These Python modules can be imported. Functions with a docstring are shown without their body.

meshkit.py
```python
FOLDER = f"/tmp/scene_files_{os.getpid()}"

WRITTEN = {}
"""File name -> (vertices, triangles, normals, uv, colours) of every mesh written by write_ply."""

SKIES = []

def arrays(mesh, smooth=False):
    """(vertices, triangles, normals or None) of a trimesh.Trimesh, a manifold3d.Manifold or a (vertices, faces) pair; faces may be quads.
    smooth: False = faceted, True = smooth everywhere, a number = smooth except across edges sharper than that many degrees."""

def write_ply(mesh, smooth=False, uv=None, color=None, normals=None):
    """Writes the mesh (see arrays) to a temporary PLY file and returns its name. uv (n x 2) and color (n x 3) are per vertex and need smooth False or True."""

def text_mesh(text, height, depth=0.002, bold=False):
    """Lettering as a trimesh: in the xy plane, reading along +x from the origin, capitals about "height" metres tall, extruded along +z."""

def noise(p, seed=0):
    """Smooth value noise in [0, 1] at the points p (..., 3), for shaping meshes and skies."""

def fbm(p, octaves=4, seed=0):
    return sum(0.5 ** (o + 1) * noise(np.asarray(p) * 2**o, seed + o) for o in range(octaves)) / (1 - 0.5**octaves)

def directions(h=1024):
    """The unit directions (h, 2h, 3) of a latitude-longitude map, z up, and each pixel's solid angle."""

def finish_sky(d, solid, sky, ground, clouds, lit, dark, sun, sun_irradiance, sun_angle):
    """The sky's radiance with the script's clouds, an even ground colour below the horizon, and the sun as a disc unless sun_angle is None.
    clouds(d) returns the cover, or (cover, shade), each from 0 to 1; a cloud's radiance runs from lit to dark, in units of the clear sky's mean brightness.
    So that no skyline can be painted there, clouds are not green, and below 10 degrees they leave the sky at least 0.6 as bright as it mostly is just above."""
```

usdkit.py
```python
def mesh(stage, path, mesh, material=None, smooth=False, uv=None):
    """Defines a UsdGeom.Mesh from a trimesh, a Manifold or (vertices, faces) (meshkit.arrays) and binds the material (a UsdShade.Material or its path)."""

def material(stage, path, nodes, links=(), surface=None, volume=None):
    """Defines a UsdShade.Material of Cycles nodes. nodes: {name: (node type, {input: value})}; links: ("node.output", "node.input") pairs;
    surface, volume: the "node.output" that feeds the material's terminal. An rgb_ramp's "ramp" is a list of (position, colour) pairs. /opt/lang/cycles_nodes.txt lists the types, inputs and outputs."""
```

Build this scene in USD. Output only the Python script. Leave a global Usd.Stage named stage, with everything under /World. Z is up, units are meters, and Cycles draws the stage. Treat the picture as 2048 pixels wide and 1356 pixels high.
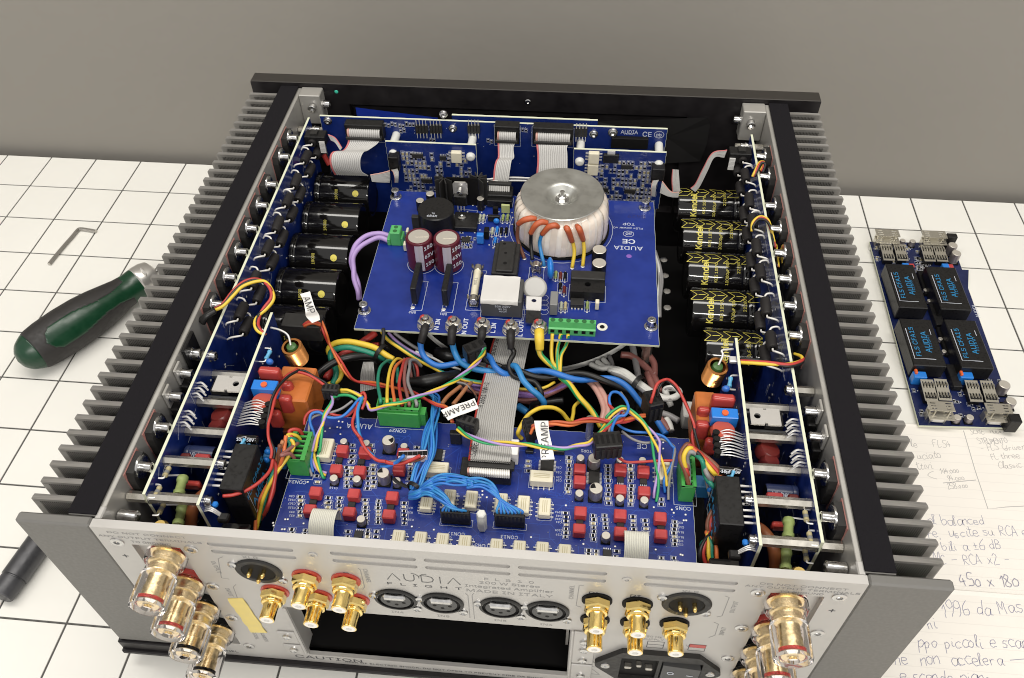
import math, random
import numpy as np, trimesh, manifold3d, usdkit, meshkit
from shapely.geometry import Polygon
from pxr import Usd, UsdGeom, UsdShade, UsdLux, Gf, Sdf

# ---------------------------------------------------------------- stage, camera, lamps, exposure
stage = Usd.Stage.CreateInMemory()
UsdGeom.SetStageUpAxis(stage, UsdGeom.Tokens.z)
UsdGeom.SetStageMetersPerUnit(stage, 1.0)
WORLD = UsdGeom.Xform.Define(stage, '/World'); stage.SetDefaultPrim(WORLD.GetPrim())
UsdGeom.Scope.Define(stage, '/World/Looks')
CAM = np.array([0.04466, -0.19333, 0.54779])
ROT = np.array([[0.996003, -0.05601981, 0.06956868], [0.0881815, 0.7406632, -0.66606459], [-0.01421415, 0.66953701, 0.74264268]])
FPX = 1687.73
cam = UsdGeom.Camera.Define(stage, '/World/camera')
_m = np.eye(4); _m[:3, :3] = ROT.T; _m[3, :3] = CAM
cam.AddTransformOp().Set(Gf.Matrix4d(*_m.ravel().tolist()))
cam.CreateHorizontalApertureAttr(36.0); cam.CreateVerticalApertureAttr(36.0 * 678 / 1024)
cam.CreateFocalLengthAttr(FPX / 2048 * 36.0); cam.CreateClippingRangeAttr(Gf.Vec2f(0.01, 50))
cam.CreateExposureAttr(0.26)

def rect_lamp(name, pos, target, w, h, power, color):
    l = UsdLux.RectLight.Define(stage, '/World/' + name)
    l.CreateWidthAttr(w); l.CreateHeightAttr(h); l.CreateIntensityAttr(power); l.CreateColorAttr(Gf.Vec3f(*color))
    z = np.array(pos, float) - np.array(target, float); z /= np.linalg.norm(z)
    x = np.cross([0, 1, 0.01], z); x /= np.linalg.norm(x); y = np.cross(z, x)
    m = np.eye(4); m[0, :3], m[1, :3], m[2, :3], m[3, :3] = x, y, z, pos
    l.AddTransformOp().Set(Gf.Matrix4d(*m.ravel().tolist()))
    l.GetPrim().SetCustomDataByKey('kind', 'structure')
    return l
rect_lamp('ceiling_lamp', (-0.10, 0.30, 1.95), (-0.05, 0.22, 0), 2.3, 0.30, 9.2, (1.0, 0.965, 0.90))
rect_lamp('room_lamp', (0.25, -1.45, 1.60), (0.0, 0.2, 0.1), 1.6, 0.06, 62.0, (1.0, 0.97, 0.92))
dome = UsdLux.DomeLight.Define(stage, '/World/room_glow'); dome.CreateIntensityAttr(0.19); dome.CreateColorAttr(Gf.Vec3f(1.0, 0.98, 0.95))

# ---------------------------------------------------------------- from a pixel of the photograph to a point on a known plane
def at(px, py, x=None, y=None, z=None):
    d = ROT @ np.array([(px - 1024) / FPX, -(py - 678) / FPX, -1.0])
    t = (z - CAM[2]) / d[2] if z is not None else (y - CAM[1]) / d[1] if y is not None else (x - CAM[0]) / d[0]
    return CAM + t * d
FR = dict(A=(560, 640, 4.758), B=(920, 640, 4.758), P1=(540, 860, 4.758), P2=(920, 860, 4.012), S3=(1300, 850, 4.446), L1=(170, 640, 4.758),
          L2=(200, 850, 4.758), U1=(330, 240, 4.758), U2=(330, 480, 4.758), R1=(1330, 240, 4.758), R2=(1330, 480, 4.758), R3=(1330, 700, 4.758),
          T1=(700, 350, 5.65), T2=(1000, 320, 5.65), T3=(700, 500, 5.65), T4=(1000, 500, 5.65), F1=(600, 100, 4.096), F2=(1000, 120, 4.096),
          K1=(0, 1000, 3.793), K2=(440, 1030, 4.096), K3=(900, 1080, 4.876), K4=(1280, 1080, 4.876), N1=(1640, 850, 5.02), N2=(1640, 1080, 4.914),
          S1=(1690, 440, 5.651), S2=(1690, 660, 5.651), H=(0, 400, 4.096), X=(0, 0, 1.0))
def q(fr, u, v, **k):
    f = FR[fr]
    return at(f[0] + u / f[2], f[1] + v / f[2], **k)

# ---------------------------------------------------------------- prims, names, labels
_names = {}
def uniq(parent, name):
    k = (parent, name); n = _names.get(k, 0); _names[k] = n + 1
    return f'{parent}/{name}' + (f'_{n:03d}' if n else '')
ORIGIN = {}
def data(prim, **kw):
    for k, v in kw.items():
        if v: prim.SetCustomDataByKey(k, v)
def thing(name, loc, label, category, group=None):
    p = uniq('/World', name); x = UsdGeom.Xform.Define(stage, p); x.AddTranslateOp().Set(Gf.Vec3d(*map(float, loc)))
    ORIGIN[p] = np.array(loc, float); data(x.GetPrim(), label=label, category=category, group=group)
    return p
def emit(parent, name, mesh, mat, smooth=False, label=None, kind=None, category=None, group=None):
    """one Mesh prim under parent, from world coordinates"""
    p = uniq(parent, name)
    o = ORIGIN.get(parent, np.zeros(3)); ORIGIN[p] = o
    if isinstance(mesh, MB): mesh = mesh.get()
    elif hasattr(mesh, 'to_mesh'):
        t = mesh.to_mesh(); mesh = (np.asarray(t.vert_properties[:, :3], float), np.asarray(t.tri_verts))
    elif isinstance(mesh, trimesh.Trimesh): mesh = (mesh.vertices, mesh.faces)
    v, f = np.asarray(mesh[0], float) - o, np.asarray(mesh[1])
    used, inv = np.unique(f, return_inverse=True); v, f = v[used], inv.reshape(f.shape)
    m = usdkit.mesh(stage, p, (v, f), mat, smooth=smooth)
    data(m.GetPrim(), label=label, kind=kind, category=category, group=group)
    return p
def group_part(parent, name, label=None):
    """an Xform part whose children are its sub-parts"""
    p = uniq(parent, name); x = UsdGeom.Xform.Define(stage, p); ORIGIN[p] = ORIGIN.get(parent, np.zeros(3))
    data(x.GetPrim(), label=label); return p

# ---------------------------------------------------------------- mesh building
_c = np.array([(sx, sy, sz) for sx in (-1, 1) for sy in (-1, 1) for sz in (-1, 1)], float)
_cb = np.array([s * (1 - 0.3 * (np.arange(3) != k)) for s in _c for k in range(3)])
_cbk = np.array([np.arange(3) != k for s in _c for k in range(3)])
_cbs = np.array([s for s in _c for k in range(3)])
_hull = trimesh.convex.convex_hull(trimesh.Trimesh(_cb, [[0, 1, 2]], process=False).vertices)
_order = [int(np.argmin(np.abs(_hull.vertices - v).sum(1))) for v in _cb]
_inv = {h: i for i, h in enumerate(_order)}
_cbf = np.array([[_inv[i] for i in f] for f in _hull.faces])
_bf = np.array([[0, 1, 3], [0, 3, 2], [4, 6, 7], [4, 7, 5], [0, 4, 5], [0, 5, 1], [2, 3, 7], [2, 7, 6], [0, 2, 6], [0, 6, 4], [1, 5, 7], [1, 7, 3]])
def frame(z, up=(0, 0, 1)):
    z = np.asarray(z, float); z = z / np.linalg.norm(z)
    up = np.asarray(up, float)
    if abs(z @ up) > 0.98: up = np.array([0, 1.0, 0]) if abs(z[1]) < 0.9 else np.array([1.0, 0, 0])
    x = np.cross(up, z); x /= np.linalg.norm(x)
    return np.stack([x, np.cross(z, x), z])          # rows: local axes in world
def rot_z(a): c, s = math.cos(a), math.sin(a); return np.array([[c, s, 0], [-s, c, 0], [0, 0, 1.0]])
class MB:
    def __init__(s): s.v, s.f, s.n = [], [], 0
    def add(s, v, f):
        v = np.asarray(v, float); s.v.append(v); s.f.append(np.asarray(f, int) + s.n); s.n += len(v); return s
    def get(s): return np.vstack(s.v), np.vstack(s.f)
    def box(s, c, size, R=None, bevel=0):
        h = np.asarray(size, float) / 2
        if bevel:
            b = min(bevel, h.min() * 0.9); v = _cbs * (h - b * _cbk); f = _cbf
        else: v, f = _c * h, _bf
        if R is not None: v = v @ R
        return s.add(v + np.asarray(c, float), f)
    def span(s, a, b, bevel=0):
        a, b = np.asarray(a, float), np.asarray(b, float)
        return s.box((a + b) / 2, np.abs(b - a), bevel=bevel)
    def lathe(s, prof, o, axis=(0, 0, 1), n=20, up=(0, 0, 1), phase=0.0):
        """prof: (radius, height) list along the axis"""
        R = frame(axis, up); a = np.arange(n) * 2 * np.pi / n + phase; ring = np.stack([np.cos(a), np.sin(a), 0 * a], 1)
        vs, fs, base, prev = [], [], 0, None
        for r, h in prof:
            if r < 1e-9: cur = np.array([[0, 0, h]])
            else: cur = ring * r + [0, 0, h]
            vs.append(cur); idx = np.arange(len(cur)) + base; base += len(cur)
            if prev is not None:
                if len(prev) == 1 and len(idx) > 1: fs += [(prev[0], idx[i], idx[(i + 1) % n]) for i in range(n)]
                elif len(idx) == 1 and len(prev) > 1: fs += [(prev[(i + 1) % n], prev[i], idx[0]) for i in range(n)]
                elif len(idx) > 1:
                    for i in range(n):
                        j = (i + 1) % n; fs += [(prev[i], prev[j], idx[j]), (prev[i], idx[j], idx[i])]
            prev = idx
        v = np.vstack(vs); f = np.array(fs)
        f = f[:, [0, 1, 2]]
        return s.add(v @ R + np.asarray(o, float), f)
    def cyl(s, a, b, r, n=14, r2=None, bevel=0, phase=0.0):
        a, b = np.asarray(a, float), np.asarray(b, float); L = np.linalg.norm(b - a); r2 = r if r2 is None else r2
        if bevel: p = [(0, 0), (r - bevel, 0), (r, bevel), (r2, L - bevel), (r2 - bevel, L), (0, L)]
        else: p = [(0, 0), (r, 0), (r2, L), (0, L)]
        return s.lathe(p, a, b - a, n, phase=phase)
    def tube(s, pts, r, n=8, sub=6, caps=True, spline=True, arc=None):
        P, T, U, V = sweep(pts, sub, spline)
        r = np.interp(np.linspace(0, 1, len(P)), np.linspace(0, 1, len(r)), r) if np.ndim(r) else np.full(len(P), r)
        if arc is None: a = np.arange(n) * 2 * np.pi / n
        else: a = np.linspace(arc[0], arc[1], n)
        tw = np.linspace(0, arc[2], len(P)) if arc is not None and len(arc) > 2 else np.zeros(len(P))
        A = a[None, :] + tw[:, None]
        v = P[:, None] + (U[:, None] * np.cos(A)[..., None] + V[:, None] * np.sin(A)[..., None]) * r[:, None, None]
        k = len(P); i = np.arange(k - 1)[:, None] * n; j = np.arange(n if arc is None else n - 1)[None]; j2 = (j + 1) % n
        f = np.concatenate([np.stack([i + j, i + j2, i + n + j2], -1).reshape(-1, 3), np.stack([i + j, i + n + j2, i + n + j], -1).reshape(-1, 3)])
        v = v.reshape(-1, 3)
        if caps and arc is None:
            v = np.vstack([v, P[:1], P[-1:]]); m = k * n
            jj = np.arange(n); kk = (jj + 1) % n
            f = np.vstack([f, np.stack([kk, jj, 0 * jj + m], 1), np.stack([jj + (k - 1) * n, kk + (k - 1) * n, 0 * jj + m + 1], 1)])
        return s.add(v, f)
    def sphere(s, c, r, sub=1, scale=(1, 1, 1)):
        t = trimesh.creation.icosphere(sub, 1.0); return s.add(t.vertices * np.asarray(scale) * r + np.asarray(c, float), t.faces)
    def prism(s, poly, t, o, X, Y):
        """poly in the plane (X, Y) at o, thickness t along X x Y"""
        X, Y = np.asarray(X, float), np.asarray(Y, float); Z = np.cross(X, Y)
        if not hasattr(poly, 'exterior'): poly = Polygon(poly)
        m = trimesh.creation.extrude_polygon(poly, t, engine='earcut')
        v = np.asarray(m.vertices); return s.add(np.asarray(o, float) + v[:, :1] * X + v[:, 1:2] * Y + v[:, 2:] * Z, m.faces)
    def text(s, txt, h, o, X, Y, depth=0.00012, bold=False, center=True, stretch=1.0):
        m = meshkit.text_mesh(txt, h, depth, bold); v = np.array(m.vertices)
        if center: v[:, 0] -= (v[:, 0].min() + v[:, 0].max()) / 2; v[:, 1] -= h / 2
        v[:, 0] *= stretch
        X, Y = np.asarray(X, float), np.asarray(Y, float); Z = np.cross(X, Y)
        return s.add(np.asarray(o, float) + v[:, :1] * X + v[:, 1:2] * Y + v[:, 2:] * Z, m.faces)
    def stroke(s, pts, w, o, X, Y, t=0.0001):
        """thin flat line drawn on the plane (X, Y) at o"""
        p = np.asarray(pts, float); X, Y = np.asarray(X, float), np.asarray(Y, float); Z = np.cross(X, Y)
        d = np.gradient(p, axis=0) if len(p) > 2 else np.repeat(p[1:] - p[:1], 2, 0)
        d /= np.maximum(np.linalg.norm(d, axis=1, keepdims=True), 1e-9); nn = np.stack([-d[:, 1], d[:, 0]], 1) * w / 2
        a, b = p + nn, p - nn; k = len(p)
        w3 = lambda z2, h: np.asarray(o, float) + z2[:, :1] * X + z2[:, 1:] * Y + h * Z
        v = np.vstack([w3(a, t), w3(b, t), w3(a, 0), w3(b, 0)]); i = np.arange(k - 1)
        f = np.vstack([np.stack([i, i + k, i + 1 + k], 1), np.stack([i, i + 1 + k, i + 1], 1), np.stack([i, i + 1, i + 1 + 2 * k], 1), np.stack([i, i + 1 + 2 * k, i + 2 * k], 1),
                       np.stack([i + k, i + 1 + 3 * k, i + 1 + k], 1), np.stack([i + k, i + 3 * k, i + 1 + 3 * k], 1)])
        return s.add(v, f)
    def outline(s, a, b, w, o, X, Y, t=0.0001):
        (x0, y0), (x1, y1) = a, b
        for p in (((x0, y0), (x1, y0)), ((x1, y0), (x1, y1)), ((x1, y1), (x0, y1)), ((x0, y1), (x0, y0))): s.stroke(p, w, o, X, Y, t)
        return s
def catmull(p, sub):
    p = np.asarray(p, float)
    if len(p) == 2: return np.linspace(p[0], p[1], sub + 1)
    e = np.vstack([2 * p[0] - p[1], p, 2 * p[-1] - p[-2]]); out = []
    t = np.linspace(0, 1, sub, endpoint=False)[:, None]
    for i in range(len(p) - 1):
        a, b, c, d = e[i:i + 4]
        out.append(0.5 * (2 * b + (c - a) * t + (2 * a - 5 * b + 4 * c - d) * t * t + (3 * b - a - 3 * c + d) * t ** 3))
    return np.vstack(out + [p[-1:]])
def sweep(pts, sub=6, spline=True):
    P = catmull(pts, sub) if spline else np.asarray(pts, float)
    T = np.gradient(P, axis=0); T /= np.maximum(np.linalg.norm(T, axis=1, keepdims=True), 1e-12)
    u = np.cross(T[0], [0.13, 0.21, 0.97]); u /= np.linalg.norm(u); U = [u]
    for t in T[1:]:
        u = u - t * (u @ t); u /= max(np.linalg.norm(u), 1e-12); U.append(u)
    U = np.array(U); return P, T, U, np.cross(T, U)
def ribbon(pairs, n, thick=0.0009, sub=8):
    """flat cable of n conductors; pairs: (left edge, right edge) points along it. returns MB of all strands but the first and MB of the first."""
    L = catmull([p[0] for p in pairs], sub); Rr = catmull([p[1] for p in pairs], sub)
    T = np.gradient((L + Rr) / 2, axis=0); W = Rr - L; N = np.cross(T, W); N /= np.maximum(np.linalg.norm(N, axis=1, keepdims=True), 1e-12)
    def strands(i0, i1):
        mb = MB()
        for i in range(i0, i1):
            w = np.array([0.03, 0.25, 0.5, 0.75, 0.97]); hh = np.array([0.12, 0.85, 1.0, 0.85, 0.12]) * thick / 2
            ring = np.concatenate([L[:, None] + W[:, None] * ((i + w) / n)[None, :, None] + N[:, None] * hh[None, :, None],
                                   (L[:, None] + W[:, None] * ((i + w) / n)[None, :, None] - N[:, None] * hh[None, :, None])[:, ::-1]], 1)
            k, m = ring.shape[:2]; a = np.arange(k - 1)[:, None] * m; j = np.arange(m)[None]; j2 = (j + 1) % m
            f = np.concatenate([np.stack([a + j, a + m + j2, a + j2], -1).reshape(-1, 3), np.stack([a + j, a + m + j, a + m + j2], -1).reshape(-1, 3)])
            mb.add(ring.reshape(-1, 3), f)
        return mb
    return strands(1, n), strands(0, 1)

# ---------------------------------------------------------------- materials
_mats = {}
def mat(name, col, rough=0.5, metal=0.0, var=0.0, scale=200.0, bump=0.0, bscale=900.0, **kw):
    if name in _mats: return _mats[name]
    n = {'p': ('principled_bsdf', {'base_color': col, 'roughness': rough, 'metallic': metal, **kw})}; l = []
    if var or bump: n['g'] = ('geometry', {})
    if var:
        n['n'] = ('noise_texture', {'scale': scale, 'detail': 4.0}); l.append(('g.position', 'n.vector'))
        lo, hi = np.array(col) * (1 - var), np.clip(np.array(col) * (1 + var), 0, 1)
        n['r'] = ('rgb_ramp', {'ramp': [(0.3, tuple(lo)), (0.7, tuple(hi))]}); l += [('n.fac', 'r.fac'), ('r.color', 'p.base_color')]
        n['q'] = ('map_range', {'from_min': 0.3, 'from_max': 0.7, 'to_min': max(0.03, rough * 0.8), 'to_max': min(1, rough * 1.25)}); l += [('n.fac', 'q.value'), ('q.result', 'p.roughness')]
    if bump:
        n['b'] = ('noise_texture', {'scale': bscale, 'detail': 3.0}); n['u'] = ('bump', {'strength': 1.0, 'distance': bump})
        l += [('g.position', 'b.vector'), ('b.fac', 'u.height'), ('u.normal', 'p.normal')]
    _mats[name] = usdkit.material(stage, '/World/Looks/' + name, n, l, surface='p.BSDF')
    return _mats[name]
WHITE_TILE = mat('white_tile', (0.80, 0.785, 0.735), 0.32, var=0.02, scale=9)
GROUT = mat('dark_joint', (0.08, 0.077, 0.072), 0.7)
WALL = mat('grey_wall', (0.268, 0.250, 0.222), 0.8, var=0.05, scale=2.4, bump=0.0003, bscale=60)
FIN = mat('anodised_grey', (0.205, 0.195, 0.18), 0.5, 0.25, var=0.06, scale=120)
FIN_DARK = mat('groove_grey', (0.045, 0.042, 0.04), 0.55, 0.3)
ENDP = mat('blasted_grey', (0.165, 0.16, 0.15), 0.52, 0.3, var=0.05, scale=500, bump=0.00006, bscale=2600)
FELT = mat('black_felt', (0.012, 0.011, 0.013), 0.95, specular_ior_level=0.1, var=0.25, scale=1500, bump=0.0003, bscale=2200)
BLACKP = mat('black_brushed', (0.016, 0.014, 0.015), 0.42, 0.2, var=0.2, scale=90, specular_ior_level=0.3)
SILVER = mat('silver_panel', (0.49, 0.475, 0.455), 0.42, 0.45, var=0.02, scale=40)
ALU = mat('raw_aluminium', (0.46, 0.445, 0.415), 0.4, 0.5, var=0.02, scale=60)
STEEL = mat('zinc_steel', (0.60, 0.595, 0.59), 0.22, 1.0, var=0.06, scale=400)
NICKEL = mat('nickel', (0.58, 0.55, 0.49), 0.26, 0.9, var=0.02, scale=200)
PLATE = mat('brushed_plate', (0.52, 0.52, 0.49), 0.34, 0.9, var=0.015, scale=90)
GOLD = mat('gold_plate', (1.0, 0.74, 0.28), 0.13, 1.0, var=0.04, scale=300)
GOLDS = mat('satin_gold', (0.90, 0.76, 0.46), 0.25, 1.0, var=0.05, scale=400)
BRASS = mat('brass', (0.65, 0.47, 0.16), 0.3, 1.0)
BLUE = mat('blue_solder_mask', (0.007, 0.025, 0.205), 0.3, 0.0, var=0.12, scale=60, coat_weight=0.3)
BLUED = mat('dark_blue_mask', (0.007, 0.022, 0.15), 0.3, 0.0, var=0.15, scale=70, coat_weight=0.3)
FR4 = mat('board_edge', (0.66, 0.68, 0.52), 0.5)
SILK = mat('white_print', (0.60, 0.63, 0.70), 0.55)
SOLDER = mat('solder', (0.74, 0.73, 0.71), 0.4, 0.55)
BLK = mat('black_plastic', (0.010, 0.0095, 0.0095), 0.36, var=0.1, scale=500, specular_ior_level=0.35)
BLKM = mat('black_matt', (0.007, 0.0065, 0.0065), 0.6, specular_ior_level=0.15)
BLKG = mat('black_gloss', (0.005, 0.0045, 0.0045), 0.09, coat_weight=0.25)
CHARC = mat('charcoal_plastic', (0.024, 0.023, 0.022), 0.48, var=0.1, scale=300, specular_ior_level=0.3)
DGREY = mat('dark_grey', (0.06, 0.06, 0.06), 0.5)
GREYP = mat('grey_plastic', (0.2, 0.2, 0.195), 0.45)
IVORY = mat('ivory_plastic', (0.70, 0.65, 0.50), 0.42, var=0.03, scale=300)
IVORYD = mat('relay_print', (0.42, 0.38, 0.27), 0.6)
REDB = mat('red_box', (0.44, 0.045, 0.045), 0.38, var=0.08, scale=200)
REDC = mat('red_gloss', (0.42, 0.05, 0.04), 0.22)
DRED = mat('dark_red', (0.13, 0.018, 0.015), 0.3)
MAROON = mat('maroon_sleeve', (0.095, 0.012, 0.022), 0.24)
LILACT = mat('silver_band', (0.55, 0.50, 0.54), 0.3, 0.2)
GREEN = mat('green_plastic', (0.045, 0.30, 0.055), 0.4, var=0.06, scale=200)
GREENL = mat('light_green_plastic', (0.09, 0.40, 0.13), 0.4, var=0.06, scale=200)
ORANGE = mat('orange_box', (0.50, 0.145, 0.03), 0.38, var=0.08, scale=150)
BLUEC = mat('bright_blue', (0.02, 0.19, 0.62), 0.25)
OLIVE = mat('olive_resistor', (0.24, 0.30, 0.10), 0.4, var=0.1, scale=300)
TAN = mat('tan_resistor', (0.42, 0.36, 0.2), 0.4)
COPPER = mat('enamelled_copper', (0.72, 0.31, 0.10), 0.22, 1.0)
WRAP = mat('clear_tape_wrap', (0.84, 0.775, 0.69), 0.24, var=0.10, scale=55, bump=0.0008, bscale=70, coat_weight=0.6)
TAPE = mat('masking_tape', (0.72, 0.58, 0.20), 0.6, var=0.05, scale=200)
INK = mat('black_ink', (0.045, 0.045, 0.05), 0.6)
GINK = mat('grey_ink', (0.24, 0.235, 0.23), 0.6)
YINK = mat('yellow_ink', (0.66, 0.57, 0.10), 0.45)
CYANI = mat('cyan_ink', (0.02, 0.24, 0.5), 0.5)
PAPER = mat('white_paper', (0.80, 0.76, 0.70), 0.75, var=0.02, scale=30)
LABELP = mat('white_label', (0.82, 0.80, 0.76), 0.5)
PENB = mat('pen_ink', (0.21, 0.21, 0.32), 0.7)
CLEAR = mat('clear_plastic', (1.0, 0.965, 0.955), 0.04, transmission_weight=1.0, ior=1.2)
CLEARG = mat('clear_mount', (0.9, 0.9, 0.86), 0.15, transmission_weight=0.75, ior=1.4)
NYLON = mat('nylon', (0.66, 0.66, 0.62), 0.35)
PINK = mat('pink_pad', (0.42, 0.19, 0.165), 0.6)
FLEX = mat('flat_cable_grey', (0.50, 0.49, 0.47), 0.42)
FLEXW = mat('flat_cable_white', (0.72, 0.71, 0.62), 0.4)
SLEEVE = mat('heat_shrink', (0.018, 0.016, 0.016), 0.5, specular_ior_level=0.3)
SOCK = mat('brown_sleeve', (0.26, 0.085, 0.03), 0.35)
WC = {}
for nm, c in dict(red=(0.50, 0.035, 0.025), orange=(0.70, 0.155, 0.025), yellow=(0.80, 0.55, 0.02), green=(0.02, 0.36, 0.12), teal=(0.01, 0.24, 0.15), blue=(0.012, 0.17, 0.60),
                  lightblue=(0.016, 0.235, 0.58), purple=(0.33, 0.17, 0.52), lilac=(0.44, 0.29, 0.62), brown=(0.20, 0.07, 0.035), grey=(0.26, 0.25, 0.25), white=(0.70, 0.69, 0.65),
                  black=(0.009, 0.0085, 0.0085), pink=(0.62, 0.33, 0.27), mauve=(0.28, 0.10, 0.085), tan=(0.5, 0.2, 0.08), heat=(0.52, 0.10, 0.025)).items():
    g_ = sum(c) / 3; WC[nm] = mat('wire_' + nm, tuple(x * 0.86 + g_ * 0.06 for x in c), 0.40, var=0.06, scale=90)
rng = random.Random(7); nrng = np.random.default_rng(7)

# ================================================================ SETTING: table, wall
G, GX, GY, GT = 0.0508527, -0.534555, 0.5279075, -0.00730445
def grid(c, r):
    ct, st = math.cos(GT), math.sin(GT); a, b = c * G, -r * G
    return np.array([GX + ct * a - st * b, GY + st * a + ct * b])
RT = rot_z(GT)
tab = MB(); cc = grid(11, 11)
tab.box((cc[0], cc[1], -0.0165), (40 * G, 22 * G - 0.0012, 0.032), RT)
table = emit('/World', 'table_top', tab, GROUT, kind='structure')
def pix(p):
    r = (np.asarray(p) - CAM) @ ROT; return 1024 + FPX * r[0] / -r[2], 678 - FPX * r[1] / -r[2]
tiles = []
for c in range(-8, 30):
    for r in range(0, 22):
        g = grid(c + .5, r + .5); px, py = pix((g[0], g[1], 0))
        m = 90 if -160 < px < 2200 and py < 1500 else 1e9
        tiles.append((max(abs(px - 1024) - 1024, 0) + max(py - 1356, 0) + (900 if abs(g[0]) < 0.17 and 0.05 < g[1] < 0.36 else 0), g))
tiles.sort(key=lambda t: t[0])
rest = MB()
for k, (d, g) in enumerate(tiles):
    mb = MB() if k < 290 else rest
    mb.box((g[0], g[1], -0.0004 + 0.00005 * math.sin(k * 7.3)), (G - 0.0015, G - 0.0015, 0.0012), RT, bevel=0.0002)
    if k < 290: emit(table, 'tile', mb, WHITE_TILE)
emit(table, 'outer_tiles', rest, WHITE_TILE, kind='stuff')
wall = MB(); n = 60
xs = np.linspace(-2.2, 2.2, n); zs = np.linspace(-0.6, 1.7, 30)
X, Z = np.meshgrid(xs, zs, indexing='ij')
Yw = 0.5335 + GT * X + 0.004 * meshkit.fbm(np.stack([X * 2.2, Z * 2.2, X * 0 + 3], -1), 3) * np.clip((Z + 0.05) * 3, 0, 1)
v = np.stack([X, Yw, Z], -1).reshape(-1, 3); i = (np.arange(n - 1)[:, None] * 30 + np.arange(29)[None]).ravel()
f = np.vstack([np.stack([i, i + 30, i + 31], 1), np.stack([i, i + 31, i + 1], 1)])
v2 = v + [0, 0.02, 0]; wall.add(v, f); wall.add(v2, f[:, ::-1])
emit('/World', 'backdrop_wall', wall, WALL, smooth=True, kind='structure')

# ================================================================ AMPLIFIER: case
AMP = thing('amplifier', (0, 0.2, 0), 'open black and silver stereo amplifier with its lid off, blue boards and coloured wires inside', 'amplifier')
D, XE, XI, ZT, ZB = 0.4070, 0.230, 0.1905, 0.174, 0.0168
# bottom plate and feet
mb = MB(); mb.box((0, 0.2045, 0.0146), (0.462, 0.416, 0.0040), bevel=0.0008); bottom = emit(AMP, 'bottom_plate', mb, BLACKP)
for sx in (-1, 1):
    mb = MB(); mb.span((sx * 0.1908, -0.0015, 0.0166), (sx * 0.2308, 0.4065, 0.0264), bevel=0.0006); emit(bottom, 'side_rail', mb, BLACKP)
for sx in (-1, 1):
    for y in (0.05, 0.34):
        mb = MB(); mb.lathe([(0, 0.0008), (0.017, 0.0008), (0.019, 0.003), (0.019, 0.0126), (0, 0.0126)], (sx * 0.185, y, 0), n=24); emit(bottom, 'foot', mb, BLKM, smooth=40)
mb = MB(); mb.box((0, 0.206, 0.0195), (0.374, 0.398, 0.005)); emit(bottom, 'floor_plate', mb, BLKM)
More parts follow.
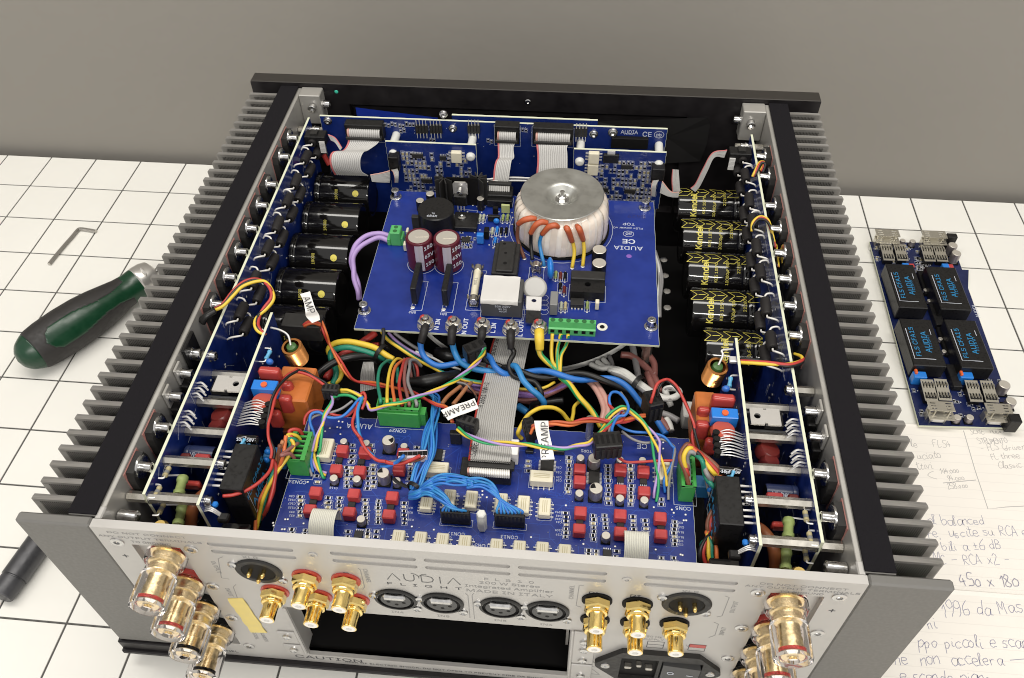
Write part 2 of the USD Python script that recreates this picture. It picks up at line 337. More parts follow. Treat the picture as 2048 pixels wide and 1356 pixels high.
# heat sinks
EXX, EYY = np.array([1.0, 0, 0]), np.array([0, 1.0, 0])
def heat_sink(sx):
    mb = MB(); mb.box((sx * 0.1973, 0.2065, 0.1), (0.0150, 0.4000, 0.1466), bevel=0.0004)
    hs = emit(AMP, 'heat_sink', mb, FIN, label=('left' if sx < 0 else 'right') + ' heat sink with comb of grey fins')
    mb = MB(); mb.box((sx * 0.1972, 0.2067, 0.17415), (0.0148, 0.4000, 0.0013), bevel=0.0003); emit(hs, 'top_strip', mb, FELT)
    mb = MB(); mb.box((sx * 0.1885, 0.2065, 0.1), (0.0027, 0.3998, 0.1462), bevel=0.0003); emit(hs, 'mounting_plate', mb, ALU)
    # comb outline of one fin: serrated near its root, plain at the tip
    x0, x1, t = 0.2046, 0.2292, 0.00125
    p = [(x0, -t)]; x = x0 + 0.0004
    while x < x1 - 0.0052:
        p += [(x, -t - 0.00045), (x + 0.0003, -t - 0.00045), (x + 0.00036, -t + 0.00088), (x + 0.00105, -t + 0.00085)]; x += 0.0011
    p += [(x1 - 0.0047, -t - 0.0004), (x1 - 0.0012, -t - 0.0004), (x1, -t + 0.0004), (x1, t - 0.0004), (x1 - 0.0012, t + 0.0002)]
    x = x1 - 0.0052
    while x > x0 + 0.0012:
        p += [(x, t + 0.00035), (x - 0.0003, t + 0.00035), (x - 0.00036, t - 0.00088), (x - 0.00105, t - 0.00085)]; x -= 0.0011
    p += [(x0, t)]
    m = trimesh.creation.extrude_polygon(Polygon(p), 0.1440, engine='earcut'); v = np.array(m.vertices); fc = np.array(m.faces)
    cap = MB(); cap.prism(Polygon([(x0, -t - 0.00022), (x1 - 0.0012, -t - 0.00022), (x1, -t + 0.0004), (x1, t - 0.0004), (x1 - 0.0012, t + 0.00040), (x0, t + 0.00040)]), 0.0020, (0, 0, 0.1440), EXX, EYY); cv, cf = cap.get(); fc = np.vstack([fc, cf + len(v)]); v = np.vstack([v, cv])
    v[:, 2] += 0.0266
    tip = (v[:, 0] > 0.2282) & (v[:, 2] > 0.17); v[tip, 2] -= 0.0012
    v[:, 0] *= sx
    if sx < 0: fc = fc[:, ::-1]
    k = 0; y = 0.3963
    while y > 0.012:
        emit(hs, 'fin', (v + [0, y, 0], fc), FIN); y -= 0.01029; k += 1
    # thick plate that closes the comb
    mb = MB(); mb.span((sx * 0.1908, 0.0, 0.0268), (sx * XE, 0.0058, 0.1745), bevel=0.0011); emit(hs, 'end_plate', mb, ENDP)
    return hs
for sx in (-1, 1): heat_sink(sx)
# front panel with a display pocket
m3 = manifold3d.Manifold
def mcube(a, b):
    a, b = np.minimum(a, b), np.maximum(a, b)
    return m3.cube(list(map(float, b - a))).translate(list(map(float, a)))
fp = mcube((-0.2300, D, 0.013), (0.2300, D + 0.0135, 0.1768))
fp = fp - mcube((-0.150, D - 0.01, 0.06), (0.128, D + 0.009, 0.1590))
FP = emit(AMP, 'front_panel', fp, BLACKP, label='thick black brushed front panel seen from behind')
mb = MB(); mb.span((-0.2301, D + 0.0004, 0.1766), (0.2301, D + 0.0131, 0.1776), bevel=0.0008); emit(FP, 'top_edge', mb, mat('black_edge', (0.05, 0.045, 0.04), 0.45, 0.4))
mb = MB(); a = q('F1', 455, 470, y=D + 0.0006); b = q('F1', 1130, 555, y=D + 0.0006); mb.add([a, b, b - [0, 0, 0.03], a - [0, 0, 0.05]] , [[0, 2, 1], [0, 3, 2]]); emit(FP, 'blue_film', mb, mat('blue_film', (0.012, 0.036, 0.33), 0.3))
def bolt(mb, p, axis, r, L, wr=0, wt=0.001, hexsock=None, n=18):
    """socket head with washer standing on p along axis"""
    p = np.asarray(p, float); ax = np.asarray(axis, float) / np.linalg.norm(axis)
    if wr: mb.lathe([(0, 0), (wr, 0), (wr, wt * 0.8), (wr - 0.0003, wt), (0, wt)], p, ax, n)
    hr = r * 0.52
    mb.lathe([(r, wt * 0.9), (r, wt + L - 0.0004), (r - 0.0004, wt + L), (hr, wt + L)], p, ax, n)
    mb.lathe([(hr, wt + L), (hr, wt + L * 0.45), (0, wt + L * 0.45)], p, ax, 6)
mb = MB(); c = q('F2', 230, 333, y=D); bolt(mb, c - [0, 0.0006, 0], (0, -1, 0), 0.0024, 0.001); emit(FP, 'screw', mb, STEEL, smooth=35)
c = q('F1', 298, 342, y=D); mb = MB(); mb.sphere(c, 0.0016, scale=(1, 0.3, 1)); emit(FP, 'green_mark', mb, mat('green_mark', (0.05, 0.5, 0.35), 0.4), label='small green paint dot')
# black flexible sheet behind the display on the right
pts = [q('F2', 800, 505, y=0.3875), q('F2', 1250, 490, y=0.389), q('F2', 1700, 472, y=0.3915), q('F2', 1722, 520, y=0.3915), q('F2', 1690, 700, y=0.388), q('F2', 1640, 830, y=0.386), q('F2', 1300, 850, y=0.38), q('F2', 820, 700, y=0.38)]
mb = MB(); pts = np.array(pts); ctr = pts.mean(0); k = len(pts)
mb.add(np.vstack([pts, ctr, pts + [0, .0006, 0], ctr + [0, .0006, 0]]), [[i, k, (i + 1) % k] for i in range(k)] + [[k + 1 + i, k + 1 + (i + 1) % k, 2 * k + 1] for i in range(k)])
emit(AMP, 'insulating_sheet', mb, BLKM)
# corner blocks
for sx in (-1, 1):
    x0, x1 = sx * 0.187, sx * 0.1695
    mb = MB(); mb.span((x0, 0.394, 0.1475), (x1, D - 0.0002, 0.1742), bevel=0.0006); cb = emit(AMP, 'corner_block', mb, ALU)
    mb = MB(); bolt(mb, ((x0 + x1) / 2 - sx * 0.0015, 0.394, 0.1640), (0, -1, 0), 0.0033, 0.0035, hexsock=1); emit(cb, 'bolt', mb, STEEL, smooth=35)
    mb = MB(); bolt(mb, (x1, 0.4005, 0.1625), (-sx, 0, 0), 0.0031, 0.0045, 0.0036); emit(cb, 'bolt', mb, STEEL, smooth=35)
    mb = MB(); mb.cyl((sx * 0.1868, 0.3785, 0.1520), (sx * 0.1650, 0.3785, 0.1520), 0.0026, 6); emit(cb, 'spacer', mb, NICKEL)
    mb = MB(); bolt(mb, (sx * 0.1735, 0.3785, 0.1520), (-sx, 0, 0), 0.0030, 0.0034, 0.0036); emit(cb, 'screw', mb, STEEL, smooth=35)

# rear panel: vents, pockets, window
rp = mcube((-XI, 0.0, ZB), (XI, 0.0046, ZT))
for a, b in ((-0.1305, -0.0898), (-0.0673, -0.0276), (-0.0199, 0.0193), (0.0269, 0.0668), (0.0891, 0.1297)):
    for z in (0.1648, 0.1571):
        h = m3.batch_hull([m3.cylinder(0.004, 0.0021, 0.0013, 16).rotate([90, 0, 0]).translate([x, 0.0010, z]) for x in (a, b)])
        rp = rp - h
for sx in (-1, 1): rp = rp - mcube((sx * 0.1485, -0.01, 0.0355), (sx * 0.1742, 0.0034, 0.1580))
rp = rp - mcube((-0.1065, -0.01, 0.0285), (0.0535, 0.02, 0.0962))
rp = rp - mcube((-0.1120, 0.0025, 0.0220), (0.0590, 0.02, 0.1000))
RP = emit(AMP, 'rear_panel', rp, SILVER, label='silver rear panel with vents, sockets and printed lettering')
for sx in (-1, 1):
    mb = MB(); mb.span((sx * 0.1905, 0.0048, 0.0270), (sx * 0.1868, 0.0125, 0.1735), bevel=0.0006); emit(RP, 'side_flange', mb, SILVER)
for sx in (-1, 1):
    mb = MB(); p = (sx * 0.1765, 0.0152, 0.1590); mb.cyl((sx * 0.1868, 0.0152, 0.1590), p, 0.0034, 20, bevel=0.0005); mb.cyl(p, np.array(p) - [sx * 0.0002, 0, 0], 0.0022, 6)
    emit(AMP, 'threaded_insert', mb, STEEL, smooth=35)
def pan(mb, x, z, r=0.0036, h=0.0009):
    """countersunk hex screw face on the rear panel"""
    mb.lathe([(r, 0), (r, h * 0.7), (r - 0.0005, h), (r * 0.45, h)], (x, 0, z), (0, -1, 0), 18); mb.lathe([(r * 0.45, h), (r * 0.42, h * 0.1), (0, h * 0.1)], (x, 0, z), (0, -1, 0), 6)
SCW = [('K1', 890, 315), ('K1', 1450, 370), ('K1', 1615, 650), ('K1', 1760, 890), ('K1', 1890, 1105), ('K4', 1150, 510), ('K4', 1945, 555), ('K4', 990, 855), ('K4', 1730, 905), ('K4', 855, 1150)]
for a in SCW:
    c = q(*a, y=0); mb = MB(); pan(mb, c[0], c[2]); emit(RP, 'screw', mb, STEEL, smooth=30)
for a in (('K2', 760, 325), ('K3', 1725, 385)):
    c = q(*a, y=0); mb = MB(); pan(mb, c[0], c[2], 0.0024, 0.0005); emit(RP, 'screw', mb, SILVER, smooth=30)
# window brackets
for sx, x0, x1, zz in ((-1, -0.1085, -0.1195, ((0.0310, 0.0435), (0.0465, 0.0625))), (1, 0.0555, 0.0680, ((0.0275, 0.0500), (0.0525, 0.0960)))):
    mb = MB()
    for z0, z1 in zz: mb.span((x0, -0.0012, z0), (x1, 0.0, z1), bevel=0.0004)
    mb.span((x0 - sx * 0.0018, -0.0014, 0.0310), (x0, 0.012, 0.096), bevel=0.0005)
    br = emit(RP, 'slot_bracket', mb, SILVER)
    for z in ((0.0375, 0.057) if sx < 0 else (0.034, 0.058, 0.073, 0.084)):
        mb = MB(); mb.lathe([(0.0028, 0), (0.0026, 0.0012), (0.0012, 0.0016)], ((x0 + x1) / 2, -0.0012, z), (0, -1, 0), 16); mb.lathe([(0.0012, 0.0016), (0, 0.0009)], ((x0 + x1) / 2, -0.0012, z), (0, -1, 0), 6); emit(br, 'screw', mb, STEEL, smooth=30)
    mb = MB(); xa = x0 - sx * 0.0022; mb.span((xa, 0.02, 0.050), (xa - sx * 0.030, 0.0215, 0.098)); mb.span((xa, 0.016, 0.036), (xa - sx * 0.0015, 0.07, 0.098)); emit(br, 'inner_plate', mb, ALU)
mb = MB(); mb.span((-0.108, 0.075, 0.033), (0.056, 0.0765, 0.1)); mb.span((-0.108, 0.006, 0.0985), (0.056, 0.0765, 0.0995)); emit(AMP, 'slot_liner', mb, BLKM)
# lettering on the rear panel
TX, TZ = (1, 0, 0), (0, 0, 1)
def rtext(s, h, fr, u, v, m=GINK, st=1.0, bold=False, vert=0, name='lettering'):
    c = q(fr, u, v, y=-0.00002); mb = MB()
    X, Y = (TX, TZ) if not vert else ((0, 0, vert), (-vert, 0, 0))
    mb.text(s, h, c, X, Y, 0.00006, bold, True, st); emit(RP, name, mb, m)
for fr, u, v in (('K1', 1110, 265), ('K4', 1600, 455)): rtext('DO NOT CONNECT', 0.0019, fr, u, v, st=1.75)
for fr, u, v in (('K1', 1135, 297), ('K4', 1585, 485)): rtext('ANY OUTPUT TERMINALS', 0.0019, fr, u, v, st=1.65)
for fr, u, v in (('K1', 1145, 327), ('K4', 1575, 515)): rtext('TO GROUND', 0.0019, fr, u, v, st=1.35)
c = q('K2', 1670, 530, y=-0.00002)
mb = MB()
for k, ch in enumerate('AUDIA'):
    if ch == 'A': mb.stroke([(-0.0033, 0), (0, 0.0072), (0.0033, 0)], 0.00055, c + [(-0.0160, -0.0072, 0.0006, 0.0072, 0.0155)[k], 0, -0.0028], TX, TZ)
    else: mb.stroke({'U': [(-.0026, .0072), (-.0026, .0025), (-.0018, .0006), (0, 0), (.0018, .0006), (.0026, .0025), (.0026, .0072)], 'D': [(-.0030, .0001), (-.0030, .0071), (0, .0071), (.0024, .0060), (.0032, .0036), (.0024, .0011), (0, .0001), (-.0030, .0001)], 'I': [(0, 0), (0, .0072)]}[ch], 0.00055, c + [(-0.0160, -0.0076, 0.0018, 0.0085, 0.0155)[k], 0, -0.0028], TX, TZ)
mb.stroke([(-0.0062, 0.0062), (-0.0040, 0.0054), (-0.0026, 0.0034), (-0.0024, 0.0012)], 0.0004, c, TX, TZ); mb.stroke([(0.0018, 0.0064), (-0.0006, 0.0056), (-0.0022, 0.0034)], 0.0004, c, TX, TZ)
emit(RP, 'logo', mb, mat('logo_ink', (0.10, 0.10, 0.10), 0.6))
rtext('F  L  I  G  H  T', 0.0026, 'K2', 1675, 582, INK, 1.75)
rtext('F  L  S  1  0', 0.0024, 'K3', 575, 398, st=1.5); rtext('200 W Stereo', 0.0027, 'K3', 580, 435, st=1.3); rtext('Integrated Amplifier', 0.0027, 'K3', 575, 475, st=1.3); rtext('MADE IN ITALY', 0.0030, 'K3', 580, 520, st=1.45)
for fr, u, v in (('K2', 245, 348), ('K4', 490, 505)): rtext('XLR', 0.0026, fr, u, v, st=1.3)
for s, fr, u, v in (('A', 'K2', 705, 455), ('C', 'K2', 1030, 480), ('RL', 'K3', 1415, 520), ('RI', 'K3', 1810, 548)): rtext(s, 0.0030, fr, u, v, INK, st=1.4)
for s, fr, u, v in (('IN4', 'K2', 1455, 795), ('IN5', 'K2', 1830, 828), ('IN5', 'K3', 490, 785), ('IN4', 'K3', 938, 825)): rtext(s, 0.0022, fr, u, v, st=1.3)
for s, fr, u, v in (('+', 'K1', 950, 420), ('+', 'K4', 1875, 685)): rtext(s, 0.0050, fr, u, v, INK)
for s, fr, u, v, d in (('OUTPUT', 'K1', 1640, 510, -1), ('INPUT', 'K1', 1740, 700, -1), ('CHANNEL', 'K2', 1205, 500, -1), ('CHANNEL', 'K3', 1185, 510, 1), ('OUTPUT', 'K4', 915, 655, 1), ('INPUT', 'K4', 805, 890, 1), ('SERIAL', 'K1', 1940, 1030, -1), ('NUMBER', 'K1', 2005, 1040, -1)): rtext(s, 0.0024, fr, u, v, vert=d)
rtext('CHANNEL', 0.0026, 'K1', 1690, 1140, INK, 1.2)
rtext('CAUTION', 0.0042, 'K2', 890, 1176, INK, 1.6); rtext('RISK OF ELECTRIC SHOCK. DO NOT OPEN TO PREVENT FIRE OR SHOCK POTENTIAL', 0.0020, 'K3', 125, 1283, INK, 1.32); rtext('DO NOT EXPOSE THIS COMPONENT TO RAIN OR MOISTURE', 0.0020, 'K3', 0, 1302, INK, 1.32)
rtext('50 Hz', 0.0022, 'K4', 140, 945); rtext('SUPPLY', 0.0022, 'K4', 130, 970); rtext('V', 0.0026, 'K4', 465, 1030)
rtext('CE', 0.0080, 'K4', 745, 1375, GINK, 1.2)
def rline(pts, fr, m=GINK, w=0.0004):
    P = [q(fr, u, v, y=0) for u, v in pts]; mb = MB(); mb.stroke([(p[0], p[2]) for p in P], w, (0, -0.00002, 0), TX, TZ, 0.00006); emit(RP, 'printed_line', mb, m)
rline([(1690, 430), (1655, 445), (1680, 590), (1740, 600)], 'K1'); rline([(1790, 640), (1770, 660), (1800, 740)], 'K1')
rline([(1130, 435), (1150, 450), (1185, 590), (1170, 610)], 'K2'); rline([(1305, 440), (1260, 445), (1230, 640), (1280, 655)], 'K3')
rline([(230, 520), (215, 540), (240, 770)], 'K3'); rline([(150, 520), (175, 540), (195, 760)], 'K3'); rline([(830, 545), (870, 560), (800, 740), (750, 750)], 'K4'); rline([(720, 800), (765, 820), (730, 930), (670, 950)], 'K4')
for u, v, m in ((150, 1020, INK), (555, 1050, INK)):
    c = q('K4', u, v, y=0); mb = MB(); mb.outline((-0.0045, -0.0042), (0.0045, 0.0042), 0.0004, c - [0, 0.00002, 0], TX, TZ, 0.00006); mb.stroke([(-0.0045, 0), (0.0045, 0)], 0.0004, c - [0, 0.00002, 0], TX, TZ, 0.00006); emit(RP, 'printed_box', mb, m)
c = q('K4', 562, 1036, y=0); mb = MB(); mb.box(c - [0, 0.00006, 0], (0.0088, 0.0001, 0.0038)); emit(RP, 'red_mark', mb, REDC)
for u, v in ((1370, 1205), (1360, 1275)):
    c = q('K3', u, v, y=0); mb = MB(); p = np.array([(-0.0062, -0.0045), (0.0062, -0.0045), (0, 0.0055), (-0.0062, -0.0045)])
    for i in range(3): mb.stroke(p[i:i + 2], 0.0005, c - [0, 0.00002, 0], TX, TZ, 0.00006)
    if v < 1240: mb.stroke([(0.0012, 0.002), (-0.001, -0.0006), (0.001, -0.0008), (-0.0008, -0.0034)], 0.0006, c - [0, 0.00002, 0], TX, TZ, 0.00006)
    else: mb.stroke([(0, 0.0022), (0, -0.0016)], 0.0008, c - [0, 0.00002, 0], TX, TZ, 0.00006); mb.stroke([(0, -0.0024), (0, -0.0032)], 0.0008, c - [0, 0.00002, 0], TX, TZ, 0.00006)
    emit(RP, 'warning_sign', mb, GINK)
pts = [q('K2', 60, 685, y=-0.0002), q('K2', 185, 680, y=-0.0002), q('K2', 385, 965, y=-0.0002), q('K2', 255, 960, y=-0.0002)]
mb = MB(); t = np.array(pts); nn = 12; L_ = np.linspace(t[0], t[3], nn); R_ = np.linspace(t[1], t[2], nn)
jag = nrng.uniform(-0.0004, 0.0004, (nn, 3)) * [1, 0, 1]; wv = np.stack([0 * np.arange(nn), -0.00035 * np.abs(np.sin(np.arange(nn) * 1.1)), 0 * np.arange(nn)], 1)
v = np.vstack([L_ + jag + wv, R_ - jag + wv]); i = np.arange(nn - 1); mb.add(np.vstack([v, v + [0, .0002, 0]]), np.vstack([np.stack([i, i + 1 + nn, i + nn], 1), np.stack([i, i + 1, i + 1 + nn], 1), np.stack([i, i + nn, i + 1 + nn], 1) + 2 * nn]))
emit(RP, 'masking_tape', mb, TAPE, smooth=True, label='strip of yellow masking tape stuck askew on the panel')

# ---------------------------------------------------------------- sockets on the rear panel
def rca(x, z, ring):
    g = group_part(AMP, 'phono_socket'); o = np.array((x, 0, z)); ax = (0, -1, 0)
    mb = MB(); mb.lathe([(0.0052, 0), (0.0079, 0), (0.0079, 0.0008), (0.0060, 0.0011)], o, ax, 24); emit(g, 'insulating_ring', mb, REDC if ring == 'red' else BLKM, smooth=40)
    mb = MB(); mb.lathe([(0.0055, 0.0008), (0.0064, 0.0009), (0.0072, 0.0018), (0.0072, 0.0050), (0.0066, 0.0058), (0.0055, 0.0058)], o, ax, 6, phase=0.5); emit(g, 'hex_nut', mb, GOLD, smooth=20)
    mb = MB(); mb.lathe([(0.0050, 0.0055), (0.0058, 0.0056), (0.0059, 0.0070), (0.0054, 0.0078), (0.0043, 0.0081), (0.0041, 0.0098), (0.0042, 0.0162), (0.0040, 0.0166), (0.0033, 0.0166)], o, ax, 24); emit(g, 'barrel', mb, GOLD, smooth=40)
    mb = MB(); mb.lathe([(0.0034, 0.0164), (0.0034, 0.0168), (0.0016, 0.0169), (0.0015, 0.0140), (0, 0.0140)], o, ax, 20); emit(g, 'insulator', mb, LABELP, smooth=40)
for x, z in ((-0.0655, 0.1365), (-0.0640, 0.1136), (-0.0865, 0.1370), (-0.0845, 0.1145), (-0.1082, 0.1160)): rca(x, z, 'red')
for x, z in ((0.0655, 0.1357), (0.0658, 0.1125), (0.0862, 0.1350), (0.0870, 0.1125), (0.1075, 0.1150)): rca(x, z, 'black')
def xlr(x, z, male):
    g = group_part(AMP, 'microphone_socket', 'three pin male socket' if male else 'three hole female socket'); o = np.array((x, 0, z)); ax = (0, -1, 0); R = 0.0118
    if male:
        mb = MB(); mb.lathe([(R + 0.0008, 0), (R + 0.0008, 0.0006), (R, 0.0012), (R - 0.0026, 0.0012), (R - 0.003, 0.0003), (0, 0.0003)], o, ax, 32); emit(g, 'shell', mb, CHARC, smooth=35)
        mb = MB(); mb.lathe([(R - 0.0032, 0.0008), (0, 0.0008)], o, ax, 28); emit(g, 'cup', mb, BLKM)
        for a in (150, 30, 270):
            mb = MB(); p = o + [0.0042 * math.cos(math.radians(a)), 0, 0.0042 * math.sin(math.radians(a))]; mb.lathe([(0.0012, 0.0004), (0.0012, 0.0040), (0.0006, 0.0052), (0, 0.0054)], p, ax, 10); emit(g, 'pin', mb, GOLD, smooth=40)
    else:
        mb = MB(); mb.lathe([(R, 0), (R, 0.0008), (R - 0.0008, 0.0013), (R - 0.0018, 0.0013), (R - 0.002, 0.0002)], o, ax, 32); emit(g, 'shell', mb, BLK, smooth=35)
        mb = MB(); mb.lathe([(R - 0.0036, 0.0001), (R - 0.0036, 0.0011), (0, 0.0011)], o, ax, 28); emit(g, 'insert', mb, DGREY, smooth=35)
        mb = MB(); mb.lathe([(R - 0.0005, 0.00025), (R - 0.004, 0.00025)], o, ax, 28); emit(g, 'gap', mb, BLKM)
        for a in (205, 335, 270):
            mb = MB(); p = o + [0.0046 * math.cos(math.radians(a)), 0, 0.0046 * math.sin(math.radians(a))]; mb.lathe([(0.0011, 0.00115), (0, 0.00115)], p, ax, 12); emit(g, 'pin_hole', mb, BLKM)
        mb = MB(); mb.box(o + [0, -0.0018, 0.0062], (0.0122, 0.0030, 0.0042), bevel=0.0010); emit(g, 'release_tab', mb, STEEL)
    for dx, dz in ((-0.0119, 0.0026), (0.0108, -0.0098)) if not male else ((-0.0128, 0.0052), (0.0110, -0.0092)):
        mb = MB(); p = o + [dx, 0, dz]; mb.lathe([(0.0027, 0), (0.0025, 0.0009), (0.0013, 0.0014)], p, ax, 16); mb.lathe([(0.0013, 0.0014), (0.0005, 0.0006), (0, 0.0006)], p, ax, 4); emit(g, 'screw', mb, STEEL, smooth=35)
for x in (-0.0412, -0.0161, 0.0154, 0.0403): xlr(x, 0.1180, False)
for x in (-0.1118, 0.1106): xlr(x, 0.1392, True)
def binding_post(x, z, colour):
    g = group_part(AMP, 'binding_post', ('red' if colour is REDC else 'black') + ' banded speaker terminal in clear plastic'); o = np.array((x, 0.0034, z)); ax = (0, -1, 0)
    mb = MB(); mb.lathe([(0.0, 0.0), (0.0100, 0.0), (0.0104, 0.0018), (0.0098, 0.0030), (0.0060, 0.0030)], o, ax, 28); emit(g, 'base_ring', mb, colour, smooth=40)
    mb = MB(); mb.lathe([(0.0055, 0.003), (0.0084, 0.0033), (0.0090, 0.0044), (0.0076, 0.0050), (0.0076, 0.0078), (0.0084, 0.0084), (0.0084, 0.0098), (0.0070, 0.0106), (0.0070, 0.0132), (0.0074, 0.0138), (0.0074, 0.0150), (0.0058, 0.0158), (0.0052, 0.0164), (0.0052, 0.0225), (0.0056, 0.0228), (0.0056, 0.0300), (0.0052, 0.0304), (0.0026, 0.0304), (0.0024, 0.0270), (0, 0.0270)], o, ax, 28); emit(g, 'metal_core', mb, GOLDS, smooth=35)
    mb = MB(); mb.lathe([(0.0062, 0.0284), (0.0065, 0.0284), (0.0065, 0.0300), (0.0062, 0.0300)], o, ax, 28); emit(g, 'colour_band', mb, colour, smooth=40)
    prof = [(0.0093, 0.0032), (0.0107, 0.0034), (0.0107, 0.0088), (0.0102, 0.0098), (0.0086, 0.0104), (0.0084, 0.0148), (0.0090, 0.0156), (0.0094, 0.0170), (0.0095, 0.0318), (0.0090, 0.0332), (0.0030, 0.0334), (0.0029, 0.0308), (0.0066, 0.0306), (0.0068, 0.0160), (0.0080, 0.0154), (0.0081, 0.0104), (0.0092, 0.0096), (0.0092, 0.0034), (0.0093, 0.0032)]
    mb = MB(); mb.lathe(prof, o, ax, 32); emit(g, 'clear_cap', mb, CLEAR, smooth=35)
for sx in (-1, 1):
    for z, m in ((0.1505, REDC), (0.1182, REDC), (0.0880, BLKM), (0.0562, BLKM)): binding_post(sx * 0.1572, z, m)
# mains inlet with rocker switch
g = group_part(AMP, 'mains_inlet'); cx, cz = 0.1050, 0.0570
pl = m3.batch_hull([m3.cylinder(0.003, 0.006, 0.006, 20).rotate([90, 0, 0]).translate([cx + sx * 0.0300, 0, cz]) for sx in (-1, 1)] + [m3.cylinder(0.003, 0.002, 0.002, 12).rotate([90, 0, 0]).translate([cx + sx * 0.0205, 0, cz + sz * 0.0185]) for sx in (-1, 1) for sz in (-1, 1)])
pl = pl - mcube((cx - 0.0215, -0.01, cz - 0.017), (cx - 0.0005, 0.01, cz + 0.013)) - mcube((cx + 0.0015, -0.01, cz - 0.0165), (cx + 0.0245, 0.01, cz + 0.0125))
emit(g, 'flange', pl, CHARC)
mb = MB(); mb.span((cx - 0.0218, -0.0006, cz - 0.0175), (cx + 0.0250, 0.0002, cz + 0.0135)); emit(g, 'cavity', mb, BLKM)
for dx in (-0.006, 0, 0.006):
    mb = MB(); mb.box((cx - 0.011 + dx, -0.0020, cz + (0.004 if dx == 0 else 0.0005)), (0.0042 if dx else 0.003, 0.0034, 0.0022), bevel=0.0005); emit(g, 'blade', mb, NICKEL)
mb = MB(); mb.prism([(-0.0105, -0.0035), (0.0105, -0.0048), (0.0105, 0.004), (-0.0105, 0.004)], 0.021, (cx + 0.0130, 0, cz - 0.0125), (1, 0, 0), (0, 1, 0)); rk = emit(g, 'rocker', mb, DGREY)
mb = MB(); a = np.linspace(0, 2 * np.pi, 17); Xr = np.array([0.998, -0.062, 0]); cr = np.array([cx + 0.0075, -0.0040, cz - 0.001])
mb.stroke(np.stack([0.0017 * np.cos(a), 0.0017 * np.sin(a)], 1), 0.0005, cr, Xr, TZ); mb.stroke([(0.009, 0), (0.0128, 0)], 0.0006, cr, Xr, TZ); emit(g, 'switch_marks', mb, SILK)
for sx in (-1, 1):
    mb = MB(); p = (cx + sx * 0.0300, -0.003, cz); mb.lathe([(0.0028, 0), (0.0026, 0.0006), (0.0012, 0.0006), (0.0010, 0.0001), (0, 0.0001)], p, (0, -1, 0), 14); emit(g, 'screw', mb, STEEL, smooth=35)

# ================================================================ helpers for boards
def pcb(name, x0, y0, x1, y1, z, t=0.0016, label=None, mask=None):
    """horizontal board, top at z"""
    mb = MB(); mb.span((x0, y0, z - t), (x1, y1, z)); p = emit(AMP, name, mb, FR4, label=label)
    mb = MB(); mb.span((x0 + .0002, y0 + .0002, z), (x1 - .0002, y1 - .0002, z + 0.00012)); emit(p, 'solder_mask', mb, mask or BLUE)
    return p
def vpcb_x(name, x, y0, y1, z0, z1, face, t=0.0016, label=None):
    mb = MB(); mb.span((x - t / 2, y0, z0), (x + t / 2, y1, z1)); p = emit(AMP, name, mb, FR4, label=label)
    for s in (-1, 1):
        mb = MB(); mb.span((x + s * t / 2, y0 + .0002, z0), (x + s * (t / 2 + .00012), y1 - .0002, z1 - .0003)); emit(p, 'solder_mask', mb, BLUED)
    return p
def vpcb_y(name, x0, x1, y, z0, z1, t=0.0016, label=None):
    mb = MB(); mb.span((x0, y, z0), (x1, y + t, z1)); p = emit(AMP, name, mb, FR4, label=label)
    mb = MB(); mb.span((x0 + .0002, y - .00012, z0), (x1 - .0002, y, z1 - .0003)); emit(p, 'solder_mask', mb, BLUED)
    return p
def bx(fr, a, b, ztop, h, bevel=0.0004):
    """box whose top spans the two corner pixels at height ztop"""
    p, r = q(fr, *a, z=ztop), q(fr, *b, z=ztop); mb = MB()
    return mb.span((p[0], p[1], ztop - h), (r[0], r[1], ztop), bevel=bevel)
def at_box(fr, u, v, ztop, sx, sy, h, bevel=0.0004, mb=None):
    c = q(fr, u, v, z=ztop); mb = mb or MB()
    return mb.box((c[0], c[1], ztop - h / 2), (sx, sy, h), bevel=bevel)
def can(parent, c, r, h, body, top, name='electrolytic_capacitor', axis=(0, 0, 1), mark=None, base=None, label=None):
    g = emit(parent, name, MB().lathe([(0, 0), (r * 0.93, 0), (r, r * 0.12), (r, h * 0.12), (r * 0.95, h * 0.16), (r, h * 0.2), (r, h - r * 0.16), (r * 0.93, h)], c, axis, 22), body, smooth=35, label=label)
    mb = MB(); a = frame(axis)
    mb.lathe([(r * 0.93, h), (r * 0.86, h + 0.00015), (0, h + 0.00015)], c, axis, 22); emit(g, 'can_top', mb, top, smooth=35)
    if mark is not None:
        mb = MB(); an = np.linspace(mark - 0.7, mark + 0.7, 9); s = np.vstack([[[0, 0]], np.stack([np.cos(an), np.sin(an)], 1) * r * 0.84])
        mb.prism(s, 0.0001, np.array(c, float) + [0, 0, h + 0.0001], (1, 0, 0), (0, 1, 0)); emit(g, 'polarity_mark', mb, BLKM)
    if base:
        mb = MB(); mb.box(np.array(c, float) + [0, 0, 0.0006], (2.1 * r, 2.1 * r, 0.0014), bevel=0.0003); emit(g, 'base', mb, BLKM)
    return g
def axial(mbody, mlead, p, d, r, L, drop, lead=0.0003):
    """axial resistor body centred on p along d with leads bent down by drop (a vector)"""
    p, d, drop = np.asarray(p, float), np.asarray(d, float), np.asarray(drop, float); d /= np.linalg.norm(d)
    mbody.lathe([(0, -L / 2), (r, -L / 2), (r * 1.05, -L * 0.42), (r * 1.05, -L * 0.28), (r * 0.85, -L * 0.22), (r * 0.85, L * 0.22), (r * 1.05, L * 0.28), (r * 1.05, L * 0.42), (r, L / 2), (0, L / 2)], p, d, 10)
    for s in (-1, 1): mlead.tube([p + s * d * L / 2, p + s * d * (L / 2 + 0.0012), p + s * d * (L / 2 + 0.0017) + drop * 0.3, p + s * d * (L / 2 + 0.0018) + drop], lead, 5, 3)
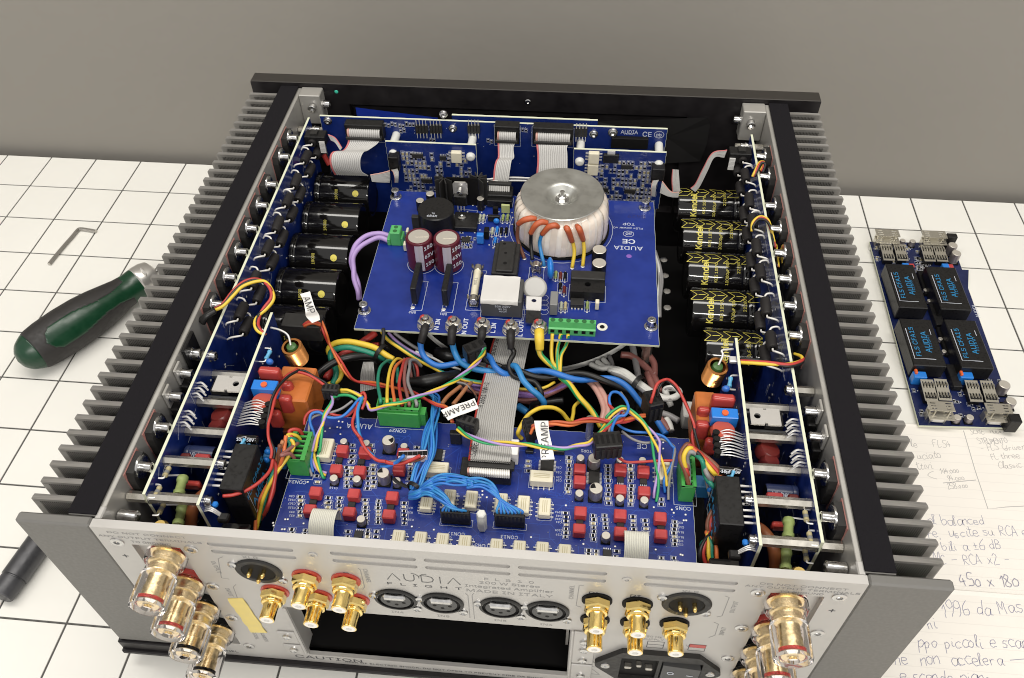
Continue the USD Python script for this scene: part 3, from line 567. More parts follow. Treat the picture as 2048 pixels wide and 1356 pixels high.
class Small:
    """tiny soldered pieces of one board, collected by look"""
    def __init__(s): s.chip, s.pad, s.silk, s.ic, s.pin, s.tan, s.lead = (MB() for _ in range(7))
    def smd(s, c, X, Y, L=0.002, W=0.00125, kind='chip'):
        """chip lying on a board: c on the surface; X along it; Y across; Z = X x Y outwards"""
        X, Y = np.asarray(X, float), np.asarray(Y, float); R = np.stack([X, Y, np.cross(X, Y)]); c = np.asarray(c, float); n = R[2]
        (s.chip if kind == 'chip' else s.tan).box(c + n * 0.0004, (L * 0.62, W, 0.0006), R)
        for k in (-1, 1): s.pad.box(c + X * k * L * 0.42 + n * 0.0003, (L * 0.3, W * 1.08, 0.00062), R)
        for k in (-1, 1):
            s.silk.box(c + X * k * L * 0.85 + n * 0.00014, (0.00013, W * 1.9, 0.00006), R); s.silk.box(c + Y * k * W * 0.95 + n * 0.00014, (L * 1.7, 0.00013, 0.00006), R)
    def soic(s, c, X, Y, L, W, n, h=0.0016):
        X, Y = np.asarray(X, float), np.asarray(Y, float); R = np.stack([X, Y, np.cross(X, Y)]); c = np.asarray(c, float); z = R[2]
        s.ic.box(c + z * h / 2, (L, W, h), R, bevel=0.0002)
        for i in range(n):
            for k in (-1, 1): s.pin.box(c + X * (i - (n - 1) / 2) * L / n + Y * k * (W / 2 + 0.0006) + z * 0.0004, (L / n * 0.45, 0.0013, 0.0005), R)
    def dot(s, c, n, r=0.0006):
        s.pad.lathe([(r, 0.00013), (r * 0.7, 0.0004), (0, 0.0005)], c, n, 8)
    def text(s, t, h, c, X, Y): s.silk.text(t, h, c, X, Y, 0.00006)
    def flush(s, parent):
        for mb, nm, m in ((s.chip, 'chip_parts', BLKM), (s.pad, 'solder_pads', SOLDER), (s.silk, 'board_print', SILK), (s.ic, 'small_packages', CHARC), (s.pin, 'package_pins', SOLDER), (s.tan, 'ceramic_chips', TAN), (s.lead, 'wire_leads', SOLDER)):
            if mb.n: emit(parent, nm, mb, m, kind='stuff')
EX, EY, EZ = np.eye(3)

# ================================================================ PREAMP BOARD
ZP = 0.135; ZS = ZP + 0.00012
PRE = pcb('preamp_board', -0.1125, 0.0075, 0.1178, 0.1055, ZP, label='blue preamplifier board behind the rear panel')
sm = Small()
def on(fr, u, v): return q(fr, u, v, z=ZS)
def wima(fr, u, v, s=0.0068):
    # u, v: centre of the top face
    mb = at_box(fr, u, v, ZS + 0.0062, s, s * 0.86, 0.0062, 0.0006); emit(PRE, 'film_capacitor', mb, REDB)
for u, v in ((685, 175), (900, 190), (625, 360), (850, 375), (430, 575), (795, 595), (1160, 620), (375, 745), (750, 770), (1128, 795), (1225, 350), (1265, 205)): wima('P1', u, v)
for u, v in ((962, 300), (962, 395), (1290, 300), (1475, 315), (1288, 468), (1480, 482), (968, 645), (1288, 668), (1610, 690), (958, 785), (1290, 810), (1615, 830)): wima('P2', u, v)
def relay(fr, u, v, sx, sy, h=0.0052):
    c = q(fr, u, v, z=ZS + h); mb = MB(); mb.box((c[0], c[1], ZS + h / 2 + 0.0002), (sx, sy, h - 0.0004), bevel=0.0005); r = emit(PRE, 'relay', mb, IVORY)
    long = sy > sx
    for k in (-1, 1):
        for i in range(4):
            d = (i - 1.5) * max(sx, sy) * 0.24
            p = (c[0] + k * (sx / 2 + 0.0008), c[1] + d) if long else (c[0] + d, c[1] + k * (sy / 2 + 0.0008))
            sm.pin.box((p[0], p[1], ZS + 0.0004), (0.0018, 0.0006, 0.0007) if long else (0.0006, 0.0018, 0.0007))
    tx, ty = c[0], c[1]
    for k in range(3):
        o = (k - 1) * 0.0014
        if long: sm.tan.box((tx + o * 0.8, ty, ZS + h + 0.00002), (0.0003, sy * 0.7, 0.00005))
        else: sm.tan.box((tx, ty + o * 0.8, ZS + h + 0.00002), (sx * 0.7, 0.0003, 0.00005))
    sm.silk.outline((-sx / 2 - 0.0006, -sy / 2 - 0.0006), (sx / 2 + 0.0006, sy / 2 + 0.0006), 0.0002, (c[0], c[1], ZS), EX, EY, 0.00006)
# row along the rear edge, row behind it, and the odd ones
for fr, u, v in (('P1', 1215, 1030), ('P1', 1425, 1045), ('P1', 1635, 1060), ('P1', 1850, 1080), ('P2', 290, 940), ('P2', 475, 955), ('P2', 660, 965), ('P2', 840, 985)): relay(fr, u, v, 0.0066, 0.0106)
for fr, u, v in (('P1', 1705, 640), ('P1', 1485, 690), ('P2', 90, 550), ('P2', 330, 570), ('P2', 510, 590), ('P2', 680, 610)): relay(fr, u, v, 0.0066, 0.0108 if u != 1485 else 0.0075)
relay('P1', 525, 165, 0.0078, 0.0135, 0.0062); relay('P2', 1635, 320, 0.0078, 0.0125, 0.0062); relay('P1', 1585, 350, 0.0135, 0.0075, 0.0068); relay('P2', 655, 365, 0.0130, 0.0075, 0.0068)
SMALLCAN = mat('can_side', (0.33, 0.30, 0.30), 0.35, 0.7); CANTOP = mat('can_top', (0.66, 0.62, 0.55), 0.35, 0.6)
for fr, u, v, r, h, mk in (('P1', 700, 105, 0.0022, 0.0052, None), ('P1', 915, 120, 0.0022, 0.0052, None), ('P1', 1125, 95, 0.0038, 0.0095, 0.0), ('P1', 1275, 150, 0.0022, 0.0050, None), ('P1', 605, 455, 0.0024, 0.0053, None), ('P1', 825, 465, 0.0024, 0.0053, None), ('P1', 1075, 405, 0.0036, 0.0095, 2.6), ('P1', 1205, 480, 0.0024, 0.0053, None), ('P1', 865, 845, 0.0025, 0.0055, None),
                           ('P2', 968, 220, 0.0023, 0.0052, None), ('P2', 1078, 225, 0.0036, 0.0085, None), ('P2', 1092, 465, 0.0038, 0.0095, 2.6), ('P2', 958, 505, 0.0024, 0.0053, None), ('P2', 1285, 545, 0.0024, 0.0053, None), ('P2', 1480, 560, 0.0024, 0.0053, None), ('P2', 1172, 845, 0.0025, 0.0055, None), ('P2', 1285, 235, 0.0022, 0.0050, None), ('P2', 1465, 240, 0.0022, 0.0050, None)):
    c = q(fr, u, v, z=ZS + h); can(PRE, (c[0], c[1], ZS), r, h, SMALLCAN, CANTOP, mark=mk, base=True)
# columns of chip parts between the red capacitors
def col(fr, u, v0, v1, n, rot=False):
    for v in np.linspace(v0, v1, n):
        c = on(fr, u + rng.uniform(-6, 6), v)
        X, Y = (EX, EY) if not rot else (EY, -EX)
        sm.smd(c, X, Y, rng.choice((0.002, 0.0026, 0.0026)), rng.choice((0.00125, 0.0013, 0.0015)), rng.choice(('chip', 'chip', 'chip', 'tan')))
for a in ((790, 150, 300, 4), (735, 360, 540, 6), (775, 260, 470, 5), (965, 150, 250, 3), (985, 340, 540, 6), (930, 370, 560, 5), (290, 640, 820, 6), (555, 650, 740, 3), (545, 700, 770, 2), (660, 650, 760, 4), (910, 670, 880, 7), (1030, 680, 880, 7), (1280, 700, 890, 6), (1340, 330, 460, 4), (1330, 470, 520, 2), (215, 950, 985, 2), (335, 960, 995, 2), (450, 440, 500, 2), (740, 970, 1020, 2), (930, 960, 1020, 3), (1010, 970, 1020, 2), (1400, 170, 190, 1)): col('P1', *a)
for a in ((875, 225, 415, 7), (865, 450, 500, 3), (850, 670, 860, 7), (1070, 690, 880, 7), (1165, 690, 790, 4), (1390, 700, 800, 4), (1490, 730, 830, 4), (1720, 740, 920, 7), (1190, 290, 410, 5), (1190, 450, 590, 5), (1370, 290, 410, 5), (1370, 450, 600, 6), (545, 255, 330, 3), (1620, 1030, 1060, 2), (1720, 1030, 1065, 2), (1030, 970, 1000, 2), (1095, 975, 1005, 2), (1250, 975, 1020, 2), (1610, 560, 600, 2)): col('P2', *a)
for fr, u, v, L, W, n in (('P1', 1590, 245, 0.0078, 0.0065, 8), ('P2', 700, 290, 0.0076, 0.0075, 8), ('P1', 660, 300, 0.004, 0.004, 4), ('P1', 870, 315, 0.004, 0.004, 4), ('P2', 1285, 405, 0.004, 0.0036, 4), ('P2', 1470, 420, 0.004, 0.0036, 4), ('P1', 415, 690, 0.004, 0.0036, 4), ('P1', 780, 720, 0.004, 0.0036, 4), ('P1', 1150, 745, 0.004, 0.0036, 4), ('P2', 960, 740, 0.004, 0.0036, 4), ('P2', 1285, 765, 0.004, 0.0036, 4), ('P2', 1610, 785, 0.004, 0.0036, 4), ('P1', 845, 1005, 0.0046, 0.0048, 4), ('P2', 1180, 1000, 0.0046, 0.0048, 4), ('P2', 1075, 390, 0.008, 0.0062, 9)):
    X, Y = (EY, -EX) if n >= 8 else (EX, EY)
    sm.soic(on(fr, u, v), X, Y, L, W, n)
for fr, u, v in (('P1', 360, 495), ('P1', 320, 890), ('P1', 145, 850), ('P1', 170, 850), ('P1', 1070, 945), ('P1', 1350, 920), ('P1', 1560, 950), ('P1', 670, 40), ('P1', 115, 945), ('P1', 140, 945), ('P1', 30, 885), ('P1', 35, 910), ('P2', 990, 915), ('P2', 1245, 935), ('P2', 1570, 960), ('P2', 570, 860), ('P2', 1700, 640), ('P2', 1715, 665), ('P2', 1810, 680), ('P2', 1795, 725), ('P2', 1815, 725), ('P2', 1630, 100), ('P2', 1630, 150), ('P2', 1770, 1000), ('P2', 1785, 1005), ('P2', 180, 490), ('P2', 180, 520), ('P2', 215, 540), ('P2', 850, 605), ('P2', 1555, 620), ('A', 560, 965), ('A', 595, 970), ('A', 545, 1020), ('A', 575, 1025), ('A', 475, 1030), ('A', 430, 1060)): sm.dot(on(fr, u, v), EZ, 0.0007)
for fr, u, v in [('P1', rng.uniform(60, 1750), rng.uniform(40, 960)) for _ in range(60)] + [('P2', rng.uniform(600, 1850), rng.uniform(60, 1040)) for _ in range(40)]: sm.dot(on(fr, u, v), EZ, 0.00026)
NX, NY = -EX, -EY                                      # print that reads from the far side
for t, fr, u, v, h in (('CON29', 'A', 1120, 1055, 0.0022), ('CON24', 'P1', 260, 495, 0.0022), ('CON5', 'P2', 1790, 630, 0.0022), ('CON17', 'P1', 1770, 990, 0.0020), ('CON13', 'P2', 395, 860, 0.0020), ('TOR3', 'P2', 175, 930, 0.0022), ('TOR1', 'P2', 1015, 170, 0.0018), ('CE', 'P2', 1460, 130, 0.0036), ('AUDIA', 'A', 755, 1010, 0.0036), ('C118', 'P1', 605, 552, 0.0013)): sm.text(t, h, on(fr, u, v), NX, NY)
for fr, us, vs in (('P1', (215, 185, 160), (630, 665, 700, 740, 780, 815)), ('P2', (1775,), (745, 780, 820, 860, 890, 920)), ('P2', (800,), (660, 690, 715, 740, 805, 840, 300, 340, 380, 405)), ('P1', (1340,), (740, 785, 855))):
    for v in vs: sm.text(rng.choice('RC') + str(rng.randint(12, 199)), 0.0012, on(fr, us[0] - 8, v), NX, NY)
for fr, a, b in (('P1', (60, 912), (330, 922)), ('P1', (560, 900), (1560, 965)), ('P1', (240, 585), (1280, 640)), ('P2', (760, 600), (1500, 650)), ('P2', (560, 860), (760, 880)), ('P2', (960, 940), (1560, 985))):
    A_, B_ = on(fr, *a), on(fr, *b); mb = MB(); mb.stroke([(A_[0], A_[1]), (B_[0], B_[1])], 0.00022, (0, 0, ZS), EX, EY, 0.00004); emit(PRE, 'board_track', mb, mat('track_blue', (0.03, 0.08, 0.33), 0.35))
# lines of copper under the mask
tr = MB()
for k in range(140):
    x, y = nrng.uniform(-0.105, 0.108), nrng.uniform(0.028, 0.100); p = [(x, y)]
    for j in range(3):
        a = nrng.choice([0, 45, 90, 135]) * math.pi / 180; L = nrng.uniform(0.002, 0.014); x += L * math.cos(a); y -= L * math.sin(a)
        if abs(x) < 0.108 and 0.012 < y < 0.102: p.append((x, y))
    for i in range(len(p) - 1): tr.stroke(p[i:i + 2], 0.0003, (0, 0, ZS), EX, EY, 0.00003)
emit(PRE, 'copper_tracks', tr, mat('track_mask', (0.018, 0.058, 0.34), 0.3), kind='stuff')
# pluggable green connectors
def pluggable(fr, a, b, ztop, h, n, along, ways, label=None):
    """top corners a, b; slots along x or y"""
    p, r = q(fr, *a, z=ztop), q(fr, *b, z=ztop); lo, hi = np.minimum(p, r), np.maximum(p, r); g = group_part(AMP, 'terminal_plug', label)
    mb = MB(); mb.span((lo[0], lo[1], ztop - h), (hi[0], hi[1], ztop - 0.0012), bevel=0.0004); emit(g, 'housing', mb, GREEN)
    ax = 0 if along == 'x' else 1; w = (hi[ax] - lo[ax]); o = 1 - ax; d = hi[o] - lo[o]
    mb = MB()
    for s in (0, 1):                                        # rim with cell walls
        a3, b3 = lo.copy(), hi.copy(); a3[o] = lo[o] + (0 if s == 0 else d * 0.78); b3[o] = lo[o] + (d * 0.22 if s == 0 else d); a3[2] = ztop - 0.0012; b3[2] = ztop; mb.span(a3, b3)
    for i in range(n + 1):
        a3, b3 = lo.copy(), hi.copy(); c = lo[ax] + w * i / n; a3[ax] = max(lo[ax], c - 0.0005); b3[ax] = min(hi[ax], c + 0.0005); a3[2] = ztop - 0.0012; b3[2] = ztop - 0.0001; mb.span(a3, b3)
    emit(g, 'cell_rim', mb, GREEN)
    for i in range(n):
        mb = MB(); a3, b3 = lo.copy(), hi.copy(); a3[ax] = lo[ax] + w * (i + .2) / n; b3[ax] = lo[ax] + w * (i + .8) / n; a3[o] += d * 0.27; b3[o] -= d * 0.27; a3[2] = ztop - 0.0012; b3[2] = ztop - 0.0011; mb.span(a3, b3); emit(g, 'wire_hole', mb, BLKM)
    return lo, hi
# far plug: front wall lower shell too
lo29, hi29 = pluggable('A', (935, 735), (1320, 860), ZP + 0.0165, 0.0164, 6, 'x', 6, 'green six way plug standing at the far edge of the preamplifier board')
mb = MB(); mb.span((lo29[0] + 0.0004, lo29[1] - 0.0012, ZS), (hi29[0] - 0.0004, lo29[1], ZP + 0.0135), bevel=0.0004); mb.span((hi29[0], lo29[1] + .001, ZS), (hi29[0] + 0.003, hi29[1] - 0.001, ZP + 0.011)); emit(PRE, 'plug_header', mb, GREEN)
lo24, hi24 = pluggable('P1', (225, 5), (325, 290), ZP + 0.0165, 0.0164, 6, 'y', 6, 'green six way plug at the left edge of the preamplifier board')
lo5, hi5 = pluggable('P2', (1765, 175), (1900, 455), ZP + 0.0165, 0.0164, 6, 'y', 6, 'green six way plug at the right edge of the preamplifier board')
for lo, hi in ((lo29, hi29), (lo24, hi24), (lo5, hi5)): sm.silk.outline((lo[0] - .0022, lo[1] - .0022), (hi[0] + .0022, hi[1] + .001), 0.00022, (0, 0, ZS), EX, EY, 0.00006)
# black wire housings with the blue strands
for fr, a, b in (('P1', (1620, 740), (1900, 800)), ('P2', (275, 655), (520, 700))):
    p, r = q(fr, *a, z=ZP + 0.0125), q(fr, *b, z=ZP + 0.0125); lo, hi = np.minimum(p, r), np.maximum(p, r)
    g = emit(PRE, 'wire_housing', MB().span((lo[0], lo[1], ZS), (hi[0], hi[1], ZP + 0.0125), bevel=0.0005), BLK)
    mb = MB()
    for i in range(8): mb.box((lo[0] + (hi[0] - lo[0]) * (i + .5) / 8, lo[1] - 0.0001, ZP + 0.0095), (0.0009, 0.0004, 0.0035))
    emit(PRE, 'housing_ribs', mb, CHARC)
    sm.silk.outline((lo[0] - .0008, lo[1] - .001), (hi[0] + .0008, hi[1] + .0008), 0.00022, (0, 0, ZS), EX, EY, 0.00006)
# box header for the wide grey ribbon
hb = bx('P1', (1830, 250), (2290, 460), ZP + 0.0078, 0.0076); emit(PRE, 'box_header', hb, BLK)
hb = bx('P2', (70, 225), (435, 310), ZP + 0.0125, 0.0035); emit(PRE, 'ribbon_clamp', hb, CHARC)
mb = bx('B', (490, 1130), (550, 1280), ZP + 0.011, 0.0108); emit(PRE, 'white_header', mb, LABELP)
# nylon pillar and hex spacer
c = q('P1', 2010, 790, z=ZP + 0.0165); mb = MB(); mb.cyl((c[0], c[1] , ZS), (c[0], c[1], ZP + 0.0165), 0.0027, 6, bevel=0.0006); emit(PRE, 'nylon_pillar', mb, NYLON, smooth=25)
c = q('B', 1240, 955, z=ZP + 0.0180); mb = MB(); mb.cyl((c[0], c[1], ZS), (c[0], c[1], ZP + 0.018), 0.0021, 6, bevel=0.0003); mb.lathe([(0.0026, .018), (0.0026, .0195), (0.0012, .0200), (0.0010, 0.0185), (0, 0.0185)], (c[0], c[1], ZP), EZ, 14); emit(PRE, 'hex_spacer', mb, NICKEL, smooth=25)
# little upright black headers
for fr, a, b, h in (('A', (1620, 1040), (1720, 1090), 0.011), ('P2', (540, 30), (600, 70), 0.011), ('P2', (750, 150), (840, 175), 0.004), ('P2', (525, 150), (590, 175), 0.003)):
    emit(PRE, 'pin_header', bx(fr, a, b, ZP + h, h - 0.0002), BLK)
for fr, a, b in (('P1', (150, 1015), (265, 1035)), ('P1', (835, 1075), (960, 1095)), ('P2', (1040, 1045), (1140, 1060)), ('P2', (1640, 1085), (1710, 1100))): emit(PRE, 'edge_socket', bx(fr, a, b, ZP + 0.004, 0.0038), IVORY)
sm.flush(PRE)
# white flat cables that loop over the rear edge
for fr, a0, a1, b0, b1 in (('P1', (390, 800), (640, 780), (410, 1060), (625, 1065)), ('P2', (1320, 840), (1515, 850), (1305, 1075), (1500, 1085))):
    yb, L, R_ = 0.0125, q(fr, *a0, z=ZP + 0.012), q(fr, *a1, z=ZP + 0.012); xl, xr = L[0], R_[0]; yt = (L[1] + R_[1]) / 2
    prs = [((xl, yt + dy, z), (xr, yt + dy, z)) for dy, z in ((0.0030, ZP + 0.0004), (0.0042, ZP + 0.006), (0.0026, ZP + 0.0112), (-0.0025, ZP + 0.0128), (-0.008, ZP + 0.0108), (-0.0125, ZP + 0.004), (-0.0148, ZP - 0.004), (-0.0155, ZP - 0.02))]
    a, b = ribbon(prs, 14, 0.0004); p = emit(AMP, 'flat_cable', a, FLEXW, smooth=50); emit(p, 'edge_strand', b, FLEXW, smooth=50)

# ================================================================ POWER BOARD
ZB2 = 0.130; Z2 = ZB2 + 0.00012
PWR = pcb('power_board', -0.1020, 0.1828, 0.1030, 0.3325, ZB2, label='large bright blue power supply board in the middle')
sm = Small()
def onp(fr, u, v): return q(fr, u, v, z=Z2)
for fr, u, v in (('T1', 520, 250), ('T2', 1635, 545), ('T3', 165, 690), ('T4', 1705, 870)):
    c = onp(fr, u, v); mb = MB(); mb.lathe([(0, 0), (0.0046, 0), (0.0046, 0.0008), (0.0043, 0.0010), (0, 0.0010)], c, EZ, 22); mb.lathe([(0.0034, 0.001), (0.0036, 0.002), (0.0034, 0.0026)], c, EZ, 18); bolt(mb, c + [0, 0, 0.0022], EZ, 0.0031, 0.0042); emit(PWR, 'mounting_bolt', mb, STEEL, smooth=35)
    mb = MB(); mb.cyl((c[0], c[1], 0.034), (c[0], c[1], ZB2 - 0.0016), 0.0035, 6); emit(PWR, 'standoff', mb, NICKEL)
# ring core transformer
tc = np.array((0.0325, 0.2965, Z2)); TR = group_part(AMP, 'ring_transformer', 'clear wrapped ring core transformer under a dished steel plate')
prof = [(0.020, 0.0), (0.0325, 0.0), (0.0345, 0.0018), (0.0348, 0.010), (0.0345, 0.0205), (0.0325, 0.0265), (0.0285, 0.0295), (0.020, 0.0300)]
t_ = MB(); t_.lathe(prof, tc, EZ, 72); v, f = t_.get(); ang = np.arctan2(v[:, 1] - tc[1], v[:, 0] - tc[0]); rad = np.hypot(v[:, 0] - tc[0], v[:, 1] - tc[1])
k = 1 + (0.010 * np.sin(ang * 19) + 0.006 * np.sin(ang * 31 + 1) * np.sin(ang * 3)) * (rad > 0.03) + 0.008 * (nrng.random(len(v)) - .5); v[:, 0] = tc[0] + (v[:, 0] - tc[0]) * k; v[:, 1] = tc[1] + (v[:, 1] - tc[1]) * k
emit(TR, 'wound_core', (v, f), WRAP, smooth=50)
tp = MB(); pp = np.array(prof[1:]); pp = np.column_stack([np.interp(np.linspace(0, 1, 12), np.linspace(0, 1, len(pp)), pp[:, 0]), np.interp(np.linspace(0, 1, 12), np.linspace(0, 1, len(pp)), pp[:, 1])])
for k in range(30):
    a_ = 2 * np.pi * k / 30 + nrng.uniform(-.05, .05); w_ = nrng.uniform(.05, .09); tw_ = np.linspace(-.05, .05, 12) + nrng.uniform(-.02, .02); of = nrng.uniform(.0006, .0009)
    pt = lambda s_: np.stack([tc[0] + (pp[:, 0] + of * (1.0 if s_ > 0 else 0.55)) * np.cos(a_ + tw_ + s_ * w_), tc[1] + (pp[:, 0] + of * (1.0 if s_ > 0 else 0.55)) * np.sin(a_ + tw_ + s_ * w_), tc[2] + pp[:, 1] + of * .4], 1)
    i_ = np.arange(11); tp.add(np.vstack([pt(-1), pt(1)]), np.vstack([np.stack([i_, i_ + 12, i_ + 13], 1), np.stack([i_, i_ + 13, i_ + 1], 1)]))
emit(TR, 'tape_turns', tp, mat('tape_film', (0.80, 0.70, 0.60), 0.16, var=0.14, scale=80, coat_weight=0.5), smooth=True, kind='stuff')
mb = MB(); mb.lathe([(0.0330, 0.0), (0.0362, 0.0), (0.0362, 0.0012), (0.0330, 0.0012)], tc, EZ, 48); emit(TR, 'base_pad', mb, BLKM)
mb = MB(); mb.lathe([(0, 0.0258), (0.0062, 0.0258), (0.0085, 0.0268), (0.0115, 0.0300), (0.0140, 0.0318), (0.0300, 0.0322), (0.0304, 0.0326), (0.0300, 0.0331), (0.0138, 0.0328), (0.0110, 0.0311), (0.0080, 0.0278), (0.0060, 0.0268), (0, 0.0268)], tc, EZ, 64); emit(TR, 'dished_plate', mb, PLATE, smooth=40)
mb = MB(); mb.lathe([(0.0050, 0.0268), (0.0050, 0.0278), (0, 0.0278)], tc, EZ, 20); mb.lathe([(0.0036, 0.0278), (0.0036, 0.0306), (0.0030, 0.0312), (0.0018, 0.0312)], tc, EZ, 6); mb.lathe([(0.0018, 0.0312), (0.0018, 0.0345), (0, 0.0348)], tc, EZ, 14); emit(TR, 'bolt', mb, STEEL, smooth=25)
for cl, pts, sl in (('brown', ((1205, 770, .018), (1200, 900, .010), (1275, 1110, .0005)), ((410, 665, .0305), (350, 660, .0312), (270, 680, .0295), (205, 725, .0235))), ('black', ((350, 850, .020), (350, 960, .012), (365, 1130, .004)), ((540, 710, .030), (470, 700, .0312), (400, 740, .029), (345, 830, .0215))),
                    ('lightblue', ((470, 850, .020), (450, 960, .012), (500, 1200, .0005)), ((660, 760, .0275), (620, 740, .030), (550, 760, .0285), (475, 840, .021))), ('yellow', ((820, 920, .017), (840, 1040, .010), (815, 1215, .0005)), ((740, 760, .030), (765, 790, .030), (815, 920, .0175))), ('yellow', ((940, 900, .017), (950, 1020, .010), (935, 1195, .0005)), ((865, 740, .030), (900, 790, .0295), (940, 905, .0175)))):
    if cl == 'brown': pts = tuple((u - 1000, v, z) for u, v, z in pts)
    P = [q('T2', u, v, z=Z2 + z) for u, v, z in sl[-1:]] + [q('T2', u, v, z=Z2 + z) for u, v, z in pts[(0 if cl != 'brown' else 1):]]
    mb = MB(); mb.tube(P, 0.00135, 9); emit(TR, 'lead', mb, WC[cl], smooth=True, label=cl + ' lead')
    mb = MB(); mb.tube([q('T2', u, v, z=Z2 + z) for u, v, z in sl], (0.0017, 0.0023, 0.0022, 0.0019), 10); emit(TR, 'lead_sleeve', mb, WC['heat'], smooth=True)
    sm.dot(P[-1] * [1, 1, 0] + [0, 0, Z2], EZ, 0.0016)
for k in range(2): sm.silk.stroke([(0.0388 * math.cos(a), 0.0388 * math.sin(a)) for a in np.linspace(*((2.9, 5.2) if k else (5.4, 6.9)), 30)], 0.0003, tc - [0, 0, 0.0], EX, EY, 0.00006)
# choke drum
c = q('T1', 970, 375, z=Z2 + 0.020); mb = MB(); mb.lathe([(0, 0), (0.0133, 0), (0.0135, 0.0006), (0.0135, 0.0192), (0.0128, 0.0200), (0, 0.0200)], (c[0], c[1], Z2), EZ, 40); ck = emit(PWR, 'choke', mb, BLK, smooth=35)
sm.silk.text('681K', 0.0022, (c[0] - 0.0015, c[1] - 0.0090, Z2 + 0.0200), EX, EY); sm.silk.text('TS', 0.0014, (c[0] - 0.001, c[1] - 0.0062, Z2 + 0.0200), EX, EY)
# two big maroon capacitors
for u, v, ts in ((775, 690, ('150', '63V', '150')), (1090, 705, ('150', '63V', '150'))):
    h, r = 0.0265, 0.0098; c = q('T1', u, v, z=Z2 + h); o = (c[0], c[1], Z2)
    g = emit(AMP, 'reservoir_capacitor', MB().lathe([(0, 0.0006), (r - 0.0006, 0.0006), (r, 0.0016), (r, h - 0.0012), (r - 0.0010, h), (r - 0.0022, h), (r - 0.0024, h - 0.0004)], o, EZ, 36), MAROON, smooth=40, label='maroon capacitor with a silver band')
    mb = MB(); mb.lathe([(r - 0.0023, h - 0.0004), (0, h - 0.0004)], o, EZ, 30); mb.box((c[0] + 0.002, c[1], Z2 + h - 0.0003), (0.0085, 0.0007, 0.0002), rot_z(0.1)); emit(g, 'vent_top', mb, CANTOP)
    a = np.linspace(-1.75, -1.15, 8); ring = np.stack([np.cos(a), np.sin(a)], 1) * (r + 0.0001); vv = np.vstack([np.column_stack([ring + c[:2], np.full(8, Z2 + 0.002)]), np.column_stack([ring + c[:2], np.full(8, Z2 + h - 0.001)])]); i = np.arange(7)
    mb = MB(); mb.add(vv, np.vstack([np.stack([i, i + 1, i + 9], 1), np.stack([i, i + 9, i + 8], 1)])); emit(g, 'polarity_band', mb, LILACT, smooth=True)
    mb = MB()
    for k, t in enumerate(ts):
        an = -0.72; X = np.array([-math.sin(an), math.cos(an), 0]); mb.text(t, 0.0030, np.array([c[0] + (r + 0.0001) * math.cos(an), c[1] + (r + 0.0001) * math.sin(an), Z2 + 0.0225 - k * 0.0075]), X, EZ, 0.00012, True)
    emit(g, 'print', mb, SILK)
    sm.silk.stroke([(c[0] + (r + 0.0006) * math.cos(t), c[1] + (r + 0.0006) * math.sin(t)) for t in np.linspace(0, 6.29, 40)], 0.0003, (0, 0, Z2), EX, EY, 0.00006)
# two flat rectifiers on edge
for (u0, v0), (u1, v1), tg in (((735, 135), (745, 435), (835, 380)), ((1085, 150), (1095, 455), (1165, 395))):
    p, r = q('T3', u0 + 38, v0, z=Z2 + 0.0175), q('T3', u1 - 33, v1, z=Z2 + 0.0175); mb = MB(); xm = (p[0] + r[0]) / 2
    mb.box((xm, (p[1] + r[1]) / 2, Z2 + 0.0098), (0.0040, p[1] - r[1], 0.0155), bevel=0.0005); emit(PWR, 'rectifier', mb, BLK)
    for k in range(4): sm.lead.box((xm, r[1] + 0.002 + k * 0.0052, Z2 + 0.001), (0.0008, 0.0010, 0.002))
    sm.dot((xm - 0.0014, r[1] - 0.0012, Z2), EZ, 0.0016)
    sm.silk.outline((xm - 0.0024, r[1] - 0.0036), (xm + 0.0052, p[1] - 0.001), 0.0003, (0, 0, Z2), EX, EY, 0.00006)
    sm.text('BR' + ('2' if u0 < 800 else '1'), 0.0020, (xm - 0.001, r[1] - 0.0056, Z2), NX, NY)
# ceramic fuse in clips, glass fuse in clips
def fuse(fr, a, b, z, body, r=0.0026, name='fuse'):
    p, e = q(fr, *a, z=z), q(fr, *b, z=z); d = (e - p) / np.linalg.norm(e - p); L = np.linalg.norm(e - p)
    g = emit(AMP, name, MB().cyl(p + d * 0.005, e - d * 0.005, r, 18), body, smooth=40)
    for s, o in ((0, p), (1, e)):
        dd = d if s == 0 else -d
        emit(g, 'end_cap', MB().cyl(o, o + dd * 0.0055, r * 1.08, 18, bevel=0.0003), NICKEL, smooth=40)
        mb = MB(); X = np.cross(d, EZ)
        for k in (-1, 1):
            ang = [np.array([k * 0.0026, -r - 0.0022]), np.array([k * 0.0034, -0.0008]), np.array([k * 0.0029, 0.0016]), np.array([k * 0.0040, 0.0034])]
            A3 = [o + dd * 0.0008 + X * w[0] + EZ * w[1] for w in ang]; B3 = [w + dd * 0.0036 for w in A3]; nn = len(A3)
            T_ = [w + X * k * 0.0004 for w in A3 + B3]; i = np.arange(nn - 1)
            ff = np.vstack([np.stack([i, i + 1, i + 1 + nn], 1), np.stack([i, i + 1 + nn, i + nn], 1)]); mb.add(A3 + B3, ff); mb.add(T_, ff[:, ::-1])
        mb.box(o + dd * 0.0026 - EZ * (r + 0.0022), (0.0060, 0.0042, 0.0006)); emit(g, 'clip', mb, NICKEL)
    sm.silk.outline((min(p[0], e[0]) - .0048, min(p[1], e[1]) - .002), (max(p[0], e[0]) + .0048, max(p[1], e[1]) + .002), 0.0003, (0, 0, Z2), EX, EY, 0.00006)
    return g, p, e
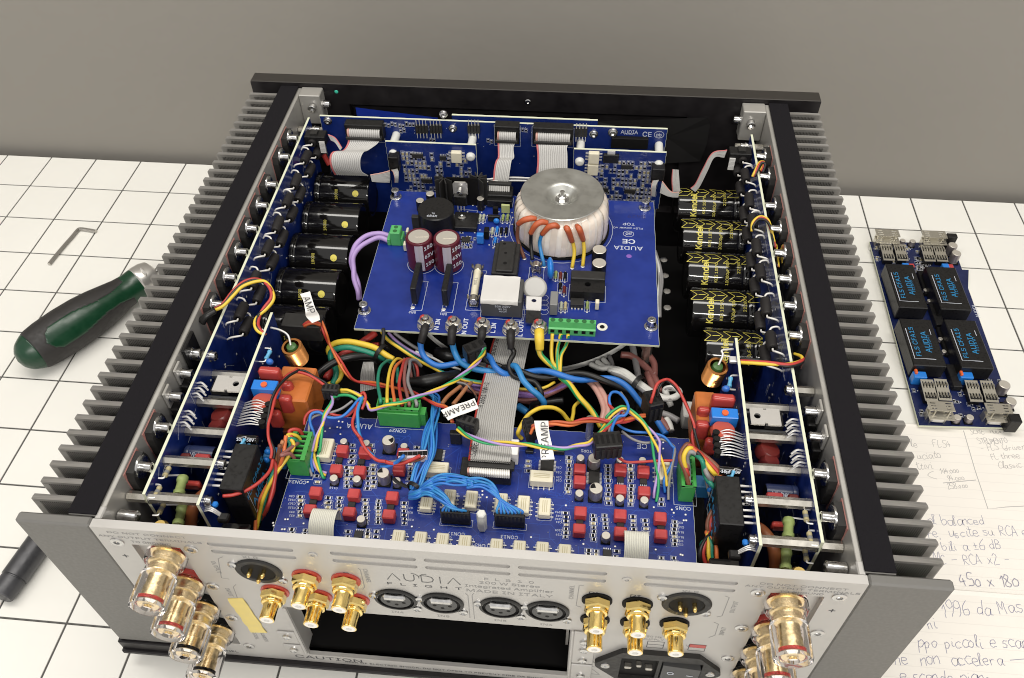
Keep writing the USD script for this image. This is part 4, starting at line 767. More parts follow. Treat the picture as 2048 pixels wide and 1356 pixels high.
g, p, e = fuse('T3', (1450, 185), (1392, 590), Z2 + 0.006, IVORY); mb = MB(); dd = (p - e) / np.linalg.norm(p - e); mb.text('T10A', 0.0020, (p + e) / 2 + [0, 0, 0.00262], -dd, np.cross(EZ, -dd), 0.0001); emit(g, 'print', mb, GINK)
fuse('T4', (410, 150), (400, 380), Z2 + 0.006, CLEAR)
# line relay with a paper label
p, r = q('T3', 1515, 300, z=Z2 + 0.0165), q('T3', 1905, 585, z=Z2 + 0.0165); lo, hi = np.minimum(p, r), np.maximum(p, r)
rl = emit(AMP, 'power_relay', MB().span((lo[0], lo[1], Z2 + 0.0006), (hi[0] + 0.002, hi[1], Z2 + 0.0163), bevel=0.0006), DGREY, label='dark grey power relay with a white paper label on top')
mb = MB(); nx = 7; xs = np.linspace(lo[0], hi[0] - 0.0005, nx); ys = [lo[1] - 0.0006, lo[1] - 0.0003, lo[1] + 0.001, (lo[1] + hi[1]) / 2, hi[1] - 0.002, hi[1] + 0.0002]; zz = [-.0030, -.0006, .0003, .0003, .0004, .0012]
v = np.array([(x, y, Z2 + 0.0166 + z + 0.0003 * math.sin(9 * i + 4 * j)) for j, (y, z) in enumerate(zip(ys, zz)) for i, x in enumerate(xs)]); f = [[j * nx + i, j * nx + i + 1, (j + 1) * nx + i + 1] for j in range(5) for i in range(nx - 1)] + [[j * nx + i, (j + 1) * nx + i + 1, (j + 1) * nx + i] for j in range(5) for i in range(nx - 1)]
mb.add(v, f); mb.add(v - [0, 0, 0.00015], np.array(f)[:, ::-1]); emit(rl, 'paper_label', mb, mat('grey_label', (0.58, 0.565, 0.54), 0.5), smooth=True)
for t, dz, h in (('30A 240V', -0.0052, 0.0016), ('5V DC', -0.0078, 0.0014), ('NO 2H', -0.0100, 0.0012)): mb = MB(); mb.text(t, h, ((lo[0] + hi[0]) / 2 + 0.002, lo[1] - 0.00005, Z2 + 0.0163 + dz), EX, EZ, 0.0001); emit(rl, 'print', mb, SILK)
sm.silk.outline((lo[0] - .0008, lo[1] - .0012), (hi[0] + .0034, hi[1] + .0008), 0.0003, (0, 0, Z2), EX, EY, 0.00006)
# long dark line filter block
p, r = q('T1', 1680, 735, z=Z2 + 0.0135), q('T1', 1850, 1085, z=Z2 + 0.0135); lo, hi = np.minimum(p, r), np.maximum(p, r)
lf = emit(AMP, 'filter_block', MB().span((lo[0] - 0.0022, lo[1] - 0.0005, Z2 + 0.0006), (hi[0] + 0.0022, hi[1], Z2 + 0.0112), bevel=0.0005).span((lo[0] + 0.0008, lo[1], Z2 + 0.0112), (hi[0] - 0.0008, hi[1] - 0.0004, Z2 + 0.0136), bevel=0.0006), CHARC)
for u, v, r_ in ((1745, 775, 0.0012), (1758, 880, 0.0011), (1752, 995, 0.0014)):
    c = q('T1', u, v, z=Z2 + 0.01362); mb = MB(); mb.lathe([(r_, 0), (0, 0)], c, EZ, 14); emit(lf, 'moulded_hole', mb, BLKM)
# regulator with bent tab and ceramic disc in front
c = q('T4', 385, 560, z=Z2 + 0.0145); TZ_ = np.array([0, -0.42, 0.907]); Xv = EX; Yv = np.array([0, 0.907, 0.42]) * 1.0
rg = group_part(AMP, 'regulator'); mb = MB(); pl = Polygon([(-.0047, -.0055), (.0047, -.0055), (.0047, -.0022), (.0051, -.0022), (.0051, .0062), (-.0051, .0062), (-.0051, -.0022), (-.0047, -.0022)]).difference(Polygon([(0.0017 * math.cos(t), 0.0035 + 0.0012 * math.sin(t)) for t in np.linspace(0, 6.28, 16)]))
up = np.array([0.0, 0.55, 0.835]); mb.prism(pl, 0.0012, c - up * 0.004, EX, up); emit(rg, 'tab', mb, mat('tin_plate', (0.72, 0.70, 0.67), 0.35, 0.7))
mb = MB(); mb.prism([(-.0050, -.0115), (.0050, -.0115), (.0050, -.0030), (-.0050, -.0030)], 0.0034, c - up * 0.004 - np.cross(EX, up) * 0.0005, EX, up); emit(rg, 'body', mb, BLK)
c2 = q('T4', 395, 430, z=Z2 + 0.0110); mb = MB(); mb.lathe([(0, -0.0018), (0.0070, -0.0018), (0.0082, -0.0008), (0.0084, 0), (0.0080, 0.0010), (0.0068, 0.0018), (0, 0.0018)], c2, (0.0, -0.45, 0.9), 26); emit(PWR, 'grey_disc', mb, mat('grey_disc', (0.42, 0.41, 0.39), 0.35), smooth=50)
# blue varistor
c = q('T4', 568, 205, z=Z2 + 0.0085); mb = MB(); mb.lathe([(0, -.0022), (0.0055, -.0020), (0.0076, -.0008), (0.0079, 0), (0.0076, .0008), (0.0055, .0020), (0, .0022)], c, (1, 0.12, 0), 24); emit(PWR, 'varistor', mb, BLUEC, smooth=60)
# square bridge
p, r = q('T4', 800, 330, z=Z2 + 0.009), q('T4', 1185, 470, z=Z2 + 0.009); c = np.array(((p[0] + r[0]) / 2, (p[1] + r[1]) / 2 + 0.001, Z2)); hw = (r[0] - p[0]) / 2
sq = Polygon([(-hw, -hw * .62), (hw, -hw * .62), (hw, hw * .62), (-hw * .55, hw * .62), (-hw, hw * .25)]).difference(Polygon([(0.0022 * math.cos(t), 0.0022 * math.sin(t) + .0005) for t in np.linspace(0, 6.28, 20)]))
mb = MB(); mb.prism(sq, 0.0078, c + [0, 0, 0.0008], EX, EY); br_ = emit(PWR, 'bridge_rectifier', mb, BLK); mb = MB(); mb.span(c + [-hw, hw * .3, 0.0008], c + [hw, hw * 1.0, 0.0110], bevel=0.0006); emit(PWR, 'bridge_heatsink', mb, CHARC)
sm.silk.outline((c[0] - hw - .0008, c[1] - hw * .62 - .0008), (c[0] + hw + .0008, c[1] + hw * .7), 0.0003, (0, 0, Z2), EX, EY, 0.00006)
for fr, u, v, r, h in (('T2', 1125, 1010, 0.0052, 0.0115), ('T2', 1122, 1162, 0.0052, 0.0115)):
    c = q(fr, u, v, z=Z2 + h); can(PWR, (c[0], c[1], Z2), r, h, BLK, CANTOP)
for fr, u, v, r, h in (('T1', 905, 210, 0.0034, 0.0095), ('T1', 790, 285, 0.0032, 0.0095), ('T1', 1475, 262, 0.0030, 0.0105)):
    c = q(fr, u, v, z=Z2 + h); can(PWR, (c[0], c[1], Z2), r, h, BLK, CANTOP)
# green screw terminals
def term(p, r, ztop, n, name, m, back, wires=()):
    lo, hi = np.minimum(p, r), np.maximum(p, r); g = group_part(AMP, name); w = hi[0] - lo[0]
    d = hi[1] - lo[1]
    mb = MB(); mb.prism([(0, 0), (-d * 1.25, 0), (-d * 1.25, 0.0052), (-d * 0.95, 0.0056), (-d * 0.72, ztop - Z2), (0, ztop - Z2)], w, (lo[0], hi[1], Z2), EY, EZ); emit(g, 'block', mb, m)
    for i in range(n):
        x = lo[0] + w * (i + .5) / n
        mb = MB(); mb.lathe([(0.0016, 0.0), (0.0015, -0.0002), (0, -0.0002)], (x, hi[1] - d * 0.38, ztop + 0.00025), EZ, 14); emit(g, 'screw_hole', mb, mat('dark_green', (0.02, 0.12, 0.03), 0.5))
        mb = MB(); mb.box((x, hi[1] - d * 1.25, Z2 + 0.0034), (0.0027, 0.0002, 0.0028)); emit(g, 'wire_entry', mb, BLKM)
    return lo, hi
lo6, hi6 = term(q('T4', 555, 765, z=Z2 + 0.0100), q('T4', 1085, 850, z=Z2 + 0.0100), Z2 + 0.0100, 6, 'screw_terminal', GREENL, 1)
p, r = q('T1', 468, 560, z=Z2 + 0.0125), q('T1', 560, 660, z=Z2 + 0.0125); lo, hi = np.minimum(p, r), np.maximum(p, r)
g = group_part(AMP, 'screw_terminal', 'green two way terminal with lilac wires'); emit(g, 'block', MB().span((lo[0], lo[1], Z2), (hi[0], hi[1], Z2 + 0.0125), bevel=0.0005).span((lo[0] - .0002, lo[1], Z2), (lo[0] - 0.0026, hi[1], Z2 + 0.0060), bevel=0.0004).span((hi[0], lo[1] + .0004, Z2), (hi[0] + 0.0015, hi[1] - .0004, Z2 + 0.0075), bevel=0.0004), GREENL)
for k in (0.27, 0.73):
    mb = MB(); mb.lathe([(0.0016, 0.0001), (0, 0.0001)], ((lo[0] + hi[0]) / 2, lo[1] + k * (hi[1] - lo[1]), Z2 + 0.0125), EZ, 14); emit(g, 'screw_hole', mb, mat('dark_green', (0.02, 0.12, 0.03), 0.5))
T2W = (lo[0] - 0.0026, (lo[1] + hi[1]) / 2)
# studs with nuts
STUD = []
for fr, u, v in (('T3', 858, 860), ('T3', 1172, 875), ('T3', 1497, 890), ('T3', 1818, 915), ('T4', 442, 910)):
    c = onp(fr, u, v); STUD.append(c); g = group_part(AMP, 'terminal_stud')
    mb = MB(); mb.lathe([(0.0058, 0.0), (0.0058, 0.0008), (0.0050, 0.0010), (0, 0.0010)], c, EZ, 20); emit(g, 'washer', mb, NICKEL, smooth=35)
    mb = MB(); mb.lathe([(0.0052, 0.0030), (0.0052, 0.0062), (0.0044, 0.0068), (0.0026, 0.0068)], c, EZ, 6, phase=0.3); mb.lathe([(0.0055, 0.0010), (0.0055, 0.0028), (0, 0.0028)], c, EZ, 18); emit(g, 'nut', mb, NICKEL, smooth=25)
    mb = MB(); mb.lathe([(0.0028, 0.0066), (0.0028, 0.0084), (0.0020, 0.0094), (0, 0.0096)], c, EZ, 14); emit(g, 'stud_end', mb, STEEL, smooth=40)
    mb = MB(); mb.sphere(c + [-0.0012, 0.0006, 0.0078], 0.0024, 1, (1, 1, 0.8)); emit(g, 'red_lacquer', mb, REDC, smooth=True)
for t, u, v in (('N IN', 985, 840), ('N OUT', 1300, 860), ('L IN', 1620, 880), ('L OUT', 1930, 890)):
    mb = MB(); mb.text(t, 0.0030, onp('T3', u, v), EY, -EX, 0.00006, True, True, 1.15); emit(PWR, 'lettering', mb, SILK)
for t, fr, u, v, h in (('TOP', 'T2', 1455, 725, 0.0028), ('FLS+ power v0', 'T2', 1445, 770, 0.0019), ('CE', 'T2', 1455, 920, 0.0046), ('AUDIA', 'T2', 1450, 995, 0.0040)):
    mb = MB(); mb.text(t, h, onp(fr, u, v), NX, NY, 0.00006, t == 'CE', True, 1.2); emit(PWR, 'lettering', mb, SILK)
c = onp('T2', 1452, 835); mb = MB(); a = np.linspace(0, 2 * np.pi, 25); mb.stroke(np.stack([.0040 * np.cos(a), .0032 * np.sin(a)], 1), 0.0003, c, EX, EY, 0.00006); mb.text('pb', 0.0028, c, NX, NY, 0.00006); mb.stroke([(-.003, -.0022), (.003, .0022)], 0.0003, c, EX, EY, 0.00006); emit(PWR, 'lead_free_mark', mb, SILK)
c = onp('T2', 1457, 1088); mb = MB(); mb.lathe([(0.0020, 0.0001), (0, 0.0001)], c, EZ, 16); emit(PWR, 'ink_dot', mb, mat('purple_dot', (0.22, 0.1, 0.42), 0.5))
c = onp('T2', 1540, 640); mb = MB(); mb.text('B429', 0.0040, c, NX, NY, 0.00005); emit(PWR, 'handwritten_number', mb, mat('faint_ink', (0.02, 0.02, 0.12), 0.5))
c = onp('T4', 1155, 870); mb = MB(); mb.lathe([(0.0016, 0.0002), (0.0036, 0.0002)], c, EZ, 24); emit(PWR, 'bare_ring', mb, mat('tinned_ring', (0.7, 0.68, 0.6), 0.5)); mb = MB(); mb.lathe([(0, 0.0001), (0.0017, 0.0001)], c, EZ, 20); mb.lathe([(0.0017, 0.0002), (0, 0.0002)], c, EZ, 20); emit(PWR, 'screw_hole', mb, BLKM)
# small parts on the power board
def resistor(fr, u, v, m, r=0.0012, L=0.0062, d=EY, z=0.0016):
    a, b = MB(), sm.lead; axial(a, b, onp(fr, u, v) + [0, 0, z], d, r, L, (0, 0, -z)); emit(PWR, 'resistor', a, m, smooth=40)
    c = onp(fr, u, v); sm.silk.outline((-.0018, -.0042), (.0018, .0042), 0.00022, c, EX, EY, 0.00006)
    for s in (-1, 1): sm.dot(c + np.asarray(d) * s * (L / 2 + .0018), EZ, 0.0008)
BEIGE = mat('beige_resistor', (0.40, 0.42, 0.33), 0.4)
for u, v, m in ((1468, 500, BEIGE), (1510, 500, BEIGE), (1730, 500, OLIVE), (1782, 500, OLIVE), (1610, 650, BEIGE), (1662, 640, BLUEC), (1710, 650, BLKM), (1765, 650, BLKM), (1640, 760, BLUEC)): resistor('T1', u, v, m)
for u, v, m in ((690, 650, BEIGE), (738, 650, TAN), (985, 645, OLIVE), (630, 300, OLIVE), (683, 310, DRED), (735, 310, BLKM), (725, 470, DRED), (680, 430, BLKM)): resistor('T4', u, v, m)
for fr, a, b, h, m in (('T1', (1435, 645), (1505, 690), 0.0085, BLUEC), ('T1', (1520, 580), (1565, 640), 0.0085, BLKM), ('T1', (1710, 322), (1805, 345), 0.0085, mat('pale_green_box', (0.42, 0.46, 0.2), 0.4)), ('T1', (1560, 440), (1690, 470), 0.006, BLK), ('T1', (1615, 345), (1672, 375), 0.007, BLKM), ('T1', (640, 590), (655, 640), 0.007, IVORY), ('T1', (610, 740), (640, 790), 0.007, IVORY), ('T4', (1080, 550), (1122, 600), 0.0075, IVORY), ('T4', (575, 460), (650, 620), 0.0110, GREYP), ('T1', (700, 440), (775, 480), 0.0150, CHARC), ('T1', (1550, 250), (1830, 300), 0.0070, BLK)):
    emit(PWR, 'film_capacitor' if m not in (BLK, BLKM, CHARC) else 'black_package', bx(fr, a, b, Z2 + h, h - 0.0006), m)
sm.soic(onp('T4', 870, 625), EX, EY, 0.0092, 0.0064, 4, 0.0040); sm.soic(onp('T1', 1310, 745), EX, EY, 0.0062, 0.0050, 4, 0.0020)
c = q('T1', 1655, 520, z=Z2 + 0.003); mb = MB(); mb.sphere(c, 0.0024, 1, (1, 0.7, 1)); emit(PWR, 'ceramic_capacitor', mb, BLUEC, smooth=True)
for k in range(46):
    u, v = rng.uniform(1200, 1420), rng.uniform(655, 830); sm.smd(onp('T1', u, v), *((EX, EY) if k % 2 else (EY, -EX)), 0.0018, 0.001) if k < 16 else sm.dot(onp('T1', rng.uniform(1200, 1840), rng.uniform(280, 830)), EZ, 0.0007)
# regulator on a finned heatsink
hs = emit(PWR, 'spiked_heatsink', MB().span(q('T1', 1085, 20, z=Z2 + 0.026) * [1, 1, 0] + [0, 0, Z2], q('T1', 1440, 40, z=Z2 + 0.026) * [1, 1, 0] + [0, 0, Z2 + 0.026]), BLKM)
for u0 in (1060, 1440):
    base = q('T1', u0, 30, z=Z2 + 0.025); mb = MB()
    for k in range(6):
        a = math.radians(-50 + 40 * k) + (math.pi if u0 < 1200 else 0); d = np.array([math.cos(a), math.sin(a), 0]); mb.box(base + d * 0.0035 - [0, 0, 0.0125], (0.0080, 0.0009, 0.025), rot_z(a))
    emit(PWR, 'spiked_fins', mb, CHARC)
c = q('T1', 1262, 150, z=Z2 + 0.0150); c[1] = q('T1', 1262, 60, z=Z2 + 0.026)[1] - 0.0018
mb = MB(); mb.prism([(-.0056, -.002), (.0056, -.002), (.0056, .0075), (.0040, .0095), (-.0040, .0095), (-.0056, .0075)], 0.0013, c + [0, 0.0010, 0.001], EX, EZ); vr = group_part(AMP, 'regulator', 'upright regulator screwed to a spiked black heatsink'); emit(vr, 'tab', mb, mat('tin_plate', (0.72, 0.70, 0.67), 0.35, 0.7))
mb = MB(); mb.box(c + [0, -0.0020, -0.0045], (0.0104, 0.0045, 0.0095), bevel=0.0006); emit(vr, 'body', mb, BLK); mb = MB(); bolt(mb, c + [0, -0.0003, 0.0052], (0, -1, 0), 0.0019, 0.005); emit(vr, 'screw', mb, STEEL, smooth=35)
mb = MB()
for k in (-1, 0, 1): mb.box(c + [k * 0.0025, -0.0025, -0.0115], (0.0010, 0.0006, 0.006))
emit(vr, 'legs', mb, SOLDER)
lv = emit(PWR, 'lying_regulator', bx('T1', (1190, 410), (1430, 600), Z2 + 0.0045, 0.0042), BLK); c = q('T1', 1265, 480, z=Z2 + 0.0046); mb = MB(); mb.lathe([(0.0034, 0), (0.0031, 0.0010), (0.0014, 0.0014), (0, 0.0006)], c, EZ, 18); emit(PWR, 'screw', mb, STEEL, smooth=40)
sm.silk.outline(*[tuple(onp('T1', *w)[:2]) for w in ((1195, 630), (1440, 400))], 0.0003, (0, 0, Z2), EX, EY, 0.00006)
for fr, a, b in (('T1', (1545, 350), (1850, 260)), ('T4', (160, 580), (245, 810))): sm.silk.outline(*[tuple(onp(fr, *w)[:2]) for w in (a, b)], 0.00025, (0, 0, Z2), EX, EY, 0.00006)
for u, v in ((275, 585), (275, 645), (275, 700), (500, 540), (500, 595), (500, 650), (500, 700)): sm.silk.stroke([(0.0028 * math.cos(t), 0.0026 * math.sin(t)) for t in np.linspace(0, 6.29, 18)], 0.00022, onp('T4', u, v), EX, EY, 0.00006)
sm.flush(PWR)

# ================================================================ FILTER CAPACITORS lying in two rows
CHEV = [(-0.0066, 0.0046), (0.0015, 0.0046), (0.0060, 0.0), (0.0015, -0.0046), (-0.0066, -0.0046), (-0.0020, 0.0), (-0.0066, 0.0046)]
def big_cap(sx, y, k):
    r, z = 0.0180, 0.105; xa, xb = sx * (0.1235 if sx > 0 else 0.1270), sx * 0.1725
    if sx > 0: xa += (0.0, 0.002, 0.004, 0.005, 0.012)[k]
    o = np.array((xa, y, z)); ax = np.array((sx, 0, 0)); L = abs(xb - xa)
    g = emit(AMP, 'filter_capacitor', MB().lathe([(0, 0.0006), (0.0155, 0.0006), (0.0168, 0.0), (0.0176, 0.0005), (r, 0.0016), (r, L - 0.006), (r * 0.96, L - 0.0045), (r, L - 0.003), (r, L - 0.0005), (r * 0.9, L), (0, L)], o, ax, 96), BLKG, smooth=35)
    def wrap(mb, s, h, xpos, ang, m=None, line=None, along=False, w=0.0004, stretch=1.0):
        """print on the can: text reads around the can, or a line figure along it"""
        if s:
            t = meshkit.text_mesh(s, h, 0.0001, h > 0.003); v = np.array(t.vertices); v[:, 0] -= (v[:, 0].min() + v[:, 0].max()) / 2; v[:, 1] -= h / 2
            t2 = trimesh.Trimesh(v, t.faces, process=False)
            v, f = trimesh.remesh.subdivide_to_size(t2.vertices, t2.faces, h * 0.9)
            a = ang + v[:, 0] * stretch / r; rr = r + 0.00008 + v[:, 2]; X = xpos - v[:, 1]          # reading upwards round the can
            mb.add(np.stack([X, y - rr * np.cos(a), z + rr * np.sin(a)], 1), f)
        else:
            p = np.asarray(line, float); p = np.vstack([np.linspace(p[i], p[i + 1], 7)[:-1] for i in range(len(p) - 1)] + [p[-1:]])
            for i in range(len(p) - 1):
                q0, q1 = p[i], p[i + 1]; d = (q1 - q0) / np.linalg.norm(q1 - q0); nn = np.array([-d[1], d[0]]) * w / 2; c4 = np.array([q0 + nn, q1 + nn, q1 - nn, q0 - nn])
                a = ang + c4[:, 1] / r; mb.add(np.stack([xpos + c4[:, 0], y - (r + .00012) * np.cos(a), z + (r + .00012) * np.sin(a)], 1), [[0, 1, 2], [0, 2, 3]])
    mb = MB()
    if sx > 0:
        wrap(mb, 'Kendeil', 0.0046, o[0] + 0.0125, math.radians(54), stretch=0.88)
        wrap(mb, 'K05 105°C', 0.0022, o[0] + 0.0205, math.radians(54), stretch=0.95); wrap(mb, '10000µF 50V' if k < 3 else '4700µF 50V', 0.0022, o[0] + 0.0285, math.radians(54), stretch=0.95); wrap(mb, '22260 1', 0.0022, o[0] + 0.0365, math.radians(72))
        p1 = emit(g, 'can_print', mb, YINK)
        mb = MB()
        for j in range(4):
            wrap(mb, None, 0, o[0] + 0.0055 + j * 0.0132, math.radians(91), line=CHEV, w=0.0004); wrap(mb, None, 0, o[0] + 0.0055 + j * 0.0132, math.radians(91), line=[(-0.0010, 0), (0.0038, 0)], w=0.0006)
        emit(g, 'chevrons', mb, YINK)
    else:
        mb = MB(); wrap(mb, '18000', 0.0022, xa - 0.0265, math.radians(38), stretch=0.9); emit(g, 'can_print', mb, YINK)
        mb = MB(); c = np.array([(0.0026 * math.cos(t), 0.0026 * math.sin(t)) for t in np.linspace(0, 6.2832, 17)]); a = math.radians(42) + c[:, 1] / r
        pts = np.stack([xa - 0.0105 + c[:, 0], y - (r + .0001) * np.cos(a), z + (r + .0001) * np.sin(a)], 1); ctr = pts.mean(0); ctr += (ctr - o) * [0, .012, .012]
        mb.add(np.vstack([pts, ctr]), [[i, (i + 1) % 17, 17] for i in range(17)]); emit(g, 'yellow_disc', mb, YINK)
        mb = MB(); wrap(mb, None, 0, xa - 0.0105, math.radians(42), line=[(-0.0012, -0.0015), (0.0, 0.0012), (0.0012, -0.0015)], w=0.0007); emit(g, 'disc_mark', mb, BLKM)
    return g
for k in range(5):
    big_cap(1, 0.3560 - 0.0388 * k, k)
    if k < 5: big_cap(-1, 0.3560 - 0.0388 * k, k)

# ================================================================ SIDE BOARDS, devices on the heat sinks
for sx in (-1, 1):
    S = 'left' if sx < 0 else 'right'
    LO = vpcb_x('output_board', sx * 0.1755, 0.0255, 0.3770, 0.032, 0.165, -sx, label=S + ' upright output board next to the heat sink')
    LI = vpcb_x('driver_board', sx * 0.1447, 0.0215, 0.1612, 0.032, 0.165, -sx, label=S + ' upright driver board')
    N = np.array((-sx, 0, 0.0)); XO = sx * (0.1755 - 0.0009); XIi = sx * (0.1447 - 0.0009); XIo = sx * (0.1447 + 0.0009)
    so, si = Small(), Small()
    # power resistors along the top of the output board, in pairs
    ys = [0.357, 0.332, 0.302, 0.279, 0.252, 0.227, 0.195, 0.166]
    for k, y in enumerate(ys):
        for j, (dz, dx, dy) in enumerate(((-0.0062, 0.0070, 0.0), (-0.0150, 0.0095, -0.0045))):
            c = np.array((XO - sx * dx, y + dy, 0.165 + dz)); d = np.array((0.0, 1, 0.06 * (-1) ** k))
            mb = MB(); mb.lathe([(0.0018, -0.0068), (0.0030, -0.0067), (0.0033, -0.0056), (0.0035, 0.0), (0.0033, 0.0056), (0.0030, 0.0067), (0.0018, 0.0068)], c, d, 14); emit(LO, 'power_resistor', mb, SLEEVE, smooth=50)
            for s in (-1, 1):
                e = c + d * s * 0.0066; w = np.array((XO, y + dy + s * 0.0112, c[2] - 0.0012))
                mb = MB(); mb.tube([e, e + [0, s * 0.0020, 0.0002], e + [sx * 0.0014, s * 0.0038, 0.0014], (e + w) / 2 + [sx * 0.0016, s * 0.0026, 0.0016], w], 0.00065, 6, 5); emit(LO, 'resistor_lead', mb, mat('white_sleeve', (0.72, 0.70, 0.66), 0.45), smooth=True)
    # traces, dots and small parts on both boards
    for k in range(60):
        y, z = nrng.uniform(0.035, 0.37), nrng.uniform(0.10, 0.160); L = nrng.uniform(0.004, 0.016); a = nrng.choice([0.9, 1.57, 2.2, 0.2])
        so.silk.stroke([(y, z), (y + L * math.cos(a), z + L * math.sin(a) * 0.8)], 0.00022, (XO + N[0] * 0.00014, 0, 0), EY if sx < 0 else EY, EZ, 0.00004) if sx < 0 else so.silk.box((XO - 0.00016, y, z), (0.00006, 0.00022 if k % 2 else L, L * 0.7 if k % 2 else 0.00022))
    for k in range(26):
        so.dot((XO + N[0] * 0.0001, nrng.uniform(0.035, 0.37), nrng.uniform(0.11, 0.160)), N, 0.0009)
        si.dot((XIi + N[0] * 0.0001, nrng.uniform(0.03, 0.155), nrng.uniform(0.11, 0.160)), N, 0.0008)
    for k in range(24):
        si.smd((XIi + N[0] * 0.0001, nrng.uniform(0.03, 0.155), nrng.uniform(0.10, 0.158)), EY, EZ if sx > 0 else -EZ, 0.002, 0.00125) if False else None
    # clusters of leads of the smaller heat sink devices
    for y0 in (0.098, 0.077):
        for k in range(3):
            for j in range(2): so.lead.tube([(XO, y0 + 0.004 * k - 0.002, 0.1615 - 0.003 * j), (XO - sx * 0.0035, y0 + 0.004 * k - 0.0024, 0.1625 - 0.003 * j), (XO - sx * 0.0062, y0 + 0.004 * k - 0.0036, 0.1602 - 0.003 * j)], 0.0006, 6, 4)
    # hex spacers between the two boards
    for y, z, tone in ((0.0975, 0.152, NICKEL), (0.0765, 0.1515, NICKEL), (0.0500, 0.1605, NICKEL), (0.0270, 0.1600, NICKEL), (0.1220, 0.148, NICKEL)):
        mb = MB(); mb.cyl((sx * 0.1745, y, z), (sx * 0.1457, y, z), 0.0029, 6, phase=0.52); emit(AMP, 'hex_spacer', mb, tone)
        if y in (0.0270, 0.05):
            mb = MB(); bolt(mb, (sx * 0.1437, y, z), N, 0.0027, 0.0026, 0.0032); emit(AMP, 'spacer_screw', mb, STEEL, smooth=35)
    for y, z in ((0.1265, 0.1600), (0.0275, 0.1585)):
        mb = MB(); mb.cyl((sx * 0.1868, y, z), (sx * 0.1764, y, z), 0.0030, 6, phase=0.52); emit(AMP, 'hex_spacer', mb, NICKEL)
        mb = MB(); bolt(mb, (XO, y, z), N, 0.0030, 0.0028, 0.0036); emit(AMP, 'spacer_screw', mb, STEEL, smooth=35)
    # transistor lying between the boards: bare tab on top
    tc_ = np.array((sx * 0.1580, 0.1085, 0.1560)); pl = Polygon([(-.0085, -.0058), (-.0010, -.0058), (-.0010, -.0046), (0.0008, -.0046), (0.0008, -.0058), (.0085, -.0058), (.0085, .0058), (.0008, .0058), (.0008, .0046), (-.0010, .0046), (-.0010, .0058), (-.0085, .0058)]).difference(Polygon([(0.0045 + .0019 * math.cos(t), .0019 * math.sin(t)) for t in np.linspace(0, 6.28, 18)]))
    g = group_part(AMP, 'bias_transistor'); mb = MB(); mb.prism(pl, 0.0013, tc_, N, np.cross(EZ, N)); emit(g, 'tab', mb, mat('tin_plate', (0.72, 0.70, 0.67), 0.35, 0.7))
    mb = MB(); mb.box(tc_ + [sx * 0.0050, 0, -0.0022], (0.0110, 0.0108, 0.0042), bevel=0.0006); emit(g, 'body', mb, BLK)
    mb = MB(); mb.box(tc_ + [0, 0.0065, -0.0130], (0.0240, 0.0016, 0.0180)); mb.box(tc_ + [0, -0.0065, -0.0100], (0.0240, 0.0016, 0.0120)); emit(g, 'clip_frame', mb, DGREY)
    # capacitors and resistors seen between the boards
    for y, z, r, L, m, off in ((0.0660, 0.1430, 0.0055, 0.017, mat('navy_sleeve', (0.02, 0.03, 0.085), 0.3), 0.012), (0.0400, 0.1360, 0.0058, 0.015, BLKG, 0.014), (0.0180 + 0.012, 0.1240, 0.0058, 0.015, BLKG, 0.014)):
        a = (XO - sx * 0.0015, y, z); g = can(AMP, a, r, L, m, BLKM, 'side_capacitor', axis=N)
        if m is BLKG or True:
            mb = MB(); an = math.radians(58); nrm = np.array((0, -math.cos(an), math.sin(an))); Yv = np.cross(nrm, -N if sx > 0 else N); mb.text('470µF 25V' if m is BLKG else 'Vishay', 0.0024, np.array(a) + N * L * 0.55 + nrm * (r + 0.0001), EX, np.cross(nrm, EX), 0.0001, True); emit(g, 'print', mb, SILK)
    for y, z, m, s in ((0.0590, 0.1505, REDB, (0.009, 0.004, 0.006)), (0.0590, 0.1500, DRED, (0.006, 0.004, 0.006)), (0.0450, 0.1450, REDC, (0.010, 0.0035, 0.006))):
        mb = MB(); o = 0.016 if m is REDB else 0.006 if m is DRED else 0.013; mb.box((XO - sx * o, y, z), s, bevel=0.0010); emit(AMP, 'film_capacitor', mb, m, smooth=40)
    for y, z, r in ((0.0930, 0.1440, 0.0070), (0.0850, 0.1440, 0.0055)):
        mb = MB(); mb.lathe([(0, -.0042), (r * .8, -.0040), (r, -.002), (r, .002), (r * .8, .0040), (0, .0042)], (sx * 0.1600, y, z), (sx * 0.3, 0.1, 1), 20); emit(AMP, 'dark_red_capacitor', mb, DRED, smooth=50)
    for y, z in ((0.0370, 0.1560), (0.0255, 0.1440)):
        mb = MB(); axial(mb, so.lead, (XO - sx * 0.0125, y, z), (sx * 0.18, 1, -0.12), 0.0030, 0.0125, (sx * 0.0115, 0, -0.002), 0.0005); emit(LO, 'green_resistor', mb, OLIVE, smooth=45)
    for y, z in ((0.0430, 0.1600), (0.0300, 0.1610), (0.0260, 0.1500)):
        mb = MB(); axial(mb, so.lead, (XO - sx * 0.0038, y, z), (sx * 0.05, 1, -0.2), 0.0014, 0.0062, (sx * 0.0030, 0, 0), 0.0005); b_ = emit(LO, 'banded_resistor', mb, TAN, smooth=45)
        mb = MB(); mb.cyl((XO - sx * 0.0038, y + 0.0004, z), (XO - sx * 0.0038, y - 0.0014, z + 0.0003), 0.00145, 10); emit(LO, 'grey_band', mb, GREYP, smooth=45)
    # thick brown speaker cable with its sleeve and brass tag
    P = [(sx * 0.1480, 0.0470, 0.1300), (sx * 0.1500, 0.0440, 0.1430), (sx * 0.1560, 0.0330, 0.1450), (sx * 0.1590, 0.0240, 0.1330), (sx * 0.1600, 0.0180, 0.1180), (sx * 0.1600, 0.0140, 0.1000)]
